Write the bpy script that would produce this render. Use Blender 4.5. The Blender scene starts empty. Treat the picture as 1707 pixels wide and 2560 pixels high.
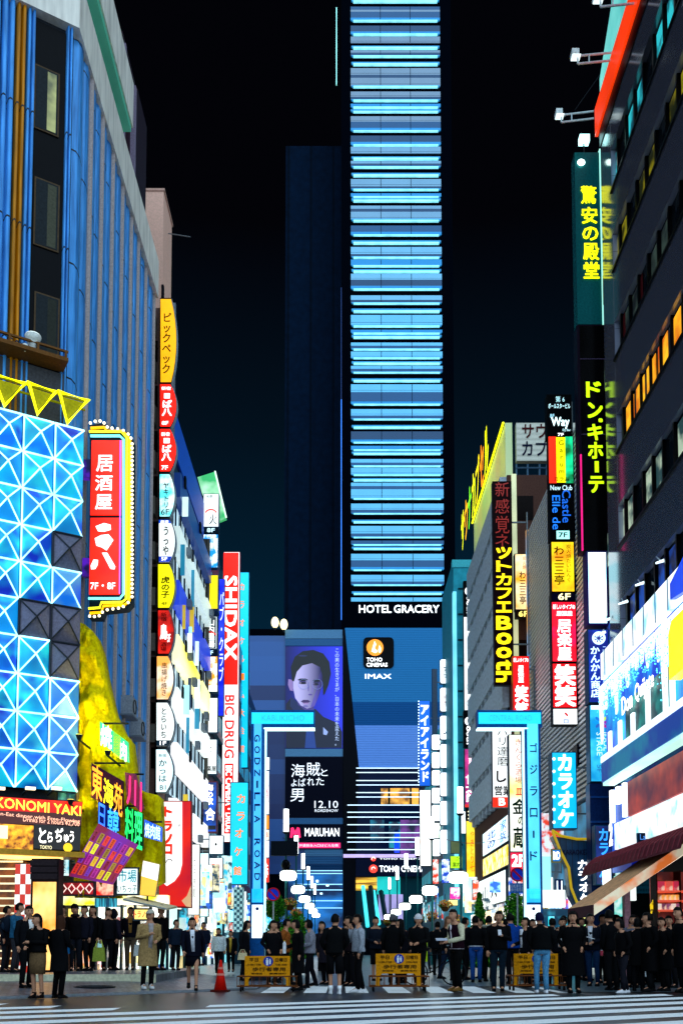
import bpy, bmesh, math, random
from mathutils import Vector, Matrix
random.seed(7)
SC = bpy.context.scene
COL = SC.collection
rad = math.radians
# ------------------------------------------------------------------ camera
F, CX, HZ, HC = 2400.0, 853.5, 2367.0, 1.0          # focal length, centre column and horizon row in photo pixels, eye height
TH = math.atan(168 / F)
CY = HZ - 168
cam = bpy.data.objects.new('camera', bpy.data.cameras.new('camera'))
COL.objects.link(cam)
cam.location = (0, 0, HC)
cam.rotation_euler = (rad(90) + TH, 0, 0)
cam.data.sensor_fit = 'VERTICAL'
cam.data.sensor_height = 36
cam.data.lens = F / 2560 * 36
cam.data.shift_y = (CY - 1280) / 2560
cam.data.clip_start = 0.1
cam.data.clip_end = 3000
SC.camera = cam
# ------------------------------------------------------------------ night sky
W = bpy.data.worlds.new('World')
SC.world = W
W.use_nodes = True
nt = W.node_tree
bg = nt.nodes['Background']
tc = nt.nodes.new('ShaderNodeTexCoord')
sx = nt.nodes.new('ShaderNodeSeparateXYZ')
rp = nt.nodes.new('ShaderNodeValToRGB')
nt.links.new(tc.outputs['Generated'], sx.inputs[0])
nt.links.new(sx.outputs['Z'], rp.inputs[0])
nt.links.new(rp.outputs[0], bg.inputs[0])
rp.color_ramp.elements[0].position = 0.0
rp.color_ramp.elements[0].color = (0.001, 0.024, 0.058, 1)
rp.color_ramp.elements[1].position = 0.62
rp.color_ramp.elements[1].color = (0.0008, 0.0009, 0.002, 1)
for p_, c_ in ((0.30, (0.001, 0.016, 0.036, 1)), (0.48, (0.001, 0.0055, 0.012, 1))):
    e = rp.color_ramp.elements.new(p_)
    e.color = c_
bg.inputs[1].default_value = 1.0
# city glow from the wide avenue behind the camera
sun = bpy.data.objects.new('sun', bpy.data.lights.new('sun', 'SUN'))
COL.objects.link(sun)
sun.data.energy = 4.0
sun.data.angle = rad(130)
sun.data.color = (0.60, 0.82, 1.0)
sd = Vector((-0.30, 0.78, -0.50))
sun.rotation_euler = sd.to_track_quat('-Z', 'Y').to_euler()
vs = SC.view_settings
vs.view_transform = 'Standard'
vs.look = 'None'
vs.exposure = 0.0
vs.gamma = 1.0
SC.cycles.use_denoising = True
SC.cycles.max_bounces = 5
SC.cycles.diffuse_bounces = 2
SC.cycles.glossy_bounces = 3
SC.cycles.sample_clamp_indirect = 6
SC.cycles.caustics_reflective = False
SC.cycles.caustics_refractive = False


# ------------------------------------------------------------------ picture measurements -> places in the street
def ray(x, y):
    u, v = (x - CX) / F, (CY - y) / F
    return Vector((u, math.cos(TH) - v * math.sin(TH), math.sin(TH) + v * math.cos(TH)))


def P(x, y, Y):
    d = ray(x, y)
    k = Y / d.y
    return Vector((d.x * k, Y, HC + d.z * k))


class Fr:
    """an upright frame: u along the face, v up, n out of the face"""
    def __init__(s, o, u):
        s.o = Vector(o)
        s.u = Vector(u).normalized()
        s.v = Vector((0, 0, 1))
        s.n = s.u.cross(s.v)

    def at(s, u, v, n=0.0):
        return s.o + s.u * u + s.v * v + s.n * n

    def px(s, x, y):
        d = ray(x, y)
        c = Vector((0, 0, HC))
        k = (s.o - c).dot(s.n) / d.dot(s.n)
        p = c + d * k - s.o
        return p.dot(s.u), p.dot(s.v)

    def rect(s, x0, y0, x1, y1):
        a = s.px((x0 + x1) / 2, (y0 + y1) / 2)
        m = (y0 + y1) / 2
        return s.px(x0, m)[0], s.px(x1, m)[0], s.px((x0 + x1) / 2, y1)[1], s.px((x0 + x1) / 2, y0)[1]


def facing(Y):
    return Fr((0, Y, 0), (1, 0, 0))


XL, XR = -8.35, 9.1
LEFT = Fr((XL, 0, 0), (0, 1, 0))
RIGHT = Fr((XR, 0, 0), (0, -1, 0))
CORNER = Fr((XL, 28.06, 0), (0.867, 0.498, 0))


# ------------------------------------------------------------------ materials
def lin(c):
    if isinstance(c, str):
        c = [int(c[i:i + 2], 16) / 255 for i in (1, 3, 5)]
        c = [v / 12.92 if v <= .04045 else ((v + .055) / 1.055) ** 2.4 for v in c]
    return tuple(c[:3])


_M = {}


def M(name, col, rough=.6, metal=0., var=.25, scale=3., bump=0., spec=.05, stretch=(1, 1, 1)):
    k = (name, col)
    if k in _M:
        return _M[k]
    m = bpy.data.materials.new(name)
    m.use_nodes = True
    t = m.node_tree
    b = t.nodes['Principled BSDF']
    c = lin(col)
    tcn = t.nodes.new('ShaderNodeTexCoord')
    mp = t.nodes.new('ShaderNodeMapping')
    mp.inputs['Scale'].default_value = [scale * v for v in stretch]
    n = t.nodes.new('ShaderNodeTexNoise')
    n.inputs['Detail'].default_value = 6
    r = t.nodes.new('ShaderNodeValToRGB')
    r.color_ramp.elements[0].position = .3
    r.color_ramp.elements[1].position = .72
    r.color_ramp.elements[0].color = [v * (1 - var) for v in c] + [1]
    r.color_ramp.elements[1].color = [min(1, v * (1 + var * .6)) for v in c] + [1]
    t.links.new(tcn.outputs['Object'], mp.inputs[0])
    t.links.new(mp.outputs[0], n.inputs['Vector'])
    t.links.new(n.outputs[0], r.inputs[0])
    t.links.new(r.outputs[0], b.inputs['Base Color'])
    b.inputs['Roughness'].default_value = rough
    b.inputs['Metallic'].default_value = metal
    b.inputs['Specular IOR Level'].default_value = spec
    if bump:
        bp = t.nodes.new('ShaderNodeBump')
        bp.inputs['Strength'].default_value = bump
        bp.inputs['Distance'].default_value = .02
        t.links.new(n.outputs[0], bp.inputs['Height'])
        t.links.new(bp.outputs[0], b.inputs['Normal'])
    _M[k] = m
    return m


def E(col, s=1.3, var=.18, scale=1.2, light=True):
    """something that gives off light: lamp glass, a backlit panel, a neon tube"""
    k = ('E', col, s, var, scale, light)
    if k in _M:
        return _M[k]
    m = bpy.data.materials.new('lit_' + ('panel' if light else 'letter'))
    m.use_nodes = True
    t = m.node_tree
    b = t.nodes['Principled BSDF']
    c = lin(col)
    b.inputs['Base Color'].default_value = [min(.8, v) for v in c] + [1]
    b.inputs['Roughness'].default_value = .35
    b.inputs['Emission Color'].default_value = list(c) + [1]
    b.inputs['Emission Strength'].default_value = s
    if var:
        tcn = t.nodes.new('ShaderNodeTexCoord')
        n = t.nodes.new('ShaderNodeTexNoise')
        n.inputs['Scale'].default_value = scale
        n.inputs['Detail'].default_value = 2
        mr = t.nodes.new('ShaderNodeMapRange')
        mr.inputs['From Min'].default_value = .3
        mr.inputs['From Max'].default_value = .7
        mr.inputs['To Min'].default_value = s * (1 - var)
        mr.inputs['To Max'].default_value = s * (1 + var)
        t.links.new(tcn.outputs['Object'], n.inputs['Vector'])
        t.links.new(n.outputs[0], mr.inputs[0])
        t.links.new(mr.outputs[0], b.inputs['Emission Strength'])
    if not light:
        m.cycles.emission_sampling = 'NONE'
    _M[k] = m
    return m


def emix(a, b_, s=1.3, scale=1.5, lo=.42, hi=.58, stretch=(1, 1, 1), detail=3):
    """a backlit print: two colours in soft blotches"""
    k = ('X', a, b_, s, scale, lo, hi, stretch)
    if k in _M:
        return _M[k]
    m = bpy.data.materials.new('lit_print')
    m.use_nodes = True
    t = m.node_tree
    b = t.nodes['Principled BSDF']
    tcn = t.nodes.new('ShaderNodeTexCoord')
    mp = t.nodes.new('ShaderNodeMapping')
    mp.inputs['Scale'].default_value = [scale * v for v in stretch]
    n = t.nodes.new('ShaderNodeTexNoise')
    n.inputs['Detail'].default_value = detail
    n.inputs['Scale'].default_value = 1
    r = t.nodes.new('ShaderNodeValToRGB')
    r.color_ramp.elements[0].position = lo
    r.color_ramp.elements[1].position = hi
    r.color_ramp.elements[0].color = list(lin(a)) + [1]
    r.color_ramp.elements[1].color = list(lin(b_)) + [1]
    t.links.new(tcn.outputs['Object'], mp.inputs[0])
    t.links.new(mp.outputs[0], n.inputs['Vector'])
    t.links.new(n.outputs[0], r.inputs[0])
    t.links.new(r.outputs[0], b.inputs['Emission Color'])
    t.links.new(r.outputs[0], b.inputs['Base Color'])
    b.inputs['Emission Strength'].default_value = s
    _M[k] = m
    return m


def egrad(a, b_, x0, x1, s=.8):
    k = ('G', a, b_, x0, x1, s)
    if k in _M:
        return _M[k]
    m = emix(a, b_, s, 1.0, .0, 1.0)
    m = m.copy()
    t = m.node_tree
    tcn = [n for n in t.nodes if n.type == 'TEX_COORD'][0]
    rmp = [n for n in t.nodes if n.type == 'VALTORGB'][0]
    sx_ = t.nodes.new('ShaderNodeSeparateXYZ')
    mr = t.nodes.new('ShaderNodeMapRange')
    mr.inputs['From Min'].default_value, mr.inputs['From Max'].default_value = x0, x1
    t.links.new(tcn.outputs['Object'], sx_.inputs[0])
    t.links.new(sx_.outputs['X'], mr.inputs[0])
    t.links.new(mr.outputs[0], rmp.inputs[0])
    _M[k] = m
    return m


def T(col, s=1.6):
    return E(col, s, 0, 1, False)


def INK(col):
    return M('ink', col, .5, 0, .05)


def nodes_of(m):
    return m.node_tree.nodes, m.node_tree.links, m.node_tree.nodes['Principled BSDF']


DARK = M('dark_metal', '#1c2026', .5, .3)
STEEL = M('grey_steel', '#7c858c', .45, .6)
CASE = M('sign_casing', '#3a4652', .5, .3)
CASEB = M('blue_casing', '#124a6a', .45, .3)
BLACK = M('black_paint', '#07080a', .45)


# ------------------------------------------------------------------ mesh building
class MB:
    def __init__(s):
        s.v, s.f, s.m = [], [], []

    def add(s, vs, fs, m=0):
        o = len(s.v)
        s.v += [Vector(p) for p in vs]
        for f in fs:
            s.f.append([i + o for i in f])
            s.m.append(m)
        return s

    def box(s, fr, u0, u1, v0, v1, n0=0, n1=.1, m=0):
        c = [fr.at(u, v, n) for n in (n0, n1) for v in (v0, v1) for u in (u0, u1)]
        return s.add(c, [(0, 2, 3, 1), (4, 5, 7, 6), (0, 1, 5, 4), (2, 6, 7, 3), (0, 4, 6, 2), (1, 3, 7, 5)], m)

    def wbox(s, x0, x1, y0, y1, z0, z1, m=0):
        return s.box(facing(0), x0, x1, z0, z1, -y1, -y0, m)

    def poly(s, fr, pts, n0=0, n1=.1, m=0):
        k = len(pts)
        vs = [fr.at(u, v, n1) for u, v in pts] + [fr.at(u, v, n0) for u, v in pts]
        area = sum(pts[i][0] * pts[(i + 1) % k][1] - pts[(i + 1) % k][0] * pts[i][1] for i in range(k))
        idx = list(range(k)) if area > 0 else list(range(k))[::-1]
        s.add(vs, [idx, [i + k for i in idx[::-1]]] + [(idx[i - 1] + k, idx[i] + k, idx[i], idx[i - 1]) for i in range(k)], m)
        return s

    def tube(s, pts, r, seg=6, m=0, closed=False):
        pts = [Vector(p) for p in pts]
        rs = r if isinstance(r, (list, tuple)) else [r] * len(pts)
        vs, n = [], len(pts)
        ref = None
        for i, p in enumerate(pts):
            d = (pts[(i + 1) % n] - pts[i - 1]) if closed else (pts[min(i + 1, n - 1)] - pts[max(i - 1, 0)])
            d.normalize()
            if ref is None:
                ref = Vector((0, 0, 1)) if abs(d.z) < .9 else Vector((0, 1, 0))
            a = d.cross(ref)
            if a.length < 1e-4:
                a = d.cross(Vector((1, 0, 0)))
            a.normalize()
            b = a.cross(d)
            ref = b
            vs += [p + (a * math.cos(t) + b * math.sin(t)) * rs[i] for t in [2 * math.pi * q / seg for q in range(seg)]]
        fs = []
        for i in range(n if closed else n - 1):
            j = (i + 1) % n
            fs += [(i * seg + q, i * seg + (q + 1) % seg, j * seg + (q + 1) % seg, j * seg + q) for q in range(seg)]
        if not closed:
            fs += [list(range(seg))[::-1], [(n - 1) * seg + q for q in range(seg)]]
        return s.add(vs, fs, m)

    def ball(s, c, rx, ry=None, rz=None, seg=12, rings=8, m=0, fn=None, keep=None):
        ry, rz = ry or rx, rz or rx
        c = Vector(c)
        vs = [Vector((0, 0, 1))]
        for i in range(1, rings):
            t = math.pi * i / rings
            vs += [Vector((math.sin(t) * math.cos(2 * math.pi * q / seg), math.sin(t) * math.sin(2 * math.pi * q / seg), math.cos(t))) for q in range(seg)]
        vs.append(Vector((0, 0, -1)))
        fs = [(0, 1 + q, 1 + (q + 1) % seg) for q in range(seg)]
        for i in range(rings - 2):
            a, b = 1 + i * seg, 1 + (i + 1) * seg
            fs += [(a + q, b + q, b + (q + 1) % seg, a + (q + 1) % seg) for q in range(seg)]
        a, l = 1 + (rings - 2) * seg, len(vs) - 1
        fs += [(a + q, l, a + (q + 1) % seg) for q in range(seg)]
        if keep:
            fs = [f for f in fs if all(keep(vs[i]) for i in f)]
        out = [fn(p.copy()) if fn else p for p in vs]
        return s.add([c + Vector((p.x * rx, p.y * ry, p.z * rz)) for p in out], fs, m)

    def loft(s, rings, seg=12, m=0, caps=True):
        """rings of (centre, rx, ry)"""
        vs = []
        for c, rx, ry in rings:
            c = Vector(c)
            vs += [c + Vector((rx * math.cos(2 * math.pi * q / seg), ry * math.sin(2 * math.pi * q / seg), 0)) for q in range(seg)]
        fs = []
        for i in range(len(rings) - 1):
            fs += [(i * seg + q, i * seg + (q + 1) % seg, (i + 1) * seg + (q + 1) % seg, (i + 1) * seg + q) for q in range(seg)]
        if caps:
            fs += [list(range(seg))[::-1], [(len(rings) - 1) * seg + q for q in range(seg)]]
        return s.add(vs, fs, m)

    def disc(s, fr, u, v, r, n0, n1, seg=24, m=0):
        return s.poly(fr, [(u + r * math.cos(2 * math.pi * i / seg), v + r * math.sin(2 * math.pi * i / seg)) for i in range(seg)], n0, n1, m)

    def build(s, name, mats, parent=None, smooth=False):
        me = bpy.data.meshes.new(name)
        o = bpy.data.objects.new(name, me)
        off = Vector((0, 0, 0))
        if parent is not None:
            r = parent
            while r.parent:
                r = r.parent
            off = r.location
            o.parent = parent
        me.from_pydata([p - off for p in s.v], [], s.f)
        for mm in (mats if isinstance(mats, (list, tuple)) else [mats]):
            me.materials.append(mm)
        for pl, mi in zip(me.polygons, s.m):
            pl.material_index = mi
            pl.use_smooth = smooth
        me.update()
        COL.objects.link(o)
        return o


_TX = {}


def textmesh(body, bold):
    k = body
    if k not in _TX:
        c = bpy.data.curves.new('lettering', 'FONT')
        c.body = body
        c.resolution_u = 2
        c.align_x = 'CENTER'
        c.space_line = .98
        o = bpy.data.objects.new('lettering', c)
        me = bpy.data.meshes.new_from_object(o)
        vs = [v.co.copy() for v in me.vertices]
        fs = [list(p.vertices) for p in me.polygons]
        bpy.data.objects.remove(o)
        bpy.data.curves.remove(c)
        bpy.data.meshes.remove(me)
        _TX[k] = (vs, fs)
    return _TX[k]


def lettering(mb, fr, body, u0, u1, v0, v1, n, mode='h', bold=.02, m=0, skew=0):
    """real lettering filling a rectangle of a face, a few millimetres proud of it"""
    if mode == 'v':
        body = '\n'.join(body.replace('ー', '｜'))
    vs, fs = textmesh(body, bold)
    if not vs:
        return mb
    if mode == 'r':
        vs = [Vector((p.y, -p.x, 0)) for p in vs]
    xs, ys = [p.x for p in vs], [p.y for p in vs]
    x0, x1, y0, y1 = min(xs), max(xs), min(ys), max(ys)
    bold *= .42
    bx, by = min(bold * (u1 - u0) / max(x1 - x0, .05), (u1 - u0) * .22), min(bold * (v1 - v0) / max(y1 - y0, .05), (v1 - v0) * .22)
    for i, (dx, dy) in enumerate(((0, 0),) if bold <= .005 else ((0, 0), (bx, by), (-bx, by), (bx, -by), (-bx, -by))):
        pts = []
        for p in vs:
            a, b = (p.x - x0) / max(x1 - x0, 1e-6), (p.y - y0) / max(y1 - y0, 1e-6)
            pts.append(fr.at(u0 + bx + (u1 - u0 - 2 * bx) * a + dx, v0 + by + (v1 - v0 - 2 * by) * b + skew * a + dy, n + i * .0015))
        mb.add(pts, fs, m)
    return mb


# ------------------------------------------------------------------ things and parts
def tag(o, label, cat, group=None, kind='thing'):
    o['label'], o['category'], o['kind'] = label, cat, kind
    if group:
        o['group'] = group
    return o


def thing(name, label, cat, loc=(0, 0, 0), group=None):
    o = bpy.data.objects.new(name, None)
    o.location = loc
    o.empty_display_size = .2
    COL.objects.link(o)
    return tag(o, label, cat, group)


def struct(o):
    o['kind'] = 'structure'
    return o


def sign(label, rect, Y, face, texts=(), depth=.28, case=CASE, rim=.05, name='hanging_sign', group=None, side=None, bands=(), fr=None, back=True):
    """a lightbox facing down the street: casing, lit face, coloured bands, lettering, bracket to the wall on its side"""
    fr = fr or facing(Y)
    u0, u1, v0, v1 = fr.rect(*rect)
    root = thing(name, label, 'sign', fr.at((u0 + u1) / 2, v0, 0), group)
    rm = min(rim, (u1 - u0) * .12)
    MB().box(fr, u0, u1, v0, v1, -depth, 0).build('casing', case, root)
    MB().box(fr, u0 + rm, u1 - rm, v0 + rm, v1 - rm, -.02, .012).build('face_panel', face, root)
    w, h = u1 - u0, v1 - v0
    def R(q):
        return u0 + w * q[0], u0 + w * q[2], v1 - h * q[3], v1 - h * q[1]
    for q, mt in bands:
        MB().box(fr, *R(q), .0, .018).build('colour_band', mt, root)
    for t in texts:
        body, q, mt = t[:3]
        mode = t[3] if len(t) > 3 else 'h'
        bold = t[4] if len(t) > 4 else .02
        lettering(MB(), fr, body, *R(q), .024, mode, bold).build('lettering', mt, root)
    if side:
        xs = fr.at(u0 if side == 'l' else u1, 0).x
        xe = XL if side == 'l' else XR
        if abs(xe - xs) > .02:
            mb = MB()
            for z in (v0 + h * .2, v0 + h * .8):
                mb.wbox(min(xs, xe), max(xs, xe), Y + .08, Y + .16, z - .03, z + .03)
            mb.wbox(max(xs, xe) - .05 if side == 'r' else min(xs, xe), max(xs, xe) if side == 'r' else min(xs, xe) + .05, Y + .06, Y + .18, v0 + h * .15, v0 + h * .85)
            mb.build('bracket', STEEL, root)
    return root
from mathutils import noise as NZ
# ================================================================== GROUND
K0, KD = Vector((-6.56, 18.46)), Vector((.749, .663))


def gz(X, Y, plat=True):
    s = -(X - K0.x) * KD.y + (Y - K0.y) * KD.x
    if s < 0 or X > -2:
        return 0.0
    if X < -4.55 and Y > 23.7 and plat:
        return .3
    w = max(0, min(1, (-X - 3.4) / 1.4))
    return .02 + .045 * min(s, 3) * w


def brick_mat(name, c1, c2, mortar, scale, rough=.5, rot=0.):
    m = bpy.data.materials.new(name)
    m.use_nodes = True
    N, L, b = nodes_of(m)
    t = N.new('ShaderNodeTexCoord')
    mp = N.new('ShaderNodeMapping')
    mp.inputs['Rotation'].default_value = (0, 0, rot)
    br = N.new('ShaderNodeTexBrick')
    br.inputs['Color1'].default_value = list(lin(c1)) + [1]
    br.inputs['Color2'].default_value = list(lin(c2)) + [1]
    br.inputs['Mortar'].default_value = list(lin(mortar)) + [1]
    br.inputs['Scale'].default_value = scale
    br.inputs['Mortar Size'].default_value = .03
    n = N.new('ShaderNodeTexNoise')
    n.inputs['Scale'].default_value = 1.3
    n.inputs['Detail'].default_value = 5
    mx = N.new('ShaderNodeMix')
    mx.data_type = 'RGBA'
    mx.blend_type = 'MULTIPLY'
    mx.inputs[0].default_value = .7
    L.new(t.outputs['Object'], mp.inputs[0])
    L.new(mp.outputs[0], br.inputs['Vector'])
    L.new(t.outputs['Object'], n.inputs['Vector'])
    L.new(br.outputs[0], mx.inputs[6])
    L.new(n.outputs[0], mx.inputs[7])
    L.new(mx.outputs[2], b.inputs['Base Color'])
    bp = N.new('ShaderNodeBump')
    bp.inputs['Strength'].default_value = .4
    bp.inputs['Distance'].default_value = .01
    L.new(br.outputs['Fac'], bp.inputs['Height'])
    bp.invert = True
    L.new(bp.outputs[0], b.inputs['Normal'])
    b.inputs['Roughness'].default_value = rough
    b.inputs['Specular IOR Level'].default_value = .3 if rough < .55 else .03
    return m


ASPHALT = M('asphalt', '#12161c', .38, 0, .75, .9, .12, .5)
mb = MB()
mb.add([(-700, -30, 0), (700, -30, 0), (700, 1500, 0), (-700, 1500, 0)], [(0, 1, 2, 3)])
struct(mb.build('road', ASPHALT))

PAINT = M('road_paint', '#f6f8fa', .5, 0, .15, 6, .1)
pnd, plk, pb = nodes_of(PAINT)
src_ = pb.inputs['Base Color'].links[0].from_socket
n1, n2, cr, mx_ = pnd.new('ShaderNodeTexNoise'), pnd.new('ShaderNodeTexCoord'), pnd.new('ShaderNodeValToRGB'), pnd.new('ShaderNodeMix')
n1.inputs['Scale'].default_value = 7
n1.inputs['Detail'].default_value = 9
n1.inputs['Roughness'].default_value = .75
cr.color_ramp.elements[0].position, cr.color_ramp.elements[1].position = .31, .41
mx_.data_type = 'RGBA'
mx_.inputs[6].default_value = (.03, .035, .04, 1)
plk.new(n2.outputs['Object'], n1.inputs['Vector'])
plk.new(n1.outputs[0], cr.inputs[0])
plk.new(cr.outputs[0], mx_.inputs[0])
plk.new(src_, mx_.inputs[7])
plk.new(mx_.outputs[2], pb.inputs['Base Color'])
mb = MB()
zone = [(-100, 2507), (345, 2524), (720, 2504), (1100, 2487.5), (1900, 2486), (1900, 2640), (-100, 2640)]


def inside(x, y, pg):
    c = False
    for i in range(len(pg)):
        (x1, y1), (x2, y2) = pg[i - 1], pg[i]
        if (y1 > y) != (y2 > y) and x < (x2 - x1) * (y - y1) / (y2 - y1) + x1:
            c = not c
    return c


def ground_px(X, Y):
    return CX + F * X / (Y * 1.0), HZ + F * HC / Y


zg = []
for x, y in zone:
    Yg = F * HC / (y - HZ)
    zg.append(((x - CX) / F * Yg, Yg))
sl = .56
for i in range(-6, 20):
    y0 = 9.9 + i * 1.22
    run = None
    xs = [q * .05 for q in range(-260, 280)]
    for X in xs:
        ok = inside(X, y0 + sl * X + .3, zg)
        if ok and run is None:
            run = X
        if (not ok or X == xs[-1]) and run is not None:
            if X - run > .3:
                mb.add([(run, y0 + sl * run, .004), (X, y0 + sl * X, .004), (X, y0 + sl * X + .64, .004), (run, y0 + sl * run + .64, .004)], [(0, 1, 2, 3)])
            run = None
for i in range(8):                                    # second crossing over the mouth of the pedestrian street
    X = -1.75 + i * .92
    mb.add([(X, 20.9, .004), (X + .5, 20.9, .004), (X + .5, 24.3, .004), (X, 24.3, .004)], [(0, 1, 2, 3)])
struct(mb.build('road_marking', PAINT))

PAVE = brick_mat('paver_brick', '#8d909e', '#4a4e5c', '#15181e', 2.3, .36, .5)
mb = MB()
nx, ny = 60, 46
vs_, ok_ = [], []
for j in range(ny + 1):
    for i in range(nx + 1):
        X = -16 + 14 * i / nx
        Yk = K0.y + (X - K0.x) * KD.y / KD.x
        Y = Yk + (31 - Yk) * (j / ny) ** 1.4
        vs_.append((X, Y, gz(X, Y, False) + .006))
mb.add(vs_, [(j * (nx + 1) + i, j * (nx + 1) + i + 1, (j + 1) * (nx + 1) + i + 1, (j + 1) * (nx + 1) + i) for j in range(ny) for i in range(nx)])
struct(mb.build('sidewalk', PAVE))
mb = MB()
mb.tube([(K0.x - 9 * KD.x, K0.y - 9 * KD.y, -.02), (-2.0, K0.y + 4.56 * KD.y / KD.x, -.02)], .075, 8)
struct(mb.build('kerb', M('kerb_stone', '#6a6e74', .6)))
mb = MB().wbox(-16, -4.55, 23.58, 23.72, .0, .325)
struct(MB().wbox(-16, -4.55, 23.722, 31, .0, .312).build('pavement_platform', PAVE))
struct(mb.build('platform_edge', M('pale_stone', '#c9c6a8', .5)))
STREET = brick_mat('street_tile', '#8fa3ad', '#5d7480', '#2b3a42', 2.4, .3)
mb = MB().add([(-3.8, 24.4, .008), (XR + 3, 24.4, .008), (XR + 3, 118, .008), (-3.8, 118, .008)], [(0, 1, 2, 3)])
mb.add([(-9, 31, .009), (-3.8, 31, .009), (-3.8, 118, .009), (-9, 118, .009)], [(0, 1, 2, 3)])
struct(mb.build('street_paving', STREET))
mb = MB().add([(4.9, 21.2, .013), (16, 21.2, .013), (16, 34, .013), (4.9, 34, .013)], [(0, 1, 2, 3)])
struct(mb.build('sidewalk', brick_mat('walk_tile', '#6f8794', '#4f6672', '#26323a', 5, .3)))
p = P(240, 2470, 1)
Ym = 21.6
mh = thing('manhole_cover', 'round iron manhole cover set in the brick pavement in front of the crowd', 'manhole cover', (-5.52, Ym, .11))
mb = MB()
mb.loft([((-5.52, Ym, .08), .46, .46), ((-5.52, Ym, gz(-5.52, Ym) + .02), .46, .46)], 28)
mb.build('lid', M('cast_iron', '#1a1c20', .45, .5), mh)
mb = MB()
for r in (.15, .28, .40):
    mb.tube([(-5.52 + r * math.cos(a * .26), Ym + r * math.sin(a * .26), gz(-5.52, Ym) + .022) for a in range(24)], .012, 4, closed=True)
mb.build('raised_ring', M('cast_iron', '#2a2c30', .45, .5), mh)

# ================================================================== CINEMA AND HOTEL TOWER AT THE STREET'S END
YP, YT = 115.0, 121.0
fp, ft = facing(YP), facing(YT)
tw = thing('hotel_tower', 'tall dark hotel tower striped with glowing blue bands closing the street', 'tower', (2.0, YT, 0))
u0, u1, v0, v1 = ft.rect(853, 0, 1135, 1600)
uL, uR = ft.px(853, 1000)[0], ft.px(1134, 1000)[0]
TBODY = M('tower_cladding', '#03060e', .9, spec=0.)
MB().box(ft, uL, uR, 0, 150, -30, 0).build('tower_shaft', TBODY, tw)
fw = facing(127.0)
wl, wr = fw.px(712, 1000)[0], fw.px(856, 1000)[0]
WING = brick_mat('wing_cladding', '#041a32', '#05203c', '#031426', .16, .8)
MB().box(fw, wl, wr, 0, fw.px(712, 365)[1], -24, 0).build('side_wing', WING, tw)
L_ = E('#38d4ff', 1.25, .12, .4)
PANELS = {'A': [E('#6aa6c8', .46, .12, .3), E('#58a8d4', .5, .12, .3)], 'M': [E('#1484c4', .5, .1, .3)], 'D': [E('#123c62', .5, .1, .3), E('#0c4674', .6, .1, .3)]}  # panel glow stands in for light cast by the LED strips
LEDM = [E('#2288c0', .55, .2, .5), E('#8ceaff', 1.1, .25, .8)]
bands = [(5, 28, 'L'), (58, 82, 'D'), (82, 97, 'A'), (97, 143, 'D'), (143, 163, 'M'), (163, 175, 'L'), (205, 250, 'D'), (250, 268, 'M'), (268, 281, 'L'), (289, 336, 'A'),
         (365, 387, 'L'), (395, 413, 'A'), (413, 437, 'D'), (437, 450, 'L'), (490, 514, 'L'), (533, 585, 'A'), (585, 608, 'D'), (608, 670, 'A'), (670, 685, 'L'),
         (714, 755, 'A'), (755, 778, 'D'), (778, 792, 'L'), (808, 832, 'M'), (832, 845, 'L'), (852, 865, 'M'), (865, 878, 'L'), (905, 947, 'A'), (947, 995, 'D'), (995, 1015, 'M'),
         (1015, 1026, 'L'), (1055, 1103, 'D'), (1103, 1123, 'M'), (1123, 1135, 'L'), (1140, 1190, 'A'), (1220, 1243, 'L'), (1250, 1270, 'A'), (1270, 1292, 'D'), (1292, 1307, 'L'),
         (1347, 1373, 'L'), (1390, 1447, 'A'), (1447, 1467, 'D'), (1467, 1480, 'L'), (1500, 1523, 'M'), (1523, 1536, 'L'), (1543, 1568, 'L'), (1596, 1620, 'A'), (1620, 1643, 'D'),
         (1643, 1700, 'A'), (1700, 1722, 'L'), (1750, 1798, 'D'), (1798, 1820, 'M'), (1820, 1830, 'L'), (1868, 1895, 'L'), (1915, 1970, 'A'), (1970, 1990, 'D'), (1990, 2005, 'L'),
         (2012, 2055, 'M'), (2055, 2070, 'L'), (2090, 2115, 'L'), (2122, 2168, 'A'), (2168, 2215, 'D'), (2215, 2235, 'M'), (2235, 2250, 'L')]
bands = [(a / 3.094, b / 3.094, t) for a, b, t in bands]
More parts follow.
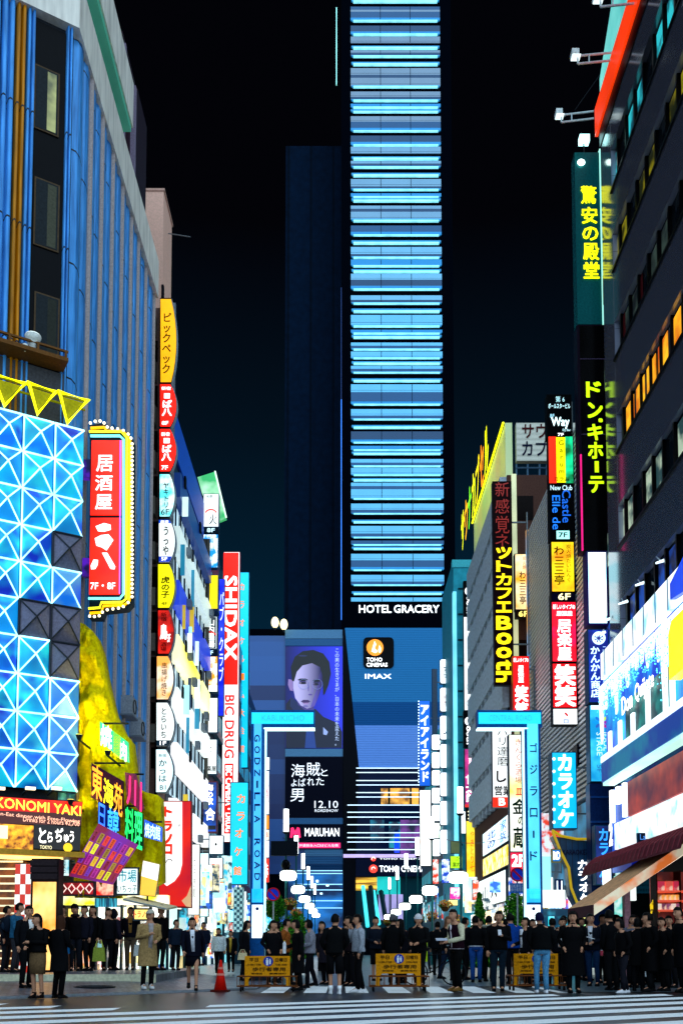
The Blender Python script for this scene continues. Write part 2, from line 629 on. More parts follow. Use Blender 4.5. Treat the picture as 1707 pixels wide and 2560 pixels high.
low = [(0, 32, 'A'), (32, 52, 'D'), (52, 64, 'L'), (98, 124, 'L'), (140, 210, 'A'), (214, 228, 'L'), (246, 264, 'M'), (266, 279, 'L'), (286, 309, 'L'), (338, 360, 'A'), (360, 380, 'D'), (382, 393, 'L'),
       (402, 446, 'A'), (446, 455, 'L'), (475, 497, 'L'), (505, 526, 'A'), (526, 548, 'D'), (549, 558, 'L'), (598, 621, 'L'), (637, 693, 'A'), (693, 758, 'D'), (760, 775, 'M'), (776, 787, 'L'),
       (815, 861, 'A'), (861, 884, 'D'), (884, 893, 'L'), (932, 955, 'L'), (975, 1031, 'D'), (1033, 1048, 'M'), (1049, 1059, 'L'), (1078, 1104, 'M'), (1104, 1113, 'L'), (1122, 1142, 'L'),
       (1173, 1198, 'A'), (1198, 1218, 'D'), (1219, 1229, 'L'), (1236, 1282, 'A'), (1283, 1292, 'L'), (1312, 1332, 'L'), (1342, 1366, 'A'), (1366, 1389, 'D'), (1389, 1452, 'A'), (1453, 1462, 'L'),
       (1492, 1536, 'A'), (1536, 1560, 'D'), (1560, 1568, 'L'), (1610, 1632, 'L'), (1652, 1706, 'A'), (1706, 1730, 'D'), (1730, 1738, 'L'), (1757, 1782, 'D'), (1783, 1792, 'L'), (1803, 1823, 'L'),
       (1852, 1898, 'A'), (1898, 1945, 'D'), (1946, 1962, 'M'), (1963, 1973, 'L'), (2003, 2050, 'A'), (2050, 2071, 'D'), (2071, 2080, 'L'), (2123, 2145, 'L'), (2165, 2192, 'A')]
bands += [(740 + a / 2.869, 740 + b / 2.869, t) for a, b, t in low]
pl, pr = ft.px(877, 1000)[0], ft.px(1106, 1000)[0]
seam = M('panel_joint', '#0a2238', .6)
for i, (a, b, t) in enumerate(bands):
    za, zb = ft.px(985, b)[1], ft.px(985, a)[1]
    if t == 'L':
        h = zb - za
        mb = MB().box(ft, pl + .1, pr - .1, za + h * .42, zb, .0, .22)
        mb.box(ft, pl + .35, pr - .35, za, za + h * .42, .0, .3, 1)
        mb.build('light_strip', LEDM, tw)
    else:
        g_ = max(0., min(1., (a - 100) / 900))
        mm = PANELS[t][i % len(PANELS[t])] if t != 'A' else E(('#6f8ba4', '#6a9bbc', '#66acd2', '#5ab2de')[int(g_ * 3.99)], .40 + .10 * g_, .14, .3)  # strip light on the cladding, put in as glow
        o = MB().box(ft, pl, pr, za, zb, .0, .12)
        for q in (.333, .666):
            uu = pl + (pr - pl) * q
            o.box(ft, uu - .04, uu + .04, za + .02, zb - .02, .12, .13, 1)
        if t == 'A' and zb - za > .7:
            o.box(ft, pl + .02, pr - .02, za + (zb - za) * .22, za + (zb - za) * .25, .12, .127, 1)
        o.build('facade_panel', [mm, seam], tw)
MB().box(ft, uL - .05, uL + .06, ft.px(853, 1550)[1], ft.px(853, 1000)[1], 0, .15).build('edge_light', E('#2f7fff', .8, .3, .2), tw)
MB().box(ft, uL - .03, uL + .03, ft.px(853, 1000)[1], ft.px(853, 720)[1], 0, .1).build('edge_light', E('#0b3a80', .35, .3, .2), tw)
MB().box(ft, ft.px(841, 100)[0] - .06, ft.px(841, 100)[0] + .06, ft.px(841, 214)[1], ft.px(841, 22)[1], 0, .2).build('edge_light', E('#9ffff0', .9, .3, .3), tw)
mb = MB()
lettering(mb, ft, 'HOTEL', *ft.rect(897, 1514, 978, 1534), .25, 'h', .03)
lettering(mb, ft, 'GRACERY', *ft.rect(984, 1514, 1097, 1534), .25, 'h', .03)
mb.build('lettering', T('#f2fbff', 2.0), tw)

pd = thing('cinema_podium', 'wide blue cinema block with slanted dark fin below the striped tower', 'building', (2.0, YP, 0))
pL, pR = fp.px(600, 1900)[0], fp.px(1190, 1900)[0]
zt = fp.px(850, 1572)[1]
MB().box(fp, pL, pR, 0, zt, -26, -.05).build('block', M('podium_dark', '#03070f', .8, spec=0.), pd)


def stripes_mat():
    m = bpy.data.materials.new('striped_cladding')
    m.use_nodes = True
    N, L, b = nodes_of(m)
    t = N.new('ShaderNodeTexCoord')
    mp = N.new('ShaderNodeMapping')
    mp.inputs['Scale'].default_value = (.0001, .0001, .55)
    n = N.new('ShaderNodeTexWhiteNoise')
    sn = N.new('ShaderNodeVectorMath')
    sn.operation = 'FLOOR'
    r = N.new('ShaderNodeValToRGB')
    for e, c in zip(r.color_ramp.elements, ('#08225e', '#2f68b4')):
        e.color = list(lin(c)) + [1]
    L.new(t.outputs['Object'], mp.inputs[0])
    L.new(mp.outputs[0], sn.inputs[0])
    L.new(sn.outputs[0], n.inputs['Vector'])
    L.new(n.outputs['Value'], r.inputs[0])
    L.new(r.outputs[0], b.inputs['Base Color'])
    b.inputs['Roughness'].default_value = .35
    return m


STR = stripes_mat()
MB().box(fp, pL, fp.px(857, 1900)[0], fp.px(700, 2185)[1], fp.px(700, 1590)[1], -.05, .1).build('striped_cladding', STR, pd)


def wavy(name, col):
    """fine ribbed metal cladding"""
    m = M(name, col, .35, .2, .1)
    N, L, b = nodes_of(m)
    t = N.new('ShaderNodeTexCoord')
    w = N.new('ShaderNodeTexWave')
    w.bands_direction = 'Z'
    w.inputs['Scale'].default_value = 1.1
    bp = N.new('ShaderNodeBump')
    bp.inputs['Strength'].default_value = .25
    bp.inputs['Distance'].default_value = .06
    L.new(t.outputs['Object'], w.inputs['Vector'])
    L.new(w.outputs['Fac'], bp.inputs['Height'])
    L.new(bp.outputs[0], b.inputs['Normal'])
    return m


edge = lambda y: 862 + (897 - 862) * (y - 1572) / (1920 - 1572)
for (a, b, c) in ((1572, 1757, '#2a7ab4'), (1757, 1815, '#12528e'), (1815, 1920, '#6a9aea')):
    pts = [fp.px(edge(b), b), fp.px(1190, b), fp.px(1190, a), fp.px(edge(a), a)]
    MB().poly(fp, pts, -.04, .35).build('ribbed_cladding', wavy('ribbed_' + c[1:], c), pd)
MB().poly(fp, [fp.px(858, 2345), fp.px(889, 2345), fp.px(889, 2140), fp.px(897, 1922), fp.px(862, 1575), fp.px(857, 1575)], -.04, .4).build('slanted_fin', M('fin', '#03050f', .4), pd)
GLASS = M('dark_glass', '#0a1838', .08, 0, .1)
MB().box(fp, fp.px(889, 2000)[0], pR, fp.px(900, 2140)[1], fp.px(900, 1921)[1], -.04, .1).build('glass_front', GLASS, pd)
room = MB().box(fp, *fp.rect(952, 1971, 1046, 2011), .1, .16)
for x in (972, 1026):
    room.box(fp, fp.px(x, 1990)[0] - .12, fp.px(x, 1990)[0] + .12, fp.rect(950, 1971, 1040, 2011)[2], fp.rect(950, 1971, 1040, 2011)[3], .16, .2, 1)
room.build('lit_window', [emix('#7a4a10', '#ffb040', .75, .8), M('mullion', '#20160a', .5)], pd)
for (r, c, s) in (((925, 2050, 960, 2100), '#0a6a80', .5), ((972, 2055, 1000, 2120), '#0e8a98', .5), ((1000, 2050, 1052, 2135), '#7a3a8a', .45), ((985, 2075, 998, 2132), '#2048ff', .8)):
    MB().box(fp, *fp.rect(*r), .1, .14).build('lit_window', emix('#051030', c, s, .5), pd)  # coloured reflections in the dark glass, put in as glowing panels
for y in (1922, 1933, 1953, 1964, 1983, 1994, 2014, 2032, 2044, 2063, 2083, 2095, 2106, 2125):
    z = fp.px(980, y)[1]
    MB().box(fp, fp.px(890 if y < 2010 else 868, y)[0], fp.px(1075, y)[0], z - .05, z + .05, .42, .5).build('light_strip', E('#cfe8ff', 1.3, .1), pd)
z0, z1 = fp.px(980, 2145)[1], fp.px(980, 2137)[1]
MB().box(fp, fp.px(858, 2140)[0], fp.px(1080, 2140)[0], z0, z1, .1, .8).build('canopy_edge', E('#c9b0e8', .9, .2), pd)
MB().box(fp, fp.px(889, 2140)[0], fp.px(1190, 2140)[0], fp.px(900, 2192)[1], z0, -.04, .6).build('entrance_band', M('navy_band', '#0a1430', .4), pd)
MB().box(fp, *fp.rect(889, 2192, 1060, 2345), -.03, .05).build('entrance_recess', M('teal_dark', '#0b3a44', .3), pd)
MB().box(fp, *fp.rect(889, 2194, 942, 2226), .05, .2).build('lit_ceiling', emix('#8a5a10', '#ffc840', 1.0, 1.2, stretch=(.2, 1, 3)), pd)
MB().box(fp, *fp.rect(942, 2192, 1000, 2236), .05, .12).build('lit_wall', E('#18c8c0', .7, .3, .4), pd)
for x in (946, 962, 978, 994):
    MB().box(fp, *fp.rect(x, 2236, x + 13, 2300), .06, .14).build('lit_window', E('#b9a8e0', .55, .2), pd)
for (xa, ya, xb, yb) in ((907, 2216, 917, 2318), (933, 2228, 944, 2312)):
    a, b = fp.px(xa, ya), fp.px(xb, yb)
    MB().tube([fp.at(a[0], a[1], .3), fp.at(b[0], b[1], 3.2)], .24, 8).build('escalator_rail', E('#40e0f0', 1.1, .2, .6), pd)
    MB().tube([fp.at(a[0] + .9, a[1], .3), fp.at(b[0] + .9, b[1], 3.2)], .3, 4).build('escalator_step', M('step_metal', '#10303a', .4, .4), pd)
MB().box(fp, *fp.rect(720, 2178, 857, 2345), -.04, .08).build('glass_front', emix('#03204a', '#1a78c8', .55, .35, stretch=(.4, 1, 1)), pd)
for y in (2177, 2184, 2211, 2225, 2252, 2270):
    z = fp.px(800, y)[1]
    MB().box(fp, fp.px(735, y)[0], fp.px(856, y)[0], z - .05, z + .05, .1, .2).build('light_strip', E('#9adcff', 1.2, .1), pd)
for r in ((790, 2200, 796, 2206), (815, 2212, 822, 2216), (800, 2232, 806, 2236)):
    MB().box(fp, *fp.rect(*r), .08, .15).build('ceiling_lamp', E('#d8ffff', 2, .1), pd)
for a, b, c in ((2122, 2140, '#4a78a0'), (2141, 2160, '#2c5a88'), (2161, 2176, '#123a64')):
    MB().box(fp, *fp.rect(762, a, 857, b), -.02, .14).build('shutter', wavy('shutter_' + c[1:], c), pd)
for (x, y) in ((689, 1563), (711, 1568)):
    u, v = fp.px(x, y)
    t_ = thing('terrace_lamp', 'warm oval lamp glowing on the terrace edge, ' + ('farther from' if x < 700 else 'closer to') + ' the film poster', 'lamp', fp.at(u, v - .9), 'terrace lamps')
    MB().ball(fp.at(u, v, 1), .46, .4, .68, 14, 10).build('globe', E('#ffe9b0', 2.2, .15), t_, True)
    MB().box(fp, u - .1, u + .1, v - .95, v - .6, .9, 1.1).build('stand', DARK, t_)

# film poster: an anonymous man in a dark coat; its glow stands in for spotlights
ps = thing('film_poster', 'huge blue film poster of a stern man with glasses in dark coat', 'poster', fp.at(*fp.px(785, 1870)))
fq = facing(YP - .3)
MB().box(fq, *fq.rect(713, 1616, 856, 1870), -.25, 0).build('board', egrad('#0a0c50', '#2a34e0', -3.6, 3.0, .55), ps)


def print_poly(name, pts, mt, n, frm=fq, par=ps):
    MB().poly(frm, [frm.px(x, y) for x, y in pts], 0, n).build(name, mt, par)


print_poly('portrait_coat', [(715, 1870), (715, 1760), (727, 1745), (740, 1758), (762, 1778), (788, 1772), (808, 1792), (845, 1808), (855, 1830), (855, 1870)], E('#050a26', .8, .2, .4), .01)
print_poly('portrait_collar', [(727, 1742), (738, 1750), (765, 1777), (785, 1778), (784, 1800), (768, 1830), (745, 1790), (725, 1765)], E('#0b1a4a', .8, .2, .5), .02)
print_poly('portrait_tie', [(768, 1800), (782, 1802), (790, 1870), (762, 1870)], E('#16347a', .8, .2, .5), .024)
print_poly('portrait_neck', [(738, 1735), (745, 1762), (765, 1778), (785, 1775), (782, 1740)], E('#3a2f72', .8, .2, .5), .03)
print_poly('portrait_face', [(732, 1690), (733, 1720), (738, 1745), (752, 1764), (768, 1772), (780, 1768), (796, 1742), (805, 1715), (808, 1690), (804, 1662), (785, 1652), (750, 1655), (737, 1672)], egrad('#b4a8d8', '#16124c', -1.9, .8, .72), .04)
print_poly('portrait_shadow', [(786, 1766), (796, 1742), (805, 1715), (808, 1690), (806, 1672), (797, 1690), (793, 1720), (784, 1745), (776, 1768)], egrad('#5a4a9c', '#140e48', .1, 1.0, .7), .045)
print_poly('portrait_ear', [(731, 1700), (721, 1698), (720, 1712), (725, 1726), (733, 1728)], E('#8a6ea8', .6, .2, .5), .045)
print_poly('portrait_hair', [(730, 1702), (727, 1668), (737, 1642), (757, 1628), (783, 1625), (808, 1634), (823, 1655), (827, 1684), (821, 1712), (812, 1735), (808, 1738), (806, 1690), (800, 1668), (780, 1658), (756, 1664), (742, 1680), (735, 1704)], E('#02030c', .6, .2, .5), .055)
for (a, b, w, h, nm, c) in ((757, 1708, 20, 3.2, 'portrait_eye', '#0c0828'), (790, 1711, 15, 3.2, 'portrait_eye', '#0c0828'), (757, 1700, 27, 3.4, 'portrait_brow', '#080620'), (792, 1702, 21, 3.4, 'portrait_brow', '#080620'), (757, 1704.5, 22, 1.6, 'portrait_lid', '#3a2c6a'), (791, 1706, 17, 1.6, 'portrait_lid', '#1c1648'), (771, 1718, 4, 13, 'portrait_nose', '#6a5c9c'), (764, 1766, 14, 3, 'portrait_chin', '#7468a8'), (757, 1640, 24, 2, 'portrait_hair_light', '#1c2450'), (764, 1754, 24, 4, 'portrait_mouth', '#3a2058'), (776, 1737, 11, 2.2, 'portrait_nose', '#5a4690'), (752, 1708, 4, 2, 'portrait_eye_white', '#c8b8e0'), (786, 1711, 3, 2, 'portrait_eye_white', '#8878b8'), (765, 1759, 17, 2.4, 'portrait_lip', '#9a78b0'), (781, 1722, 3, 12, 'portrait_nose', '#7a68b0')):
    print_poly(nm, [(a - w / 2, b), (a - w / 4, b - h), (a + w / 4, b - h), (a + w / 2, b), (a + w / 4, b + h * .8), (a - w / 4, b + h * .8)], E(c, .6, 0), .06)
for cx_ in (759, 793):
    u, v = fq.px(cx_, 1711)
    MB().tube([fq.at(u + .62 * math.cos(t * .393), v + .62 * math.sin(t * .393), .08) for t in range(16)], .022, 4, closed=True).build('portrait_glasses', E('#8090c8', .5, 0), ps)
lettering(MB(), fq, 'この男の生きざまが、日本の未来を変えた。', *fq.rect(837, 1622, 848, 1864), .03, 'v', .0).build('lettering', T('#b8c8f0', .9), ps)
for pts in ([(732, 1815), (745, 1806), (752, 1824), (730, 1828)], [(808, 1818), (820, 1830), (816, 1838), (808, 1836)]):
    print_poly('portrait_badge', pts, E('#8fa0d0', .7, .2), .03)
tb = thing('title_board', 'black film title board with white brushed characters and a date under the poster', 'billboard', fq.at(*fq.px(785, 2045)))
MB().box(fq, *fq.rect(713, 1893, 857, 2043), -.2, 0).build('board', M('poster_black', '#03061a', .5), tb)
mb = MB()
for body, r in (('海', (728, 1910, 762, 1943)), ('賊', (766, 1906, 800, 1940)), ('と', (802, 1922, 819, 1940)), ('よ', (728, 1948, 742, 1966)), ('ば', (746, 1946, 764, 1966)), ('れ', (768, 1944, 786, 1964)), ('た', (790, 1944, 810, 1963)), ('男', (726, 1972, 760, 2004)), ('12.10', (786, 2002, 845, 2020)), ('ROADSHOW', (787, 2023, 845, 2030))):
    lettering(mb, fq, body, *fq.rect(*r), .02, 'h', .0)
mb.build('lettering', T('#e8f0ff', 1.2), tb)
for i, r in enumerate(((713, 1574, 856, 1596), (713, 1597, 856, 1614), (713, 1872, 857, 1891), (713, 2045, 857, 2060))):
    MB().box(fq, *fq.rect(*r), -.24, -.02).build('pale_cladding', M('pale_clad' + str(i % 2), ('#5f90b8', '#3a6a9a')[i % 2], .5), pd)
pc = thing('parlour_sign', 'dark sign with pink emblem and white capitals under the title board', 'sign', fq.at(*fq.px(785, 2120)))
MB().box(fq, *fq.rect(713, 2061, 857, 2122), -.2, 0).build('board', M('poster_black', '#050a20', .5), pc)
print_poly('emblem', [(725, 2094), (727, 2070), (733, 2068), (738, 2078), (743, 2068), (749, 2070), (752, 2094), (745, 2094), (743, 2084), (738, 2090), (733, 2084), (731, 2094)], E('#ff2060', 1.3, 0), .03, fq, pc)
lettering(MB(), fq, 'MARUHAN', *fq.rect(762, 2070, 848, 2091), .03, 'h', .03).build('lettering', T('#f4f8ff', 1.7), pc)
MB().box(fq, *fq.rect(742, 2107, 851, 2120), 0, .04).build('pink_strip', E('#ff1f6a', 1.1, .1), pc)
lettering(MB(), fq, '7F遊技台入口はビル左側', *fq.rect(748, 2110, 845, 2117), .05, 'h', .01).build('lettering', T('#ffffff', 1.3), pc)

fe = facing(YP - .36)
em = thing('cinema_emblem', 'black square plate with orange round emblem and white lettering on ribbed cladding', 'sign', fe.at(*fe.px(946, 1672)))


def rrect(frm, x0, y0, x1, y1, r):
    a = frm.rect(x0, y0, x1, y1)
    rr = r
    pts = []
    for cx_, cy_, st in ((a[1] - rr, a[3] - rr, 0), (a[0] + rr, a[3] - rr, 90), (a[0] + rr, a[2] + rr, 180), (a[1] - rr, a[2] + rr, 270)):
        pts += [(cx_ + rr * math.cos(rad(st + q)), cy_ + rr * math.sin(rad(st + q))) for q in (0, 30, 60, 90)]
    return pts


MB().poly(fe, rrect(fe, 908, 1594, 984, 1671, .5), -.05, .15).build('plate', M('gloss_black', '#040408', .15), em)
MB().disc(fe, *fe.px(937, 1620), 1.02, .15, .2).build('emblem_disc', E('#ff8a10', 1.25, .15), em)
mb = MB()
for pts in ([(928, 1630), (938, 1634), (944, 1630), (936, 1622), (940, 1612), (936, 1604), (932, 1616)], [(948, 1614), (952, 1622), (951, 1632), (947, 1633), (945, 1626)]):
    mb.poly(fe, [fe.px(x, y) for x, y in pts], .2, .22)
mb.build('emblem_mark', T('#fff4e0', 1.6), em)
mb = MB()
lettering(mb, fe, 'TOHO', *fe.rect(916, 1645, 955, 1655), .18, 'h', .03)
lettering(mb, fe, 'CINEMAS', *fe.rect(916, 1658, 968, 1668), .18, 'h', .03)
mb.build('lettering', T('#ffffff', 2), em)
ix = thing('wall_lettering', 'white wide capitals mounted under the black cinema emblem plate', 'sign', fe.at(*fe.px(946, 1698)))
lettering(MB(), fe, 'IMAX', *fe.rect(912, 1685, 978, 1697), .05, 'h', .03).build('lettering', T('#e8f4ff', 1.6), ix)
fe2 = facing(YP - .65)
eb = thing('entrance_sign', 'white cinema lettering with red round emblem over the escalator entrance', 'sign', fe2.at(*fe2.px(990, 2182)))
for (y0, y1, x1, s) in ((2162, 2182, 1070, 2.0), (2143, 2151, 1062, 1.2)):
    u, v = fe2.px(933, (y0 + y1) / 2)
    MB().disc(fe2, u, v, .5 if y0 > 2150 else .3, 0, .1).build('emblem_disc', E('#ff3a2a', 1.3, .1), eb)
    MB().tube([fe2.at(u + .22 * math.cos(t), v + .22 * math.sin(t), .12) for t in (0, 1.2, 2.4, 3.6)], .06, 5).build('emblem_mark', T('#fff0e0', 1.5), eb)
    lettering(MB(), fe2, 'TOHO CINEMAS', *fe2.rect(948, y0 + 2, x1, y1 - 2), .06, 'h', .03).build('lettering', T('#f4fbff', s), eb)

# ================================================================== CORNER BUILDING ON THE LEFT
cb = thing('corner_building', 'blue ribbed metal corner building with cream parapet and dark window column', 'building', (XL, 28.06, 0))
fc = CORNER
dirx = -fc.u
A_ = fc.at(0, 0)
B_ = fc.at(-14, 0)
foot = [(A_.x - .06, A_.y + .06), (XL - .06, 40.3), (-24, 40.3), (B_.x - .05, B_.y + .09)]
G0 = Fr((0, 0, 0), (1, 0, 0))


def prism(mb, pts, z0, z1, m=0):
    k = len(pts)
    a = sum(pts[i][0] * pts[(i + 1) % k][1] - pts[(i + 1) % k][0] * pts[i][1] for i in range(k))
    pts = pts if a > 0 else pts[::-1]
    return mb.add([(x, y, z0) for x, y in pts] + [(x, y, z1) for x, y in pts],
                  [list(range(k))[::-1], [i + k for i in range(k)]] + [(i, (i + 1) % k, (i + 1) % k + k, i + k) for i in range(k)], m)


prism(MB(), foot, 0, 31.0).build('wall', M('grey_render', '#2a2d33', .7), cb)


def seam_mat(name, col):
    m = M(name, col, .36, .1, .5, 2.2, 0, .2, (1, 1, .07))
    N, L, b = nodes_of(m)
    src = b.inputs['Base Color'].links[0].from_socket
    t = N.new('ShaderNodeTexCoord')
    s = N.new('ShaderNodeSeparateXYZ')
    ad = N.new('ShaderNodeMath')
    ad.operation = 'MULTIPLY_ADD'
    ad.inputs[1].default_value = .42
    md = N.new('ShaderNodeMath')
    md.operation = 'PINGPONG'
    md.inputs[1].default_value = 1.85
    lt = N.new('ShaderNodeMath')
    lt.operation = 'LESS_THAN'
    lt.inputs[1].default_value = .03
    mx = N.new('ShaderNodeMix')
    mx.data_type = 'RGBA'
    mx.inputs[7].default_value = (.01, .015, .03, 1)
    L.new(t.outputs['Object'], s.inputs[0])
    L.new(s.outputs['Y'], ad.inputs[0])
    L.new(s.outputs['Z'], ad.inputs[2])
    L.new(ad.outputs[0], md.inputs[0])
    L.new(md.outputs[0], lt.inputs[0])
    L.new(lt.outputs[0], mx.inputs[0])
    L.new(src, mx.inputs[6])
    L.new(mx.outputs[2], b.inputs['Base Color'])
    return m


BLUE = seam_mat('blue_ribbed_metal', '#4a9cf4')
ORNG = seam_mat('orange_ribbed_metal', '#c07806')
CREAM = M('cream_panel', '#f0e4d8', .6, 0, .3, .7, 0, .3, (1, 1, .15))
prof = [(0, -.12), (.05, -.1), (.10, .06), (.2, .14), (.36, .14), (.46, .06), (.49, -.06), (.55, -.06), (.6, .08), (.7, .14), (.86, .14), (.95, .04), (1, -.12)]


def ribbed(fr, ua, ub, z0, z1, mt, nm='ribbed_panel'):
    w = ub - ua
    vs = [fr.at(ua + w * t, z, n) for z in (z0, z1) for t, n in prof]
    k = len(prof)
    mb = MB().add(vs, [(i, i + 1, k + i + 1, k + i) for i in range(k - 1)])
    return mb.build(nm, mt, cb, True)


ys = [28.1, 29.75, 31.2, 32.7, 34.2, 35.7, 37.0, 38.5, 40.25]
for i in range(8):
    ribbed(LEFT, ys[i] + .08, ys[i + 1] - .08, 3.6, 29.5, BLUE)
    MB().box(LEFT, ys[i + 1] - .08, ys[i + 1] + .05, 3.6, 29.5, -.05, .2).build('mullion', M('mullion_cream', '#cdb9b4', .5), cb)
U = lambda x, y=500: fc.px(x, y)[0]
for (xa, xb, mt) in ((-160, -120, BLUE), (-120, -80, BLUE), (-80, -42, BLUE), (-42, -8, BLUE), (-8, 29, BLUE), (29, 57, ORNG), (57, 81, BLUE), (157, 186, BLUE)):
    ribbed(fc, U(xa), min(U(xb), -.02), 13.5, 29.5, mt)
MB().box(fc, U(81), U(157), 12.0, 29.3, -.05, .03).build('window_recess', M('recess_black', '#0a0a0e', .3), cb)
for (y0, y1) in ((175, 335), (455, 625), (740, 905)):
    a = fc.rect(84, y0, 148, y1)
    wnd = MB().box(fc, a[0], a[1], a[2], a[3], .03, .07).build('window', M('bronze_frame', '#4a3a2a', .4, .4), cb)
    MB().box(fc, a[0] + .05, a[1] - .05, a[2] + .05, a[3] - .05, .07, .078).build('pane', M('dim_glass', '#20262a', .12), wnd)
    MB().box(fc, a[0] + (a[1] - a[0]) * .52, a[1] - .1, a[2] + .08, a[3] - .1, .078, .083).build('blind', emix('#3a4030', '#c8c87a', .5, 1.1, .3, .7) if y0 < 300 else M('blind' + str(y0), '#2c2e28' if y0 > 600 else '#4a4a3c', .5), wnd)
# parapet bands
pts = [(fc.at(-14, 0, .22)[0], fc.at(-14, 0, .22)[1]), (fc.at(0.12, 0, .22)[0], fc.at(0.12, 0, .22)[1]), (XL + .3, 40.4), (XL - .6, 40.4), (fc.at(-.4, 0, -.5)[0], fc.at(-.4, 0, -.5)[1]), (fc.at(-14, 0, -.5)[0], fc.at(-14, 0, -.5)[1])]
prism(MB(), pts, 29.5, 31.2).build('parapet', CREAM, cb)
MB().wbox(XL - .5, XL + .35, 24.5, 34.8, 32.4, 34.2).build('roof_fascia', CREAM, cb)
MB().wbox(XL - .55, XL + .30, 24.5, 34.7, 32.15, 32.4).build('fascia_soffit', E('#4fb89a', .12, .3), cb)
MAROON = M('maroon_cladding', '#2a1420', .5)
for (a, b, z) in ((29, 36.4, 37.3), (36.4, 39.2, 38.0), (39.2, 41.2, 38.2)):
    MB().wbox(XL - 5, XL - .5, a, b, 31.0, z).build('penthouse', MAROON, cb)
for y in (37.3, 39.2):
    MB().wbox(XL - .5, XL - .3, y - 1.2, y - 1.0, 31.0, 37.2).build('roof_fin', M('pale_fin', '#8a7a90', .5), cb)
a = fc.rect(-40, 880, 155, 905)
lg = MB()
zl = fc.px(150, 935)[1]
lg.box(fc, -9, U(157, 900), zl, zl + .12, .1, .75)
lg.box(fc, -9, U(157, 900), zl + .28, zl + .34, .68, .74)
for i in range(9):
    uu = U(155, 900) - .05 - i * .8
    lg.box(fc, uu - .03, uu + .03, zl + .12, zl + .28, .68, .74)
lg.build('maintenance_ledge', M('rusty_brown', '#6a4420', .5, .3), cb)
MB().box(fc, -9, -.1, fc.px(100, 1075)[1] - .4, zl - .05, -.05, .12).build('grey_band', M('grey_band', '#4a4a50', .6), cb)

u, v = fc.px(72, 885)
fl = thing('floodlight', 'white bell shaped floodlight standing on the brown ledge', 'floodlight', fc.at(u, v - .3, .6))
mb = MB()
c = fc.at(u, v, .6)
mb.loft([(c + Vector((0, 0, -.3)), .09, .09), (c + Vector((0, 0, -.1)), .1, .1), (c + Vector((0, 0, .05)), .2, .2), (c + Vector((0, 0, .2)), .24, .24)], 16)
mb.build('housing', M('white_enamel', '#d8d8d0', .35), fl, True)
MB().loft([(c + Vector((0, 0, .2)), .22, .22), (c + Vector((0, 0, .23)), .22, .22)], 16).build('lens', E('#f0fff0', .8, .1), fl)
MB().ball(fc.at(u - .22, v - .22, .62), .12).build('ballast', M('white_enamel', '#d8d8d0', .35), fl, True)

# yellow zigzag neon truss
fz = Fr(fc.at(0, 0, .7), fc.u)
yz = thing('neon_truss', 'yellow neon zigzag of three inverted triangles above the blue neon wall', 'neon sign', fz.at(-1, fz.px(100, 1060)[1]))
YEL = E('#f4f400', 1.5, .15, 2)
q = lambda x, y: (x / 3.267, 700 + y / 3.267)
for tri in (((-70, 775), (205, 858), (35, 1040)), ((232, 852), (455, 925), (303, 1108)), ((482, 925), (715, 995), (545, 1182)), ((-340, 690), (-95, 770), (-235, 960))):
    pp = [fz.px(*q(*t)) for t in tri]
    MB().tube([fz.at(a, b, .1) for a, b in pp], .075, 8, closed=True).build('neon_tube', YEL, yz)
    cx_, cy_ = sum(a for a, b in pp) / 3, sum(b for a, b in pp) / 3
    inn = [(cx_ + (a - cx_) * .78, cy_ + (b - cy_) * .78) for a, b in pp]
    MB().poly(fz, inn, -.1, .0).build('backing', M('yellow_plate', '#a8a00c', .4), yz)
for k in range(2):
    pp = [fz.px(*q(-340, 690 + k * 40)), fz.px(*q(715, 990 + k * 40))]
    MB().tube([fz.at(a, b, -.05 - .2 * k) for a, b in pp], .035, 6).build('rail', M('yellow_rail', '#a8a010', .4, .3), yz)

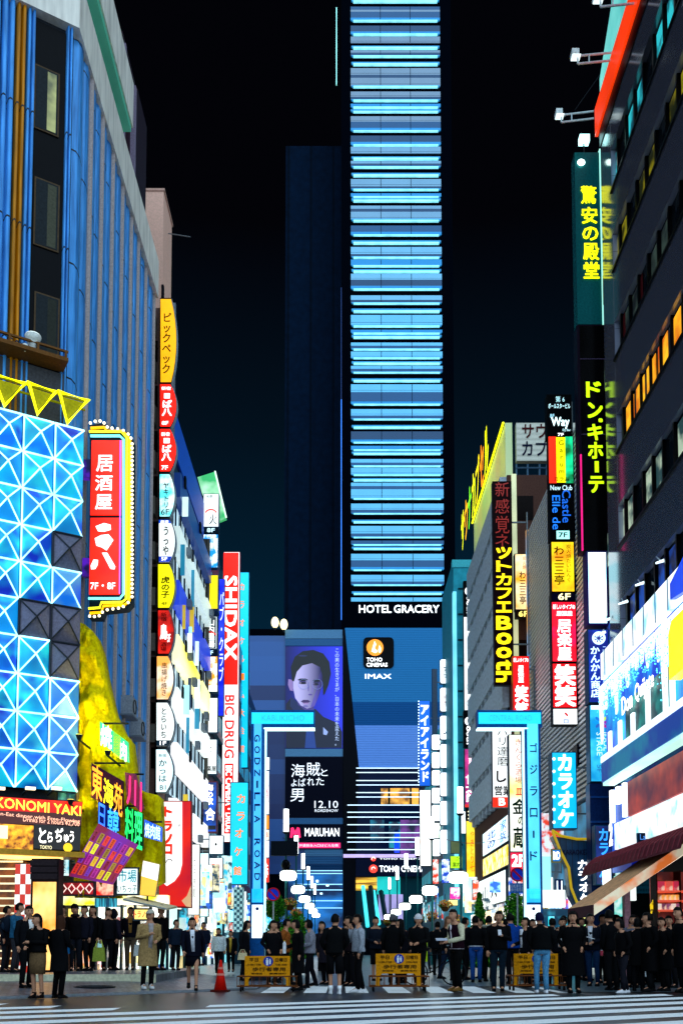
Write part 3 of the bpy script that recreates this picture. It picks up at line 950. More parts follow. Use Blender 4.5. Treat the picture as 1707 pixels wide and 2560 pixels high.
# blue neon wall of pyramids
nw = thing('neon_wall', 'blue and cyan neon wall of pyramid tiles crossed by white tubes', 'neon wall', fc.at(-2, fc.px(100, 1980)[1]))
fn_ = Fr(fc.at(0, 0, .35), fc.u)
cols = [fn_.px(x, 1500)[0] for x in (-112, -33, 47, 127, 203)]
zr = [fn_.px(127, y)[1] for y in (1056, 1975)]
NR = 10
tones = ['#0430d0', '#0668f0', '#0a98e8', '#10b8d4', '#0890e8', '#18c0d8']
WT = E('#b0f0ff', 1.7, .35, 2)
DIMT = M('dead_tube', '#30343c', .4)
MB().box(fn_, cols[0], cols[-1], zr[1], zr[0], -.3, -.02).build('backing', M('neon_back', '#0a1c3a', .5), nw)
rnd = random.Random(4)
for ci in range(4):
    for r in range(NR):
        a, b = cols[ci] + .01, cols[ci + 1] - .01
        t, bt = zr[0] + (zr[1] - zr[0]) * r / NR, zr[0] + (zr[1] - zr[0]) * (r + 1) / NR
        cx_, cy_ = (a + b) / 2, (t + bt) / 2
        dead = (ci == 2 and r == 5) or (ci == 3 and r in (3, 5, 6))
        half = ci == 3 and r in (4, 7, 8, 9)
        base = rnd.choice(tones)
        mats, mi = [], []
        for k in range(4):
            cc = rnd.choice([base, base, rnd.choice(tones)])
            if dead:
                mats.append(M('dead_tile' + str(k % 2), ('#6a6678', '#7c788c')[k % 2], .3))
            else:
                mats.append(emix(rnd.choice(['#0224a8', '#0448c8', '#0468d0', '#067cc0']), rnd.choice(['#08b4e0', '#10ccd8', '#28e0e4', '#0898e8']) if not half else '#4a88b8', rnd.choice([.32, .5, .72]), rnd.choice([1.3, 2.0]), .32, .72, detail=1))
        vs = [fn_.at(a, bt, 0), fn_.at(b, bt, 0), fn_.at(b, t, 0), fn_.at(a, t, 0), fn_.at(cx_, cy_, .34)]
        mb = MB()
        for k in range(4):
            mb.add([vs[k], vs[(k + 1) % 4], vs[4]], [(0, 1, 2)], k)
        pn = mb.build('pyramid_tile', mats, nw)
        tb_ = MB()
        for k in range(4):
            tb_.tube([fn_.at(*((a, bt), (b, bt), (b, t), (a, t))[k], .03), fn_.at(cx_, cy_, .37)], .024, 5)
        if ci < 4:
            tb_.tube([fn_.at(a + .02, bt, .06), fn_.at(a + .02, t, .06)], .026, 5)
            tb_.tube([fn_.at(a, t - .01, .05), fn_.at(b, t - .01, .05)], .03, 5)
        tb_.build('neon_tube', DIMT if dead else WT, pn)
# ================================================================== LEFT SIDE SIGNS
WHT = E('#eef8f4', 1.15, .1)
RED = E('#ff1808', 1.8, .25)
WTX, BTX, RTX = T('#ffffff', 2.0), INK('#05060a'), T('#e01010', 1.0)
Y0 = 29.2
fs = facing(Y0)
u0, u1, v0, v1 = fs.rect(226, 1068, 337, 1545)
rs = thing('neon_sign', 'tall red izakaya sign edged by neon tubes and a row of bulbs', 'neon sign', fs.at((u0 + u1) / 2, v0))
R_ = lambda *a: fs.rect(*a)
pth = lambda L, n=.1: [fs.at(*fs.px(x, y), n) for x, y in L]
hous = [fs.px(x, y) for x, y in ((226, 1062), (262, 1058), (276, 1076), (318, 1080), (334, 1100), (331, 1508), (318, 1522), (262, 1528), (256, 1545), (224, 1545))]
MB().poly(fs, hous, -.35, 0).build('casing', M('sign_dark', '#14202a', .4, .3), rs)
for r in ((229, 1103, 305, 1289), (226, 1296, 302, 1487)):
    MB().box(fs, *R_(*r), 0, .05).build('red_panel', emix('#a00404', '#ff2408', 1.1, .9, .2, .5), rs)
mb = MB()
for ch, r in (('居', (243, 1140, 284, 1181)), ('酒', (240, 1190, 283, 1229)), ('屋', (240, 1238, 282, 1276))):
    lettering(mb, fs, ch, *R_(*r), .06, 'h', .03)
mb.build('lettering', T('#fff4f4', 2.0), rs)
mb = MB()
mb.poly(fs, [fs.px(x, y) for x, y in ((241, 1318), (262, 1310), (278, 1314), (279, 1326), (262, 1331), (247, 1330))], .05, .07)
mb.poly(fs, [fs.px(x, y) for x, y in ((239, 1348), (255, 1340), (273, 1338), (285, 1352), (276, 1366), (268, 1378), (256, 1370), (243, 1366))], .05, .07)
mb.poly(fs, [fs.px(x, y) for x, y in ((229, 1416), (236, 1401), (247, 1402), (246, 1414), (240, 1424), (230, 1425))], .05, .07)
mb.poly(fs, [fs.px(x, y) for x, y in ((257, 1384), (270, 1384), (290, 1418), (288, 1425), (278, 1424))], .05, .07)
mb.build('brush_character', T('#fff4f4', 2.0), rs)
lettering(MB(), fs, '7F・8F', *R_(228, 1458, 290, 1475), .06, 'h', .02).build('lettering', T('#ffffff', 1.8), rs)
MB().tube(pth([(229, 1094), (302, 1094), (311, 1102), (311, 1488), (302, 1499), (224, 1499)]), .04, 8).build('neon_tube', E('#70f4ff', 2.0, .1, 2), rs)
MB().tube(pth([(226, 1083), (306, 1083), (320, 1100), (318, 1500), (308, 1508), (256, 1509), (252, 1522), (224, 1524)]), .04, 8).build('neon_tube', E('#f8f020', 1.7, .1, 2), rs)
MB().tube(pth([(228, 1072), (262, 1070), (268, 1080), (308, 1080), (326, 1098), (324, 1504), (312, 1514), (260, 1516), (255, 1532), (226, 1534)], .04), .045, 8).build('neon_tube', E('#f4a800', 1.5, .1, 2), rs)
MB().tube(pth([(303, 1104), (301, 1486)], .07), .02, 6).build('neon_tube', E('#c060ff', 1.4, .1, 2), rs)
BULB = E('#fff2c8', 3.0, .1)
bl = [(332, 1112 + i * 10.6) for i in range(37)] + [(228, 1060), (240, 1056), (252, 1055), (262, 1060), (270, 1070), (282, 1073), (296, 1075), (310, 1079), (322, 1088), (329, 1098)] + \
     [(226, 1542), (238, 1543), (250, 1541), (258, 1532), (270, 1526), (284, 1524), (298, 1522), (310, 1518), (322, 1508)]
for x, y in bl:
    MB().ball(fs.at(*fs.px(x, y), .06), .045, seg=8, rings=5).build('bulb', BULB, rs, True)
for y in (1168, 1415):
    a = fs.rect(205, y - 22, 228, y + 22)
    MB().box(fs, a[0], a[1] + .1, a[2], a[3], -.3, -.05).build('bracket', emix('#100848', '#5a18c0', .6, 2), rs)

# ---- artificial rock and the signs on it
Yr = 28.7
fk = facing(Yr)
rk = thing('rock_cladding', 'yellow artificial rock face climbing the building corner behind neon signs', 'rock', fk.at(*fk.px(290, 2240)))
outline = [(194, 1552), (206, 1553), (228, 1572), (243, 1615), (252, 1668), (262, 1715), (276, 1770), (300, 1820), (318, 1842), (325, 1900), (330, 1960), (362, 1978), (392, 1985), (396, 2085), (397, 2200), (300, 2250), (190, 2250), (194, 2000)]
ROCK = M('ochre_rock', '#ffd800', .75, 0, .35, 2.0, .9)
N, L, b = nodes_of(ROCK)
src = b.inputs['Base Color'].links[0].from_socket
tcn, n1, cr, mx = N.new('ShaderNodeTexCoord'), N.new('ShaderNodeTexNoise'), N.new('ShaderNodeValToRGB'), N.new('ShaderNodeMix')
mpr = N.new('ShaderNodeMapping')
mpr.inputs['Scale'].default_value = (1.6, 1.6, .6)
n1.inputs['Scale'].default_value = 1.1
n1.inputs['Detail'].default_value = 7
n1.inputs['Roughness'].default_value = .7
cr.color_ramp.elements[0].position, cr.color_ramp.elements[1].position = .30, .42
mx.data_type = 'RGBA'
mx.inputs[6].default_value = (.09, .05, .004, 1)
L.new(tcn.outputs['Object'], mpr.inputs[0])
L.new(mpr.outputs[0], n1.inputs['Vector'])
L.new(n1.outputs[0], cr.inputs[0])
L.new(cr.outputs[0], mx.inputs[0])
L.new(src, mx.inputs[7])
L.new(mx.outputs[2], b.inputs['Base Color'])
mb = MB()
nx, ny = 36, 110
idx = {}
for j in range(ny + 1):
    for i in range(nx + 1):
        x, y = 186 + 214 * i / nx, 1548 + 704 * j / ny
        if inside(x, y, outline):
            u, v = fk.px(x, y)
            n = .5 * NZ.fractal(Vector((u * 1.6, v * .8, 3)), .9, 2.0, 6) + .4 * abs(NZ.noise(Vector((u * 3.0, v * 1.4, 1)))) - .25 * abs(NZ.noise(Vector((u * 6, v * 2.2, 9))))
            idx[(i, j)] = len(mb.v)
            mb.v.append(fk.at(u, v, n))
for (i, j) in idx:
    qd = [(i, j), (i, j + 1), (i + 1, j + 1), (i + 1, j)]
    if all(t in idx for t in qd):
        mb.f.append([idx[t] for t in qd])
        mb.m.append(0)
mb.poly(fk, [fk.px(x, y) for x, y in outline], -1.2, -.22)
mb.build('rock_face', ROCK, rk, True)

def neon_letters(label, items, Y, name='neon_sign', backs=(), group=None):
    f = facing(Y)
    xs = [i[1] for i in items]
    bx = (min(r[0] for r in xs), min(r[1] for r in xs), max(r[2] for r in xs), max(r[3] for r in xs))
    a = f.rect(*bx)
    root = thing(name, label, 'neon sign', f.at((a[0] + a[1]) / 2, a[2]), group)
    for pts, mt in backs:
        MB().poly(f, [f.px(x, y) for x, y in pts], -.14, -.03).build('backing', mt, root)
    for it in items:
        body, r, mt = it[:3]
        sk = it[3] if len(it) > 3 else 0
        lettering(MB(), f, body, *f.rect(*r), .03, 'h', .03, 0, sk).build('letter', mt, root)
    MB().tube([f.at(a[0], a[3] + .04, -.2), f.at(a[1], a[3] + .04, -.2)], .03).build('rail', DARK, root)
    return root


DK = M('letter_backing', '#2a1430', .5)
neon_letters('green lit sign slanting down the upper rock beside its yellow middle field', [('焼', (253, 1808, 281, 1865), T('#d8fff0', 1.6), -.12), ('肉', (302, 1850, 318, 1898), T('#d8fff0', 1.4), -.1)], 28.1, 'rock_sign',
             [([(250, 1803), (320, 1855), (322, 1905), (300, 1895), (250, 1852)], E('#08d878', 1.0, .4, 2)), ([(284, 1828), (302, 1842), (300, 1896), (284, 1885)], E('#f0e010', 1.2, .2))])
neon_letters('orange and yellow neon characters glowing on the rock face', [('東', (231, 1908, 258, 1990), E('#ff8a10', 1.7, .1, 2), -.2), ('海', (260, 1942, 285, 2008), E('#fff000', 1.7, .1, 2), -.2), ('苑', (286, 1952, 308, 2030), E('#ff9a10', 1.6, .1, 2), -.2)], 28.0, 'neon_sign',
             [([(228, 1906), (308, 1952), (308, 2032), (228, 1994)], M('char_backing', '#3a1430', .5))])
neon_letters('pink and white striped neon sign at the outer edge of the rock', [('川', (318, 1936, 356, 2010), E('#ff1a6a', 1.5, .2, 2), -.25)], 28.0, 'neon_sign',
             [([(312, 1930), (340, 1935), (360, 2022), (350, 2028), (318, 1998)], M('rose_back', '#8a3a5a', .4))])
neon_letters('deep blue neon characters under the orange ones on the rock', [('日', (248, 2006, 264, 2066), E('#2a70ff', 1.6, .3, 3), -.1), ('韓', (270, 2018, 298, 2090), E('#30a0ff', 1.6, .3, 3), -.1)], 28.0, 'neon_sign',
             [([(245, 2003), (299, 2020), (299, 2075), (245, 2066)], M('blue_back', '#0a1a6a', .4))])
neon_letters('bright green neon characters low on the rock between two blue signs', [('料', (314, 2016, 336, 2100), E('#10e860', 1.6, .2, 3), -.1), ('理', (337, 2026, 357, 2118), E('#20f070', 1.6, .2, 3), -.1)], 28.0, 'neon_sign',
             [([(312, 2012), (358, 2034), (358, 2122), (312, 2098)], M('green_back', '#043a1a', .4))])
neon_letters('small blue lit plate next to the white pennant banner', [('焼肉館', (363, 2056, 402, 2092), T('#c8e8ff', 1.6), -.12)], 28.0, 'rock_sign',
             [([(361, 2048), (405, 2068), (404, 2104), (361, 2092)], E('#0a50d0', .9, .3))])

for lb, x, y, en in (('black arm lamp lighting the upper rock beside the green lit sign', 232, 1876, 34), ('black arm lamp lighting the rock beside the pink neon sign', 300, 1914, 26), ('black arm lamp lighting the rock foot above the menu banner', 212, 2030, 26)):
    p_ = fk.at(*fk.px(x, y), 1.5)
    root = thing('rock_lamp', lb, 'lamp', p_, 'arm lamps on the rock')
    MB().tube([p_, fk.at(*fk.px(x, y), -.1)], .03, 6).build('arm', DARK, root)
    MB().loft([(p_ + Vector((0, 0, 0)), .05, .05), (p_ + Vector((0, 0, .14)), .1, .1)], 10).build('lamp_head', DARK, root)
    MB().loft([(p_ + Vector((0, 0, .14)), .09, .09), (p_ + Vector((0, 0, .15)), .09, .09)], 10).build('lens', E('#ffe860', 3, .1), root)
    li = bpy.data.lights.new('rock_lamp_light', 'SPOT')
    li.energy, li.color, li.spot_size, li.spot_blend, li.shadow_soft_size = en * 4.6, (1, .86, .12), rad(130), .6, .1
    lo = bpy.data.objects.new('rock_lamp_light', li)
    COL.objects.link(lo)
    lo.location = p_ + Vector((0, -.05, .2))
    lo.rotation_euler = Vector((.15, .8, .75)).to_track_quat('-Z', 'Y').to_euler()

# ---- slanting menu banner
fb = facing(27.4)
bn = thing('menu_banner', 'slanting purple and orange banner crossed by diagonal strips of menu writing', 'banner', fb.at(*fb.px(250, 2200)))
bpts = [(247, 2058), (346, 2112), (282, 2212), (172, 2190)]
MB().poly(fb, [fb.px(x, y) for x, y in bpts], -.04, 0).build('cloth', emix('#8a0a3a', '#7a18a0', .55, .9), bn)
cols_ = ['#8a1030', '#d84a10', '#e8b010', '#a07818', '#7a28a8', '#f0e020', '#e03020', '#b82090']
for i in range(7):
    t0, t1 = i / 7 + .02, (i + 1) / 7 - .03
    for k in range(4):
        s0, s1 = .12 + k * .21, .12 + k * .21 + .19
        def at_(t, s):
            a = Vector(fb.px(*bpts[0])).lerp(Vector(fb.px(*bpts[1])), t)
            b = Vector(fb.px(*bpts[3])).lerp(Vector(fb.px(*bpts[2])), t)
            return a.lerp(b, s)
        quad = [at_(t0, s0), at_(t1, s0), at_(t1, s1), at_(t0, s1)]
        o = MB().poly(fb, [tuple(p) for p in quad], 0, .012).build('menu_strip', E(cols_[(i * 3 + k * 2) % 8], .75, .3, 2), bn)
        body = random.choice(['焼肉定食', '生ビール', '食べ放題', '飲み放題', 'ホルモン'])
        tm = MB()
        vs, fs2 = textmesh('\n'.join(body), .0)
        xs, yy = [p.x for p in vs], [p.y for p in vs]
        out = []
        for p in vs:
            a, b = (p.x - min(xs)) / (max(xs) - min(xs)), (p.y - min(yy)) / (max(yy) - min(yy))
            tt, ss = t0 + (t1 - t0) * (.22 + .56 * a), s1 + (s0 - s1) * (.08 + .84 * b)
            qv = at_(tt, ss)
            out.append(fb.at(qv.x, qv.y, .02))
        tm.add(out, fs2).build('lettering', INK('#10060a'), o)

# ---- grill restaurant sign and the entrance below it
fo = Fr(fc.at(0, 0, .85), fc.u)
gs = thing('restaurant_sign', 'red and black grill restaurant sign with yellow capitals and food picture', 'sign', fo.at(-1.2, fo.px(100, 2125)[1]))
def Q(x0, y0, x1, y1):
    return fo.rect(x0, y0, x1, y1)
tl, tr, br_, bl_ = (-60, 1985), (207, 2004), (200, 2128), (-60, 2120)
MB().poly(fo, [fo.px(*p) for p in (tl, tr, br_, bl_)], -.3, 0).build('casing', M('sign_dark', '#1a0a06', .4), gs)
MB().poly(fo, [fo.px(*p) for p in ((-60, 1988), (206, 2006), (205, 2035), (-60, 2024))], 0, .02).build('red_panel', emix('#c01004', '#ff3008', 1.2, 1.2), gs)
MB().poly(fo, [fo.px(*p) for p in ((-60, 2024), (205, 2035), (203, 2064), (-60, 2058))], 0, .018).build('brown_panel', E('#4a1408', .7, .3), gs)
lettering(MB(), fo, 'OKONOMI YAKI', *Q(-40, 1998, 203, 2024), .03, 'h', .03, 0, -.1).build('lettering', T('#ffe040', 1.6), gs)
lettering(MB(), fo, 'All-You-Can-Eat dinner with Free-Flowing', *Q(-75, 2031, 200, 2043), .03, 'h', .02, 0, -.1).build('lettering', T('#ffb898', 1.3), gs)
lettering(MB(), fo, 'Drinks for 2 hours ¥2,700', *Q(58, 2046, 199, 2060), .03, 'h', .02, 0, -.04).build('lettering', T('#ffb898', 1.3), gs)
MB().box(fo, *Q(-60, 2060, 84, 2122), 0, .02).build('food_picture', emix('#5a1800', '#ffb020', 1.4, 4.5, .35, .62, detail=5), gs)
MB().box(fo, *Q(-60, 2062, 20, 2095), .02, .026).build('plate_picture', E('#ffe8a0', 1.8, .3), gs)
MB().box(fo, *Q(85, 2064, 201, 2124), 0, .02).build('black_panel', E('#140a06', .5, .3), gs)
mb = MB()
for ch, r in (('と', (97, 2070, 116, 2108)), ('ら', (119, 2080, 132, 2106)), ('ぢ', (138, 2070, 158, 2106)), ('ゅ', (160, 2086, 172, 2106)), ('う', (174, 2078, 185, 2106))):
    lettering(mb, fo, ch, *Q(*r), .03, 'h', .05)
mb.build('lettering', T('#fff8e8', 2.0), gs)
lettering(MB(), fo, 'TOKYO', *Q(100, 2114, 130, 2123), .03, 'h', .02).build('lettering', T('#ffe8b0', 1.3), gs)
MB().disc(fo, *fo.px(170, 2119), .13, .02, .03, 16).build('yellow_dot', E('#f0c010', 1.2), gs)
for x in (-15, 60, 125):
    MB().tube([fo.at(*fo.px(x, 1985), -.2), fo.at(*fo.px(x + 6, 1975), .35)], .03).build('lamp_arm', DARK, gs)
    MB().box(fo, *Q(x - 2, 1972, x + 22, 1979), .3, .42).build('lamp_head', E('#ffe8c0', 1.5), gs)
cn = thing('lit_canopy', 'shallow amber canopy glowing under the grill restaurant sign', 'canopy', fo.at(-1.2, fo.px(100, 2148)[1]))
MB().box(fo, *Q(-60, 2128, 202, 2142), -.4, .5).build('canopy_slab', M('amber_metal', '#b8862c', .4, .5), cn)
MB().box(fo, *Q(-60, 2142, 150, 2147), -.3, .4).build('light_panel', E('#ffd070', 2.2, .2), cn)

YS = 26.25
f5 = facing(YS)
st = thing('entrance_stair', 'wooden stair with bright nosings rising behind the checkered pillar', 'stair', f5.at(*f5.px(10, 2440)))
for i in range(16):
    y = 2452 - i * 19
    a = f5.rect(-60, y - 19, 40, y)
    MB().box(f5, a[0], a[1], a[2], a[3] + .01, -.8 - .04 * i, -.04 * i).build('step', emix('#3a1c06', '#8a4a14', .35, 2), st)  # light on the wood is put in as a faint glow
    MB().box(f5, a[0], a[1], a[3] - .035, a[3] + .012, -.04 * i, -.04 * i + .02).build('nosing', E('#ffe8b8', 1.0, .2), st)
cp = thing('checkered_pillar', 'square pillar with red and white checks by the entrance stair', 'pillar', f5.at(*f5.px(57, 2440)))
a = f5.rect(36, 2160, 76, 2440)
MB().box(f5, *a, -.5, 0).build('shaft', M('pillar_white', '#e8e4da', .5), cp)
nrow = 11
for r in range(nrow):
    for c_ in range(3):
        w_, h_ = (a[1] - a[0]) / 3, (a[3] - a[2]) / nrow
        red = (r + c_) % 2 == 0
        MB().box(f5, a[0] + w_ * c_ + .005, a[0] + w_ * (c_ + 1) - .005, a[3] - h_ * (r + 1) + .005, a[3] - h_ * r - .005, 0, .015).build('check_tile', E('#d83018', .55, .1) if red else E('#f4f0e4', .8, .1), cp)
lp = thing('glowing_display', 'tall amber light panel in a dark frame beside the checkered pillar', 'light panel', f5.at(*f5.px(110, 2440)))
MB().box(f5, *f5.rect(76, 2146, 145, 2440), -.5, -.02).build('frame', M('dark_plank', '#1c1416', .5), lp)
MB().box(f5, *f5.rect(82, 2205, 139, 2425), -.02, .03).build('light_panel', emix('#ff8a08', '#ffe890', 1.25, 1.1, .35, .68), lp)
for i in range(3):
    MB().box(f5, *f5.rect(77, 2150 + i * 17, 144, 2164 + i * 17), -.02, .02).build('plank', M('dark_plank', '#2a2024', .5), lp)

# ---- shop fronts behind the crowd
def board(label, r, Y, face, texts=(), name='shop_sign', depth=.15, **k):
    return sign(label, r, Y, face, texts, depth=depth, name=name, **k)
board('maroon lattice board with white diamonds below the slanting banner', (145, 2203, 238, 2240), 28.4, emix('#5a0a14', '#c02030', .7, 2), [('◇◇◇◇', (.04, .15, .96, .85), T('#ffd8d0', 1.2))])
board('glowing red and pink food picture next to the maroon lattice board', (238, 2200, 288, 2242), 28.5, emix('#e01810', '#ffc0a0', 1.3, 3, .4, .55))
board('narrow white and teal notice hanging left of the slanting banner', (151, 2140, 176, 2192), 28.6, emix('#e8fff8', '#30a0b8', 1.3, 2.4), [('営業中', (.25, .1, .6, .9), INK('#063040'), 'v')])
board('white market hall sign with teal characters beside the beer glass sign', (290, 2168, 348, 2238), 28.3, E('#e8fff8', 1.3, .15), [('市場', (.1, .08, .9, .55), T('#0a8a98', .7), 'h', .03), ('いちっ子', (.08, .64, .92, .92), INK('#0a4a50'), 'h', .02)])
mg = thing('beer_sign', 'tapered sign shaped like a foaming beer glass, white above amber', 'sign', facing(28.2).at(*facing(28.2).px(372, 2246)))
fm = facing(28.2)
MB().poly(fm, [fm.px(x, y) for x, y in ((358, 2150), (400, 2160), (388, 2242), (350, 2238))], -.15, 0).build('casing', M('glass_rim', '#c8a860', .4), mg)
MB().poly(fm, [fm.px(x, y) for x, y in ((359, 2152), (399, 2162), (394, 2202), (354, 2190))], 0, .02).build('foam', E('#fff4dc', 1.3, .15), mg)
MB().poly(fm, [fm.px(x, y) for x, y in ((354, 2190), (394, 2202), (388, 2240), (351, 2237))], 0, .02).build('beer', E('#f0b030', 1.1, .2), mg)
MB().box(fm, *fm.rect(366, 2240, 370, 2262), -.1, -.04).build('post', DARK, mg)
shopw = thing('market_shopfront', 'bright glazed market front with white light boxes behind the crowd', 'shopfront', (-7.2, 29.0, 0))
f6 = facing(29.0)
MB().box(f6, *f6.rect(145, 2238, 420, 2262), -.3, .1).build('fascia', emix('#f0f020', '#fffce8', 1.3, 1.2), shopw)
MB().box(f6, *f6.rect(240, 2246, 296, 2268), .1, .14).build('blue_valance', emix('#1a4a6a', '#40c0d8', .8, 5, stretch=(3, 1, .2)), shopw)
MB().box(f6, *f6.rect(145, 2262, 420, 2460), -1.6, -1.5).build('back_wall', emix('#b8d8d8', '#ffffff', 1.1, .7), shopw)
for x in (146, 186, 236, 262, 300, 333, 372, 415):
    MB().box(f6, *f6.rect(x, 2262, x + 5, 2460), -.2, 0).build('post', M('post_teal', '#1c3a48', .4), shopw)
for i, (x, y, w, h, c) in enumerate(((192, 2275, 40, 70, '#e8fcff'), (240, 2275, 18, 30, '#ffffff'), (240, 2310, 18, 26, '#e0ffff'), (240, 2340, 18, 26, '#ffffff'), (268, 2268, 30, 100, '#fff8e8'), (306, 2262, 26, 60, '#ffe8a0'), (150, 2270, 32, 60, '#ffe070'), (165, 2370, 60, 60, '#ff9a50'), (215, 2400, 50, 50, '#c04830'), (345, 2330, 60, 90, '#b8fff0'))):
    MB().box(f6, *f6.rect(x, y, x + w, y + h), -1.45, -.6).build('light_box', emix(c, '#ffffff', 1.2, 2.5, .4, .7), shopw)
aw = thing('shop_awning', 'cream awning over the yellow shop board near the pennant sign', 'awning', (-6.2, 28.4, 2.0))
fa = facing(28.0)
mb = MB()
a_, b_, c_, d_ = fa.px(320, 2236), fa.px(430, 2262), fa.px(425, 2272), fa.px(318, 2248)
mb.add([fa.at(*a_, -.9), fa.at(*b_, -.9), fa.at(*c_, .5), fa.at(*d_, .5), fa.at(a_[0], a_[1] - .06, -.9), fa.at(b_[0], b_[1] - .06, -.9), fa.at(c_[0], c_[1] - .06, .5), fa.at(d_[0], d_[1] - .06, .5)],
       [(0, 3, 2, 1), (4, 5, 6, 7), (3, 7, 6, 2), (0, 1, 5, 4), (0, 4, 7, 3), (1, 2, 6, 5)])
mb.build('canvas', M('cream_canvas', '#d8c8a0', .8), aw)
MB().tube([fa.at(d_[0], d_[1] - .03, .48), fa.at(c_[0], c_[1] - .03, .48)], .03).build('front_bar', STEEL, aw)
board('yellow shop board with red characters under the cream awning', (333, 2270, 378, 2302), 28.2, E('#ffe070', 1.3, .2), [('トラノコ', (.06, .25, .94, .75), T('#d83010', .9), 'h', .04)])

# ---- big pennant sign
Yp = 40.6
ft2 = facing(Yp)
tg = thing('pennant_sign', 'big red sign with white pointed banner and red vertical characters', 'sign', ft2.at(*ft2.px(436, 2270)))
MB().poly(ft2, [ft2.px(x, y) for x, y in ((398, 2002), (478, 2002), (478, 2270), (398, 2268))], -.4, 0).build('casing', M('red_case', '#a81408', .4), tg)
MB().poly(ft2, [ft2.px(x, y) for x, y in ((400, 2004), (477, 2004), (477, 2266), (399, 2266))], 0, .02).build('red_panel', emix('#e01c08', '#b80a20', 1.0, .5), tg)
MB().poly(ft2, [ft2.px(x, y) for x, y in ((401, 2005), (456, 2005), (456, 2160), (450, 2185), (437, 2203), (418, 2215), (399, 2200))], .02, .05).build('white_pennant', E('#fbf6f0', 1.25, .08), tg)
MB().poly(ft2, [ft2.px(x, y) for x, y in ((478, 2215), (478, 2268), (466, 2266), (455, 2252), (468, 2240))], .02, .05).build('curl', E('#e0b080', .8, .2), tg)
mb = MB()
for ch, y in (('ト', 2016), ('ラ', 2052), ('ノ', 2084), ('コ', 2110)):
    lettering(mb, ft2, ch, *ft2.rect(410, y, 432, y + 27), .07, 'h', .12)
mb.build('lettering', T('#f02808', 1.0), tg)
lettering(MB(), ft2, 'ちょいと一杯', *ft2.rect(446, 2008, 453, 2070), .07, 'v', 0).build('lettering', BTX, tg)
MB().tube([ft2.at(*ft2.px(x, y), .07) for x, y in ((402, 2145), (410, 2152), (414, 2160), (420, 2150), (428, 2148), (432, 2154))], .02, 5).build('whisker', BTX, tg)

# ---- column of barrel shaped signs
Yo = 42.6
fo2 = facing(Yo)
def barrel(y0, y1, x0, x1, xm):
    pts = [(x0, y0), (x1, y0)]
    for i in range(1, 8):
        t = i / 8
        pts.append((x1 + (xm - x1) * math.sin(math.pi * t) ** .8, y0 + (y1 - y0) * t))
    return pts + [(x1, y1), (x0, y1)]
ovals = [
    ('amber barrel sign with black vertical characters, topmost of the barrel column', 748, 955, 402, 428, 441, E('#ffae08', 1.15, .15), [('ピックペック', (.14, .17, .8, .9), BTX, 'v', .03)], ()),
    ('red barrel sign directly below the amber one', 961, 1066, 401, 426, 441, RED, [('新宿', (.1, .06, .8, .14), WTX), ('一', (.3, .22, .75, .34), WTX, 'h', .1), ('ば八', (.15, .38, .9, .76), WTX, 'v', .07), ('8F', (.15, .88, .65, .97), WTX, 'h', .03)], ()),
    ('red barrel sign directly above the pale cyan one', 1073, 1178, 400, 425, 440, RED, [('新宿', (.1, .08, .75, .17), WTX), ('一', (.3, .22, .75, .34), WTX, 'h', .1), ('ば八', (.15, .38, .9, .76), WTX, 'v', .07), ('7F', (.15, .87, .65, .97), WTX, 'h', .03)], ()),
    ('pale cyan barrel sign with black brush characters between red and blue capped ones', 1186, 1291, 400, 424, 437, emix('#58e8f0', '#e8fff8', 1.25, 1.4), [('ヤキトリ', (.28, .2, .75, .8), BTX, 'v', .05), ('6F', (.12, .83, .8, .97), BTX)], ()),
    ('white barrel sign with a dark blue foot and cap', 1300, 1405, 398, 424, 438, WHT, [('うっや', (.3, .16, .75, .84), BTX, 'v', .05), ('居酒', (.1, .015, .7, .09), WTX), ('5F', (.2, .89, .65, .97), WTX)], ((0, .08, E('#1048c8', .9)), (.87, 1, E('#1038b8', .9)))),
    ('yellow barrel sign with tall black characters between white and red ones', 1411, 1519, 396, 423, 437, E('#f8f000', 1.2, .08), [('虎の子', (.22, .28, .85, .78), BTX, 'v', .05), ('4F', (.25, .87, .7, .95), BTX)], ()),
    ('red barrel sign with a white figure and dark characters', 1526, 1634, 396, 422, 435, emix('#e01804', '#8a0802', 1.1, 1.4), [('新宿', (.2, .05, .65, .25), BTX, 'v', .02), ('鳥', (.15, .32, .7, .68), T('#fff4e8', 1.6), 'h', .08), ('3F', (.72, .55, .95, .74), WTX), ('酒場', (.2, .74, .65, .95), BTX, 'v', .02)], ()),
    ('white barrel sign with an orange border and green characters', 1641, 1748, 393, 420, 434, emix('#ffa848', '#fff8e8', 1.25, .8), [('串揚げ焼き', (.32, .14, .75, .92), INK('#063a2a'), 'v', .02)], ()),
    ('white barrel sign with thin black characters and a dark foot', 1757, 1865, 392, 419, 436, WHT, [('とらいち', (.32, .12, .7, .82), BTX, 'v', .03), ('1F', (.25, .89, .7, .98), WTX)], ((.87, 1, E('#08283a', .6)),)),
    ('white barrel sign with large dark hiragana, lowest of the barrel column', 1874, 1980, 391, 415, 433, E('#d8fbff', 1.4, .08), [('新宿', (.18, .1, .75, .18), INK('#06303a')), ('かっは', (.2, .24, .8, .76), INK('#06202a'), 'v', .03), ('B1', (.3, .84, .75, .95), INK('#06202a'))], ()),
]
MB_ = MB
pil = thing('sign_pillar', 'dark vertical rail carrying the column of barrel signs', 'sign pillar', (fo2.px(396, 1400)[0], Yo + .35, 0))
MB().box(fo2, fo2.px(391, 1400)[0], fo2.px(397, 1400)[0], 3.5, fo2.px(400, 700)[1], -.5, -.3).build('rail', M('rail_dark', '#120c16', .5), pil)
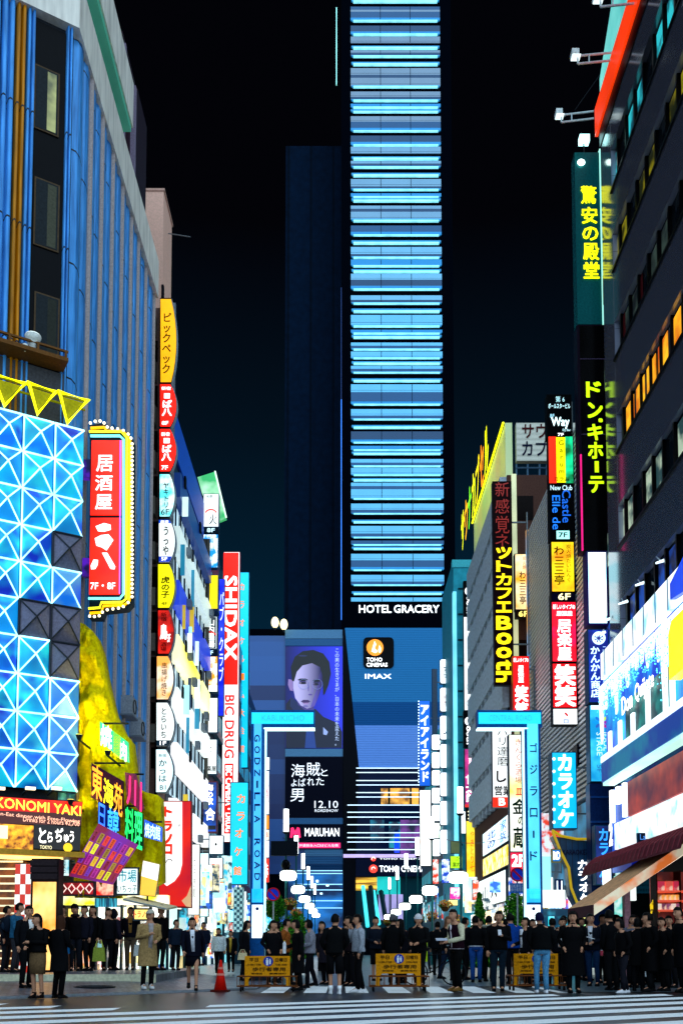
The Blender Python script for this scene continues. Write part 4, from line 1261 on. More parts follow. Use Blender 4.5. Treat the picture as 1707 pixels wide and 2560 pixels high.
MB().box(fo2, fo2.px(397, 1400)[0], fo2.px(428, 1400)[0], 9, fo2.px(400, 745)[1], -.5, -.32).build('back_plate', M('plate_grey', '#7d8590', .5, .3), pil)
for lb, y0, y1, x0, x1, xm, face, tx, bd in ovals:
    px_ = barrel(y0, y1, x0, x1, xm)
    pts = [fo2.px(x, y) for x, y in px_]
    root = thing('barrel_sign', lb, 'sign', fo2.at(*fo2.px((x0 + x1) / 2, y1)), 'column of barrel signs')
    cx_, cy_ = sum(p[0] for p in pts) / len(pts), sum(p[1] for p in pts) / len(pts)
    big = [(cx_ + (a - cx_) * 1.06, cy_ + (b - cy_) * 1.035) for a, b in pts]
    MB().poly(fo2, [(a + .03, b) for a, b in big], -.3, -.06).build('casing', M('oval_case', '#aab4bc', .35, .3), root)
    MB().poly(fo2, big, -.06, -.01).build('rim', M('oval_rim', '#0c0e12', .4), root)
    MB().poly(fo2, pts, -.01, .012).build('face_panel', face, root)
    for (t0, t1, mt) in bd:
        seg = [fo2.px(x0, y0 + (y1 - y0) * t0), fo2.px(x1 + (xm - x1) * math.sin(math.pi * max(t0, .001)) ** .8, y0 + (y1 - y0) * t0), fo2.px(x1 + (xm - x1) * math.sin(math.pi * min(t1, .999)) ** .8, y0 + (y1 - y0) * t1), fo2.px(x0, y0 + (y1 - y0) * t1)]
        MB().poly(fo2, seg, .0, .016).build('colour_band', mt, root)
    a = fo2.rect(x0, y0, (x1 + xm) / 2, y1)
    w, h = a[1] - a[0], a[3] - a[2]
    for t in tx:
        q_ = t[1]
        lettering(MB(), fo2, t[0], a[0] + w * q_[0], a[0] + w * q_[2], a[3] - h * q_[3], a[3] - h * q_[1], .024, t[3] if len(t) > 3 else 'h', t[4] if len(t) > 4 else .02).build('lettering', t[2], root)

# ---- narrow bar building and pale lift tower behind the barrel column
bb = thing('bar_building', 'narrow pinkish bar building with balconies behind the barrel signs', 'building', (-9.5, 43, 0))
MB().wbox(-20, XL - .02, 43.2, 45.2, 0, 31).build('wall', M('pink_render', '#8a6a64', .7), bb)
f7 = facing(43.15)
for i in range(10):
    y = 800 + i * 113
    MB().box(f7, *f7.rect(372, y, 393, y + 44), -.05, .5).build('balcony', M('balcony_grey', '#6a645c', .7), bb)
    MB().box(f7, *f7.rect(378, y + 52, 395, y + 104), -.02, .02).build('window', M('dark_pane', '#0a0808', .2), bb)
pt = thing('pale_tower', 'plain pinkish lift tower rising beside the corner building', 'tower', (-9, 43.2, 0))
f8 = facing(45.3)
a = f8.rect(369, 478, 407, 900)
MB().wbox(a[0] - 1.5, a[1], 45.3, 47.6, 0, a[3]).build('shaft', M('tower_pink', '#e8b4a0', .8, 0, .12), pt)
MB().wbox(a[0] - 1.55, a[1] + .05, 45.25, 47.7, a[3], a[3] + .12).build('coping', M('tower_cap', '#c89a8a', .8), pt)
MB().tube([(a[1], 46.6, a[3] - 1.2), (a[1] + 1.2, 46.2, a[3] - 1.7)], .025, 5).build('antenna', STEEL, pt)

# ---- glass-and-signboard building behind (street face seen at a slant)
gb = thing('izakaya_building', 'blue street building with slanted rows of lit sign fascias', 'building', (XL, 50, 0))
MB().wbox(-22, XL, 45.3, 57, 0, 25.5).build('wall', M('navy_wall', '#0c1c38', .4), gb)
MB().wbox(-22, XL + .1, 45.2, 56, 25.5, 27.6).build('roof_band', M('blue_band', '#1c5ad8', .4), gb)
MB().wbox(-16, XL - 1.2, 45.3, 57, 27.6, 31).build('roof_plant', M('plum_wall', '#1c1a34', .6), gb)
rows = [(1440, 1560, '#f4f000', 1.3), (1560, 1680, '#f0fffa', 1.5), (1690, 1800, '#ffffff', 1.6), (1800, 1905, '#f4fbff', 1.6), (1900, 1990, '#ffffff', 1.6), (1330, 1430, '#2a48e0', .9), (1210, 1310, '#e8fffa', 1.1), (1110, 1190, '#103a80', .6)]
f_l = Fr((XL + .12, 0, 0), (0, 1, 0))
zz = [23.6, 20.9, 18.2, 15.5, 12.9, 10.2, 7.5, 4.9]
fcol = ['#0c2f70', '#e4fff8', '#2846e0', '#f6ef00', '#f2fffa', '#ffffff', '#ffffff', '#fff8c0']
for i, z in enumerate(zz):
    MB().box(f_l, 45.6, 56.8, z - .62, z + .62, -.05, .35).build('fascia_sign', [E(fcol[i], .95 if i > 2 else .6, .12, .4) if i != 3 else emix(fcol[i], ('#0a3a80', '#a0e8e0', '#4868f0', '#ffffff', '#d8f8ff', '#e8fbff', '#c0e8f0', '#fff080')[i], 1.0 if i > 2 else .7, .4, .3, .8, (1, .3, 1), 1)], gb)
    MB().box(f_l, 45.6, 56.8, z - 1.9, z - .75, -.02, .02).build('window_row', emix('#0c1c28', '#d0f0ff', .9, 2.6, .45, .55, (1, 3, .1)), gb)
    for k in range(2):
        yy_ = 46.5 + k * 5.2 + 1.7 * ((i * 7) % 4) / 2
        MB().box(f_l, yy_, yy_ + .3, z + .35, z + .9, .36, .45).build('projecting_box', M('black_box', '#08080c', .5), gb)
    for k in range(8):
        yy_ = 46.0 + k * 1.4
        MB().box(f_l, yy_, yy_ + .08, z - 1.9, z - .75, .02, .1).build('mullion', M('mull', '#1c2a3a', .4), gb)

rn = random.Random(12)
for k in range(16):
    y_ = 45.6 + 5.2 * rn.random()
    z_ = 3.5 + 19 * rn.random()
    w_, h_ = .14 + .16 * rn.random(), .8 + 1.4 * rn.random()
    MB().box(facing(y_), XL + .48, XL + .48 + w_, z_, z_ + h_, -.1, 0).build('projecting_panel', E(rn.choice(['#e4f4f8', '#1c3c98', '#a8e4ec', '#1a7898', '#0a1830', '#c8a828', '#d8f8f4', '#102848']), .85, .15), gb)
for k in range(16):
    y_ = 45.8 + 10.6 * rn.random()
    z_ = 6 + 16 * rn.random()
    MB().box(f_l, y_, y_ + .5, z_, z_ + .4, .36, .6).build('air_conditioner', M('ac_grey2', '#7a828c', .5), gb)

# ---- second block: stone edge, sign column, roof board
sb = thing('stone_building', 'brown stone edged building behind the square lightbox column', 'building', (XL, 60, 0))
MB().wbox(-22, XL, 57.05, 66.5, 0, 27.3).build('wall', M('blue_shadow_wall', '#123a58', .5), sb)  # plain dark blue wall
MB().box(facing(57.0), -9.05, -8.0, 0, 25.8, -.6, .1).build('stone_edge', brick_mat('stone_edge', '#7a7468', '#5c564e', '#2c2a28', 1.6, .7), sb)
rows = 9
for i in range(8):
    MB().box(f_l, 57.4, 66.2, 4.5 + i * 2.7, 5.6 + i * 2.7, -.1, .08).build('window_row', emix('#06202c', '#20b0c8', .5, 1.6, .4, .6, (1, 2, .2)), sb)
    MB().box(f_l, 57.3, 66.4, 3.9 + i * 2.7, 4.3 + i * 2.7, -.1, .2).build('floor_band', M('teal_band', '#1d5a70', .4), sb)
gr = facing(57.4)
gg = thing('roof_billboard', 'pale green slanted rooftop board above the square lightbox column', 'billboard', gr.at(*gr.px(540, 1300)))
MB().poly(gr, [gr.px(x, y) for x, y in ((494, 1193), (538, 1179), (566, 1295), (546, 1303), (505, 1232))], -.3, 0).build('board', emix('#38b868', '#c8ffd0', .75, .5), gg)
MB().tube([gr.at(*gr.px(538, 1179), .05), gr.at(*gr.px(566, 1295), .05)], .05, 6).build('edge_tube', E('#d8ffe0', 1.2, .1), gg)
Yc = 57.0
col = 'square lightboxes on the stone building'
sq = [
    ('white lightbox with a red arc and black fire character, topmost of its column', (508, 1234, 548, 1318), WHT, [('火', (.4, .62, .85, .92), BTX, 'h', 0), ('旬菜', (.2, .05, .6, .13), INK('#0a4a40'))], ((0, .0, 1, .0, None),)),
    ('blue lightbox with a white brush drawing', (507, 1335, 546, 1420), emix('#1090e0', '#f4ffff', 1.2, 1.6, .46, .54), [], ()),
    ('plain yellow lightbox with a white stripe', (505, 1437, 546, 1523), E('#f8d800', 1.2, .12), [], ()),
    ('charcoal lightbox with four white brush characters', (508, 1540, 544, 1624), E('#28323a', .6, .2), [('山内農場', (.2, .08, .82, .94), T('#f4fff8', 1.6), 'v', .04)], ()),
    ('orange lightbox with a pale face drawing', (505, 1640, 545, 1730), emix('#ff9800', '#fff0d0', 1.2, 1.7, .46, .54), [], ()),
    ('blank white lightbox with one small character', (505, 1744, 545, 1832), E('#f4f8f6', 1.1, .05), [('を', (.3, .1, .55, .24), BTX, 'h', 0)], ()),
    ('white lightbox with thin grey brushwork above the deep blue sign', (504, 1848, 543, 1936), E('#f2fbf8', 1.1, .08), [('なに', (.3, .1, .7, .5), INK('#1c3030'), 'v', 0), ('酒楽屋', (.05, .75, .95, .92), BTX, 'h', .04)], ()),
]
for lb, r, face, tx, _ in sq:
    root = sign(lb, r, Yc, face, tx, .35, CASEB, .04, 'lightbox', col, 'l')
    a = facing(Yc).rect(*r)
    f_ = facing(Yc)
    if 'arc' in lb:
        c_ = ((a[0] + a[1]) / 2, a[2] + (a[3] - a[2]) * .38)
        MB().tube([f_.at(c_[0] + .36 * math.cos(rad(t)), c_[1] + .3 * math.sin(rad(t)), .03) for t in range(20, 161, 20)], .04, 5).build('red_arc', T('#e02010', 1.1), root)
        MB().box(f_, a[0], a[1], a[2] - .38, a[2] - .02, -.2, 0).build('floor_plate', M('plate_dark', '#082030', .4), root)
        lettering(MB(), f_, '8F', a[0] + .25, a[1] - .25, a[2] - .32, a[2] - .06, .01, 'h', .03).build('lettering', T('#c8f0ff', 1.5), root)
    if 'stripe' in lb:
        MB().box(f_, a[0] + .22, a[0] + .42, a[2] + .04, a[3] - .04, .012, .02).build('stripe', T('#fffbe0', 1.6), root)
    if 'blank' in lb:
        pass
    if 'face drawing' in lb:
        MB().box(f_, a[0] + .03, a[1] - .03, a[2] + .03, a[2] + .4, .012, .018).build('white_foot', T('#fff8f0', 1.5), root)
    if 'charcoal' in lb:
        mb = MB()
        e_ = [(a[0] + .07, a[2] + .07), (a[1] - .07, a[2] + .07), (a[1] - .07, a[3] - .07), (a[0] + .07, a[3] - .07)]
        mb.tube([f_.at(x, y, .02) for x, y in e_], .018, 4, closed=True).build('white_border', T('#e8f4f0', 1.3), root)
sign('deep blue lightbox with white characters in a pinkish frame', (506, 1953, 544, 2082), Yc - .6, emix('#1050c0', '#0a2040', .9, .8), [('海の家', (.22, .06, .72, .46), WTX, 'v', .05), ('合', (.2, .52, .85, .76), WTX, 'h', .05), ('■', (.1, .86, .9, .94), T('#0a1020', .3))], .35, M('rose_frame', '#6a3a48', .4), .08, 'lightbox', col, 'l')
Yd = 54
for lb, r, face, tx in (
    ('blank white lightbox tilted low on the sign column', (523, 2088, 559, 2136), E('#f6fbf8', 1.1, .06), [('・', (.4, .4, .55, .55), BTX)]),
    ('white lightbox with three small marks, second from the column foot', (522, 2144, 558, 2196), E('#f6fbf8', 1.1, .06), [('こい', (.4, .15, .6, .8), BTX, 'v', 0)]),
    ('orange red lightbox with yellow rim and white katakana', (522, 2204, 559, 2260), emix('#e83008', '#ff6010', 1.1, 1), [('アダム', (.08, .3, .92, .54), WTX, 'h', .05), ('イヴ', (.25, .66, .8, .88), WTX, 'h', .05)])):
    sign(lb, r, Yd, face, tx, .3, M('yellow_rim', '#e8c800', .4) if 'orange' in lb else CASEB, .04, 'lightbox', 'low lightboxes by the deep blue sign', 'l')
sign('narrow white banner sign with tiny black marks beside the pennant', (470, 2110, 500, 2288), 43, E('#f4f8f0', 1.3, .1), [('くつろぎ処', (.45, .06, .65, .75), BTX, 'v', 0)], .2, CASE, .03, 'hanging_sign', None, 'l')
sign('pale cyan glowing column sign behind the narrow white banner', (498, 2132, 522, 2292), 50, emix('#a8f4ff', '#ffffff', 1.4, .8), [], .3, CASEB, .03, 'hanging_sign', None, 'l')

# ---- blue neon board beside the red banner sign
nb = facing(63)
sign('deep blue vertical board with white scribble between lightboxes and tall red sign', (546, 1447, 561, 1790), 62, emix('#0818d8', '#2a40ff', 1.0, .6), [('パブ・クラブ', (.15, .1, .9, .75), T('#e8f0ff', 1.3), 'v', .02)], .3, CASEB, .03, 'hanging_sign', None, 'l')

# ---- tall red and white banner sign
Yb = 64.5
bs = sign('tallest street sign, red above with white capitals and white below with red ones', (557, 1380, 597, 2105), Yb, E('#f8f4f2', 1.3, .06), [], .5, M('red_case', '#c01008', .4), .02, 'banner_sign', None, 'l')
fbs = facing(Yb)
aR = fbs.rect
MB().box(fbs, *aR(558, 1382, 596, 1712), .0, .03).build('red_panel', E('#ff1804', 1.1, .08, .4), bs)
lettering(MB(), fbs, 'SHIDAX', *aR(560, 1440, 593, 1652), .05, 'r', .05).build('lettering', WTX, bs)
lettering(MB(), fbs, 'BIC DRUG', *aR(562, 1738, 586, 1896), .03, 'r', .04).build('lettering', T('#f01808', 1.0), bs)
MB().box(fbs, *aR(561, 1909, 583, 2084), .0, .03).build('red_panel', E('#f01406', 1.1, .08), bs)
lettering(MB(), fbs, 'BIC CAMERA・DRUG', *aR(564, 1914, 580, 2080), .05, 'r', .05).build('lettering', WTX, bs)

# ---- cyan karaoke signs
ORT = T('#ff7a10', 1.3)
CY_ = E('#08c8f0', 1.0, .12, .4)
ks = sign('cyan karaoke sign with orange characters behind the tall red sign', (588, 1430, 622, 1920), 72, CY_, [], .4, CASEB, .05, 'karaoke_sign', 'cyan karaoke signs', 'l')
fk2 = facing(72)
for i, ch in enumerate('カラオケルーム大会館'):
    lettering(MB(), fk2, ch, *fk2.rect(600, 1458 + i * 45, 611, 1476 + i * 45), .03, 'h', .03).build('letter', ORT, ks)
ks = sign('lower cyan karaoke sign with five spaced orange characters', (575, 1955, 621, 2212), 58, CY_, [], .4, CASEB, .05, 'karaoke_sign', 'cyan karaoke signs', 'l')
fk2 = facing(58)
for ch, y, x in (('カ', 1986, 593), ('ラ', 2030, 592), ('オ', 2072, 588), ('ケ', 2118, 586), ('館', 2166, 584)):
    lettering(MB(), fk2, ch, *fk2.rect(x, y, x + 20, y + 22), .03, 'h', .05).build('letter', ORT, ks)

# ---- farther left buildings
for (ya, yb, z, c, nm, lb) in ((66.6, 78, 23, '#0e3050', 'street_building', 'dark blue building carrying the tall red banner sign'), (78.1, 92, 22, '#12406a', 'street_building', 'blue building behind the first gate post, nearer of two'), (92.1, 98, 19, '#0f3a66', 'street_building', 'blue building against the cinema block, behind the small red lanterns')):
    o = thing(nm, lb, 'building', (XL + .8, ya, 0), 'far buildings of the street')
    MB().wbox(-24, XL + .75, ya, yb, 0, z).build('wall', M('wall' + c[1:], c, .5), o)
    k = int(z / 2.8)
    fr_ = Fr((XL + .75, 0, 0), (0, 1, 0))
    for i in range(k):
        MB().box(fr_, ya + .3, yb - .3, 3.2 + i * 2.7, 4.6 + i * 2.7, -.1, .04).build('window_row', emix('#082034', '#2aa8d8', .55, 1.2, .42, .6, (1, 2, .3)), o)
    f_ = facing(ya)
    for i in range(k):
        MB().box(f_, XL - 4, XL + .6, 2.9 + i * 2.7, 3.1 + i * 2.7, -.1, .06).build('floor_band', M('teal_band', '#1d5a80', .4), o)
for i, (r, c, tx) in enumerate((((661, 1893, 674, 1925), '#f4fbff', ''), ((661, 1927, 673, 1965), '#e8f4ff', ''), ((660, 1965, 673, 2003), '#f8f0f0', '酒'), ((660, 2003, 673, 2036), '#fff8f0', ''), ((660, 2038, 673, 2073), '#ff8a10', ''), ((660, 2074, 673, 2100), '#fff0d0', '串'), ((660, 2101, 673, 2144), '#f8f8ff', ''), ((660, 2146, 673, 2206), '#f03018', '赤'))):
    nmz = ['white lightbox, first from the top of the thin column behind the gate post', 'pale lightbox, second in the thin column behind the gate post', 'white lightbox with red character in the thin column', 'cream lightbox just above the orange one in the thin column', 'orange lightbox in the thin column behind the gate post', 'cream lightbox with a red character under the orange one', 'bluish white lightbox over the red one in the thin column', 'red lightbox at the foot of the thin column behind the gate post'][i]
    sign(nmz, r, 88, E(c, 1.3, .1), [(tx, (.2, .2, .8, .8), RTX if c != '#f03018' else WTX)] if tx else [], .3, CASEB, .02, 'lightbox', 'thin lightbox column behind the gate', 'l')
# street level fronts, left
for i, (ya, yb, c1, c2, lb) in enumerate(((43.5, 50, '#ffe8a0', '#fff8e8', 'warm lit shopfront under the barrel sign column'), (50.2, 58, '#e8ffff', '#ffffff', 'white lit shopfront under the square lightboxes'), (58.2, 70, '#90f0ff', '#ffffff', 'cyan lit shopfront below the tall red banner sign'), (70.2, 88, '#58d8f0', '#e8ffff', 'pale blue lit shopfront next to the hedge'), (88.2, 112, '#a0f0ff', '#ffffff', 'bright shopfront at the foot of the cinema block'))):
    o = thing('shopfront', lb, 'shopfront', (XL + .9, ya, 0), 'shopfronts along the street')
    fr_ = Fr((XL + .9, 0, 0), (0, 1, 0))
    MB().box(fr_, ya, yb, 0, 3.4, -.6, -.05).build('glazing', emix(c1, '#0a2a3a', .9, .55, .45, .75), o)
    MB().box(fr_, ya, yb, 2.7, 3.4, -.05, .2).build('fascia', emix(c2, c1, 1.3, .5), o)
    k = int((yb - ya) / 2)
    for j in range(k + 1):
        yy_ = ya + (yb - ya) * j / k
        MB().box(fr_, yy_ - .06, yy_ + .06, 0, 2.7, -.05, .1).build('post', M('post_teal', '#1c3a48', .4), o)
    f_ = facing(ya)
    MB().box(f_, XL - .2, XL + .9, 0, 3.4, -.3, .02).build('end_wall', emix(c1, '#0a2030', .8, .9, .4, .6), o)
ck = thing('checkered_wall', 'teal and white checkered wall strip beside the gate post', 'wall', (-6.1, 56, 0))
fck = facing(56)
m_ = bpy.data.materials.new('teal_check')
m_.use_nodes = True
N, L, b = nodes_of(m_)
ch_ = N.new('ShaderNodeTexChecker')
ch_.inputs['Color1'].default_value = list(lin('#d0ffff')) + [1]
ch_.inputs['Color2'].default_value = list(lin('#0a5a70')) + [1]
ch_.inputs['Scale'].default_value = 6
tcc = N.new('ShaderNodeTexCoord')
L.new(tcc.outputs['Object'], ch_.inputs['Vector'])
L.new(ch_.outputs[0], b.inputs['Base Color'])
MB().box(fck, *fck.rect(584, 2218, 608, 2330), -.5, 0).build('tiled_face', m_, ck)
MB().box(fck, fck.rect(582, 2218, 610, 2330)[0], fck.rect(582, 2218, 610, 2330)[1], 0, fck.px(590, 2330)[1], -.5, .02).build('plinth', M('plinth', '#123040', .5), ck)
sign('small orange picture sign on a teal plate beside the checkered wall', (559, 2232, 578, 2262), 55, emix('#e84010', '#ffd040', 1.2, 3), [], .2, CASEB, .02, 'lightbox')
# ================================================================== STREET GATES
GCY = E('#00c8f4', 1.0, .12, .5)
GLT = E('#4ac8f8', 1.0, .3, 1.2)
FRM = M('gate_frame', '#0a4a8a', .4, .2)
Yg = 28.0
fg = facing(Yg)
NVY = INK('#06206a')
for nm, lb, px0, px1, bx0, bx1, beam, letters, fnt, ys_ in (
    ('street_gate', 'glowing cyan gate post whose arm points to the street centre, Latin letters down its post', 626, 661, 626, 787, 'KABUKICHO', list('GODZILLA') + [''] + list('ROAD'), 20, (1846, 2192)),
    ('street_gate', 'glowing cyan gate post with katakana down its post and an arm toward the tower', 1311, 1354, 1192, 1354, 'CENTRAL ROAD', list('ゴジラロード'), 26, (1870, 2140))):
    a = fg.rect(px0, 1775, px1, 2440)
    g = thing(nm, lb, 'gate', fg.at((a[0] + a[1]) / 2, 0), 'pair of street gates')
    right = px0 > 1000
    MB().box(fg, a[0], a[1], 0, a[3] - .02, -.4, -.02).build('post_frame', FRM, g)
    p0, p1 = fg.px(px0 + 8, 2000)[0], fg.px(px1 - 8, 2000)[0]
    MB().box(fg, p0, p1, fg.px(640, 2255)[1] + .1, fg.px(640, 1790)[1], -.02, .03).build('post_panel', GLT if right else E('#38a8f0', 1.0, .25, 1.2), g)
    b_ = fg.rect(bx0, 1775, bx1, 1818)
    MB().box(fg, b_[0], b_[1], b_[2], b_[3], -.38, -.01).build('beam_frame', FRM, g)
    MB().box(fg, b_[0] + .04, b_[1] - .04, b_[2] + .1, b_[3] - .08, -.01, .035).build('beam_panel', GCY, g)
    MB().box(fg, b_[0] if right else b_[0] + .4, b_[1] - .4 if right else b_[1], b_[2] - .05, b_[2] - .02, -.3, .03).build('beam_light', E('#d8ffff', 1.8, .1), g)
    w = b_[1] - b_[0]
    lettering(MB(), fg, beam, b_[0] + w * .18, b_[1] - w * .16, b_[2] + .18, b_[3] - .16, .042, 'h', .01).build('lettering', T('#12a0c8', .9), g)
    xs = fg.px(px1 + 2 if not right else px0 - 2, 2000)[0]
    MB().box(fg, xs - .02, xs + .03, 1.4, b_[2] - .05, -.1, .02).build('edge_light', E('#b8f8ff', 1.6, .1), g)
    n = len(letters)
    for i, ch in enumerate(letters):
        if not ch:
            continue
        y = ys_[0] + (ys_[1] - ys_[0]) * i / (n - 1)
        c_ = (px0 + px1) / 2
        hw = fnt * .36 if ch not in 'I' else 2.2
        if ch == 'ー':
            lettering(MB(), fg, '｜', *fg.rect(c_ - 2, y - 9, c_ + 2, y + 9), .04, 'h', .03).build('letter', NVY, g)
        else:
            lettering(MB(), fg, ch, *fg.rect(c_ - hw, y - fnt * .45, c_ + hw, y + fnt * .45), .04, 'r' if not right and ch not in 'I' else 'h', .03).build('letter', NVY, g)
    for i, (ya, yb, mt) in enumerate(((2222, 2256, E('#18b0e8', .9, .3, 4)), (2262, 2345, E('#e8fbff', 1.4, .15)))):
        q_ = fg.rect(px0 + 4, ya, px1 - 4, yb)
        MB().box(fg, *q_, -.02, .03).build('map_panel', mt, g)
    MB().disc(fg, *fg.px((px0 + px1) / 2, 2272), .05, .03, .04, 14).build('map_mark', NVY, g)
    MB().box(fg, a[0] - .1, a[1] + .1, 0, .3, -.5, .1).build('foot', DARK, g)

# ================================================================== RIGHT BIG STORE
ds = thing('store_building', 'dark glossy store building with slanting window bands and colored reflections', 'building', (XR, 30, 0))
YA, YB, ZR = 22.0, 31.9, 29.5
m_ = bpy.data.materials.new('glossy_tile_wall')
m_.use_nodes = True
N, L, b = nodes_of(m_)
tcn = N.new('ShaderNodeTexCoord')
mpn = N.new('ShaderNodeMapping')
mpn.inputs['Rotation'].default_value = (rad(90), 0, rad(90))
brk = N.new('ShaderNodeTexBrick')
brk.offset = 0
brk.inputs['Scale'].default_value = 1.0
brk.inputs['Color1'].default_value = (.24, .26, .36, 1)
brk.inputs['Color2'].default_value = (.29, .31, .41, 1)
brk.inputs['Mortar'].default_value = (.08, .08, .11, 1)
brk.inputs['Mortar Size'].default_value = .008
brk.inputs['Brick Width'].default_value = .9
brk.inputs['Row Height'].default_value = .45
L.new(tcn.outputs['Object'], mpn.inputs[0])
L.new(mpn.outputs[0], brk.inputs['Vector'])
L.new(brk.outputs[0], b.inputs['Base Color'])
nz_ = N.new('ShaderNodeTexNoise')
nz_.inputs['Scale'].default_value = 60
bpn = N.new('ShaderNodeBump')
bpn.inputs['Strength'].default_value = .06
bpn.inputs['Distance'].default_value = .01
L.new(nz_.outputs[0], bpn.inputs['Height'])
L.new(bpn.outputs[0], b.inputs['Normal'])
b.inputs['Roughness'].default_value = .11
b.inputs['IOR'].default_value = 2.3
GW = m_
MB().wbox(XR + .35, XR + 14, YA, YB - .05, 4.0, ZR).build('inner_wall', M('store_dark', '#06070a', .4), ds)
MB().wbox(XR + 1.6, XR + 14, YA, YB - .05, 0, 4.0).build('ground_wall', M('shop_inner', '#3a2a20', .6), ds)
levels = [(4.0, 11.0), (12.3, 14.1), (15.5, 17.3), (18.6, 20.5), (21.8, 23.6), (24.9, 26.4), (27.9, 29.5)]
for z0, z1 in levels:
    MB().box(RIGHT, -YB, -YA, z0, z1, -.35, 0).build('wall_band', GW, ds)
MB().box(RIGHT, -YB, -YB + 1.2, 4.0, ZR, -.34, .004).build('end_pier', GW, ds)
WIN = M('store_glass', '#10161c', .05, 0, .1)
wl = [(11.0, 12.3, '#1a5ac8', '#0a1850', .35), (14.1, 15.5, '#284848', '#c8d8b8', .6), (17.3, 18.6, '#101820', '#202830', .05), (20.5, 21.8, '#3a4a40', '#10181a', .45), (23.6, 24.9, '#a89810', '#202408', .45), (26.4, 27.9, '#30c8d0', '#0a4858', .8)]
for i, (z0, z1, c1, c2, s) in enumerate(wl):
    MB().box(RIGHT, -YB + 1.2, -YA, z0, z1, -.35, -.18).build('window_glass', WIN, ds)
    k = 0
    for y in [YA + j * .92 for j in range(12)]:
        MB().box(RIGHT, -y - .05, -y + .05, z0, z1, -.18, -.08).build('mullion', M('store_mullion', '#0a0b0e', .3, .5), ds)
        k += 1
        if (k * 7 + i * 5) % 3 != 1:
            MB().box(RIGHT, -y - .8, -y - .12, z0 + .12, z1 - .12, -.178, -.165).build('lit_pane', emix(c1, c2, s, 1.4), ds)
    MB().box(RIGHT, -YB + 1.2, -YA, z0 - .06, z0 + .02, -.02, .06).build('sill', M('store_sill', '#1a1e26', .3, .5), ds)
for j in range(5):
    y = 25.0 + j * 1.05
    MB().box(RIGHT, -y - .9, -y - .08, 17.42, 18.48, -.16, -.15).build('lit_window', emix('#c04a08', '#ffb820', 1.1, 1.1, .35, .6), ds)
for y in (30.0, 30.9, 28.2):
    MB().box(RIGHT, -y - .4, -y, 20.6, 21.7, -.16, -.15).build('red_curtain', M('red_curtain', '#5a1418', .8), ds)
MB().box(RIGHT, -YB, -YA, ZR - .45, ZR + .2, -.3, .03).build('roof_edge', M('roof_edge', '#0c1014', .3, .3), ds)
# rooftop board; the floodlight falling on it is put in as glow
rb = thing('roof_board', 'cyan lit rooftop board with orange red lower stripe over the dark store', 'billboard', (XR, 30, ZR + .2))
frb = Fr((XR + .1, 0, 0), (0, -1, 0))
MB().box(frb, -32.2, -YA, ZR + .22, ZR + 1.25, -.4, .2).build('orange_stripe', E('#ff3a08', .85, .2, .4), rb)
MB().poly(frb, [(-32.2, ZR + 1.25), (-YA, ZR + 1.25), (-YA, ZR + 7), (-30.6, ZR + 7), (-30.6, ZR + 3.6), (-32.2, ZR + 2.4)], -.4, 0).build('cyan_board', emix('#08a0a0', '#a0fff0', .8, .3, .3, .7), rb)
MB().box(frb, -32.2, -YA, ZR + .16, ZR + .2, -.4, .1).build('base_rail', DARK, rb)
def arm_lamp(label, y0, x_tip, z_px, YY, n=0):
    tip = P(x_tip[0], z_px, YY)
    root = thing('arm_floodlight', label, 'floodlight', (XR, YY, tip.z), 'floodlight arms on the store')
    mb = MB()
    for dz in (0, -.28):
        mb.tube([(XR + .2, YY, tip.z + dz + .15), (tip.x + .12, YY, tip.z + dz)], .035, 6)
    mb.tube([(tip.x + .12, YY, tip.z), (tip.x + .12, YY, tip.z - .28)], .03, 6)
    mb.tube([(tip.x + .5, YY, tip.z + .02), (tip.x + .5, YY, tip.z - .26)], .025, 6)
    mb.build('arm', M('white_steel', '#c8d0d8', .35, .4), root)
    MB().box(facing(YY), tip.x - .1, tip.x + .14, tip.z - .03, tip.z + .14, -.15, .15).build('lamp_head', M('white_head', '#e8eef0', .4), root)
    MB().box(facing(YY), tip.x - .08, tip.x + .2, tip.z - .07, tip.z - .035, -.12, .12).build('lens', E('#e8ffff', 1.2, .1), root)
arm_lamp('steel floodlight arm lowest at the orange stripe of the rooftop board', 0, (1394,), 288, 33.4)
arm_lamp('steel floodlight arm crossing the middle of the cyan rooftop board', 0, (1434,), 140, 30.2)
arm_lamp('steel floodlight arm cut by the picture top over the rooftop board', 0, (1490,), -4, 27.6)
MB().tube([P(1436, 275, 33.0), P(1500, 185, 33.0), P(1560, 30, 32.9)], .012, 4).build('stay_cable', DARK, rb)

# vertical sign column of the store
Yv = 32.6
fv = facing(Yv)
vsn = thing('vertical_sign', 'very tall dark column sign with yellow green characters beside the glossy store', 'sign', fv.at(*fv.px(1488, 1380)))
a1 = fv.rect(1437, 381, 1502, 812)
a2 = fv.rect(1446, 812, 1520, 1377)
z_top, z_mid, z_bot = a1[3], a2[3], a2[2]
MB().box(fv, a1[0] + .03, a1[1] - .02, z_mid + .02, z_top, -.5, 0).build('upper_casing', M('teal_casing', '#0e6466', .25, .2), vsn)
MB().box(fv, a1[1] - .02, a1[1] + .1, z_mid + .02, z_top + .1, -.4, .05).build('edge_tube', E('#a8ffe8', 1.0, .2, .3), vsn)
MB().box(fv, a2[0], a2[1], z_bot, z_mid, -.5, 0).build('lower_casing', M('violet_casing', '#1a1020', .3, .2), vsn)
MB().box(fv, a2[0] + .09, a2[1] - .09, z_bot, z_mid - .05, -.02, .015).build('black_panel', M('sign_black', '#050507', .2), vsn)
for zz_ in (.155, .49):
    z_ = z_mid - (z_mid - z_bot) * zz_
    MB().box(fv, a2[0] + .09, a2[1] - .09, z_ - .012, z_ + .012, .015, .03).build('joint', M('joint_violet', '#5a4a6a', .4), vsn)
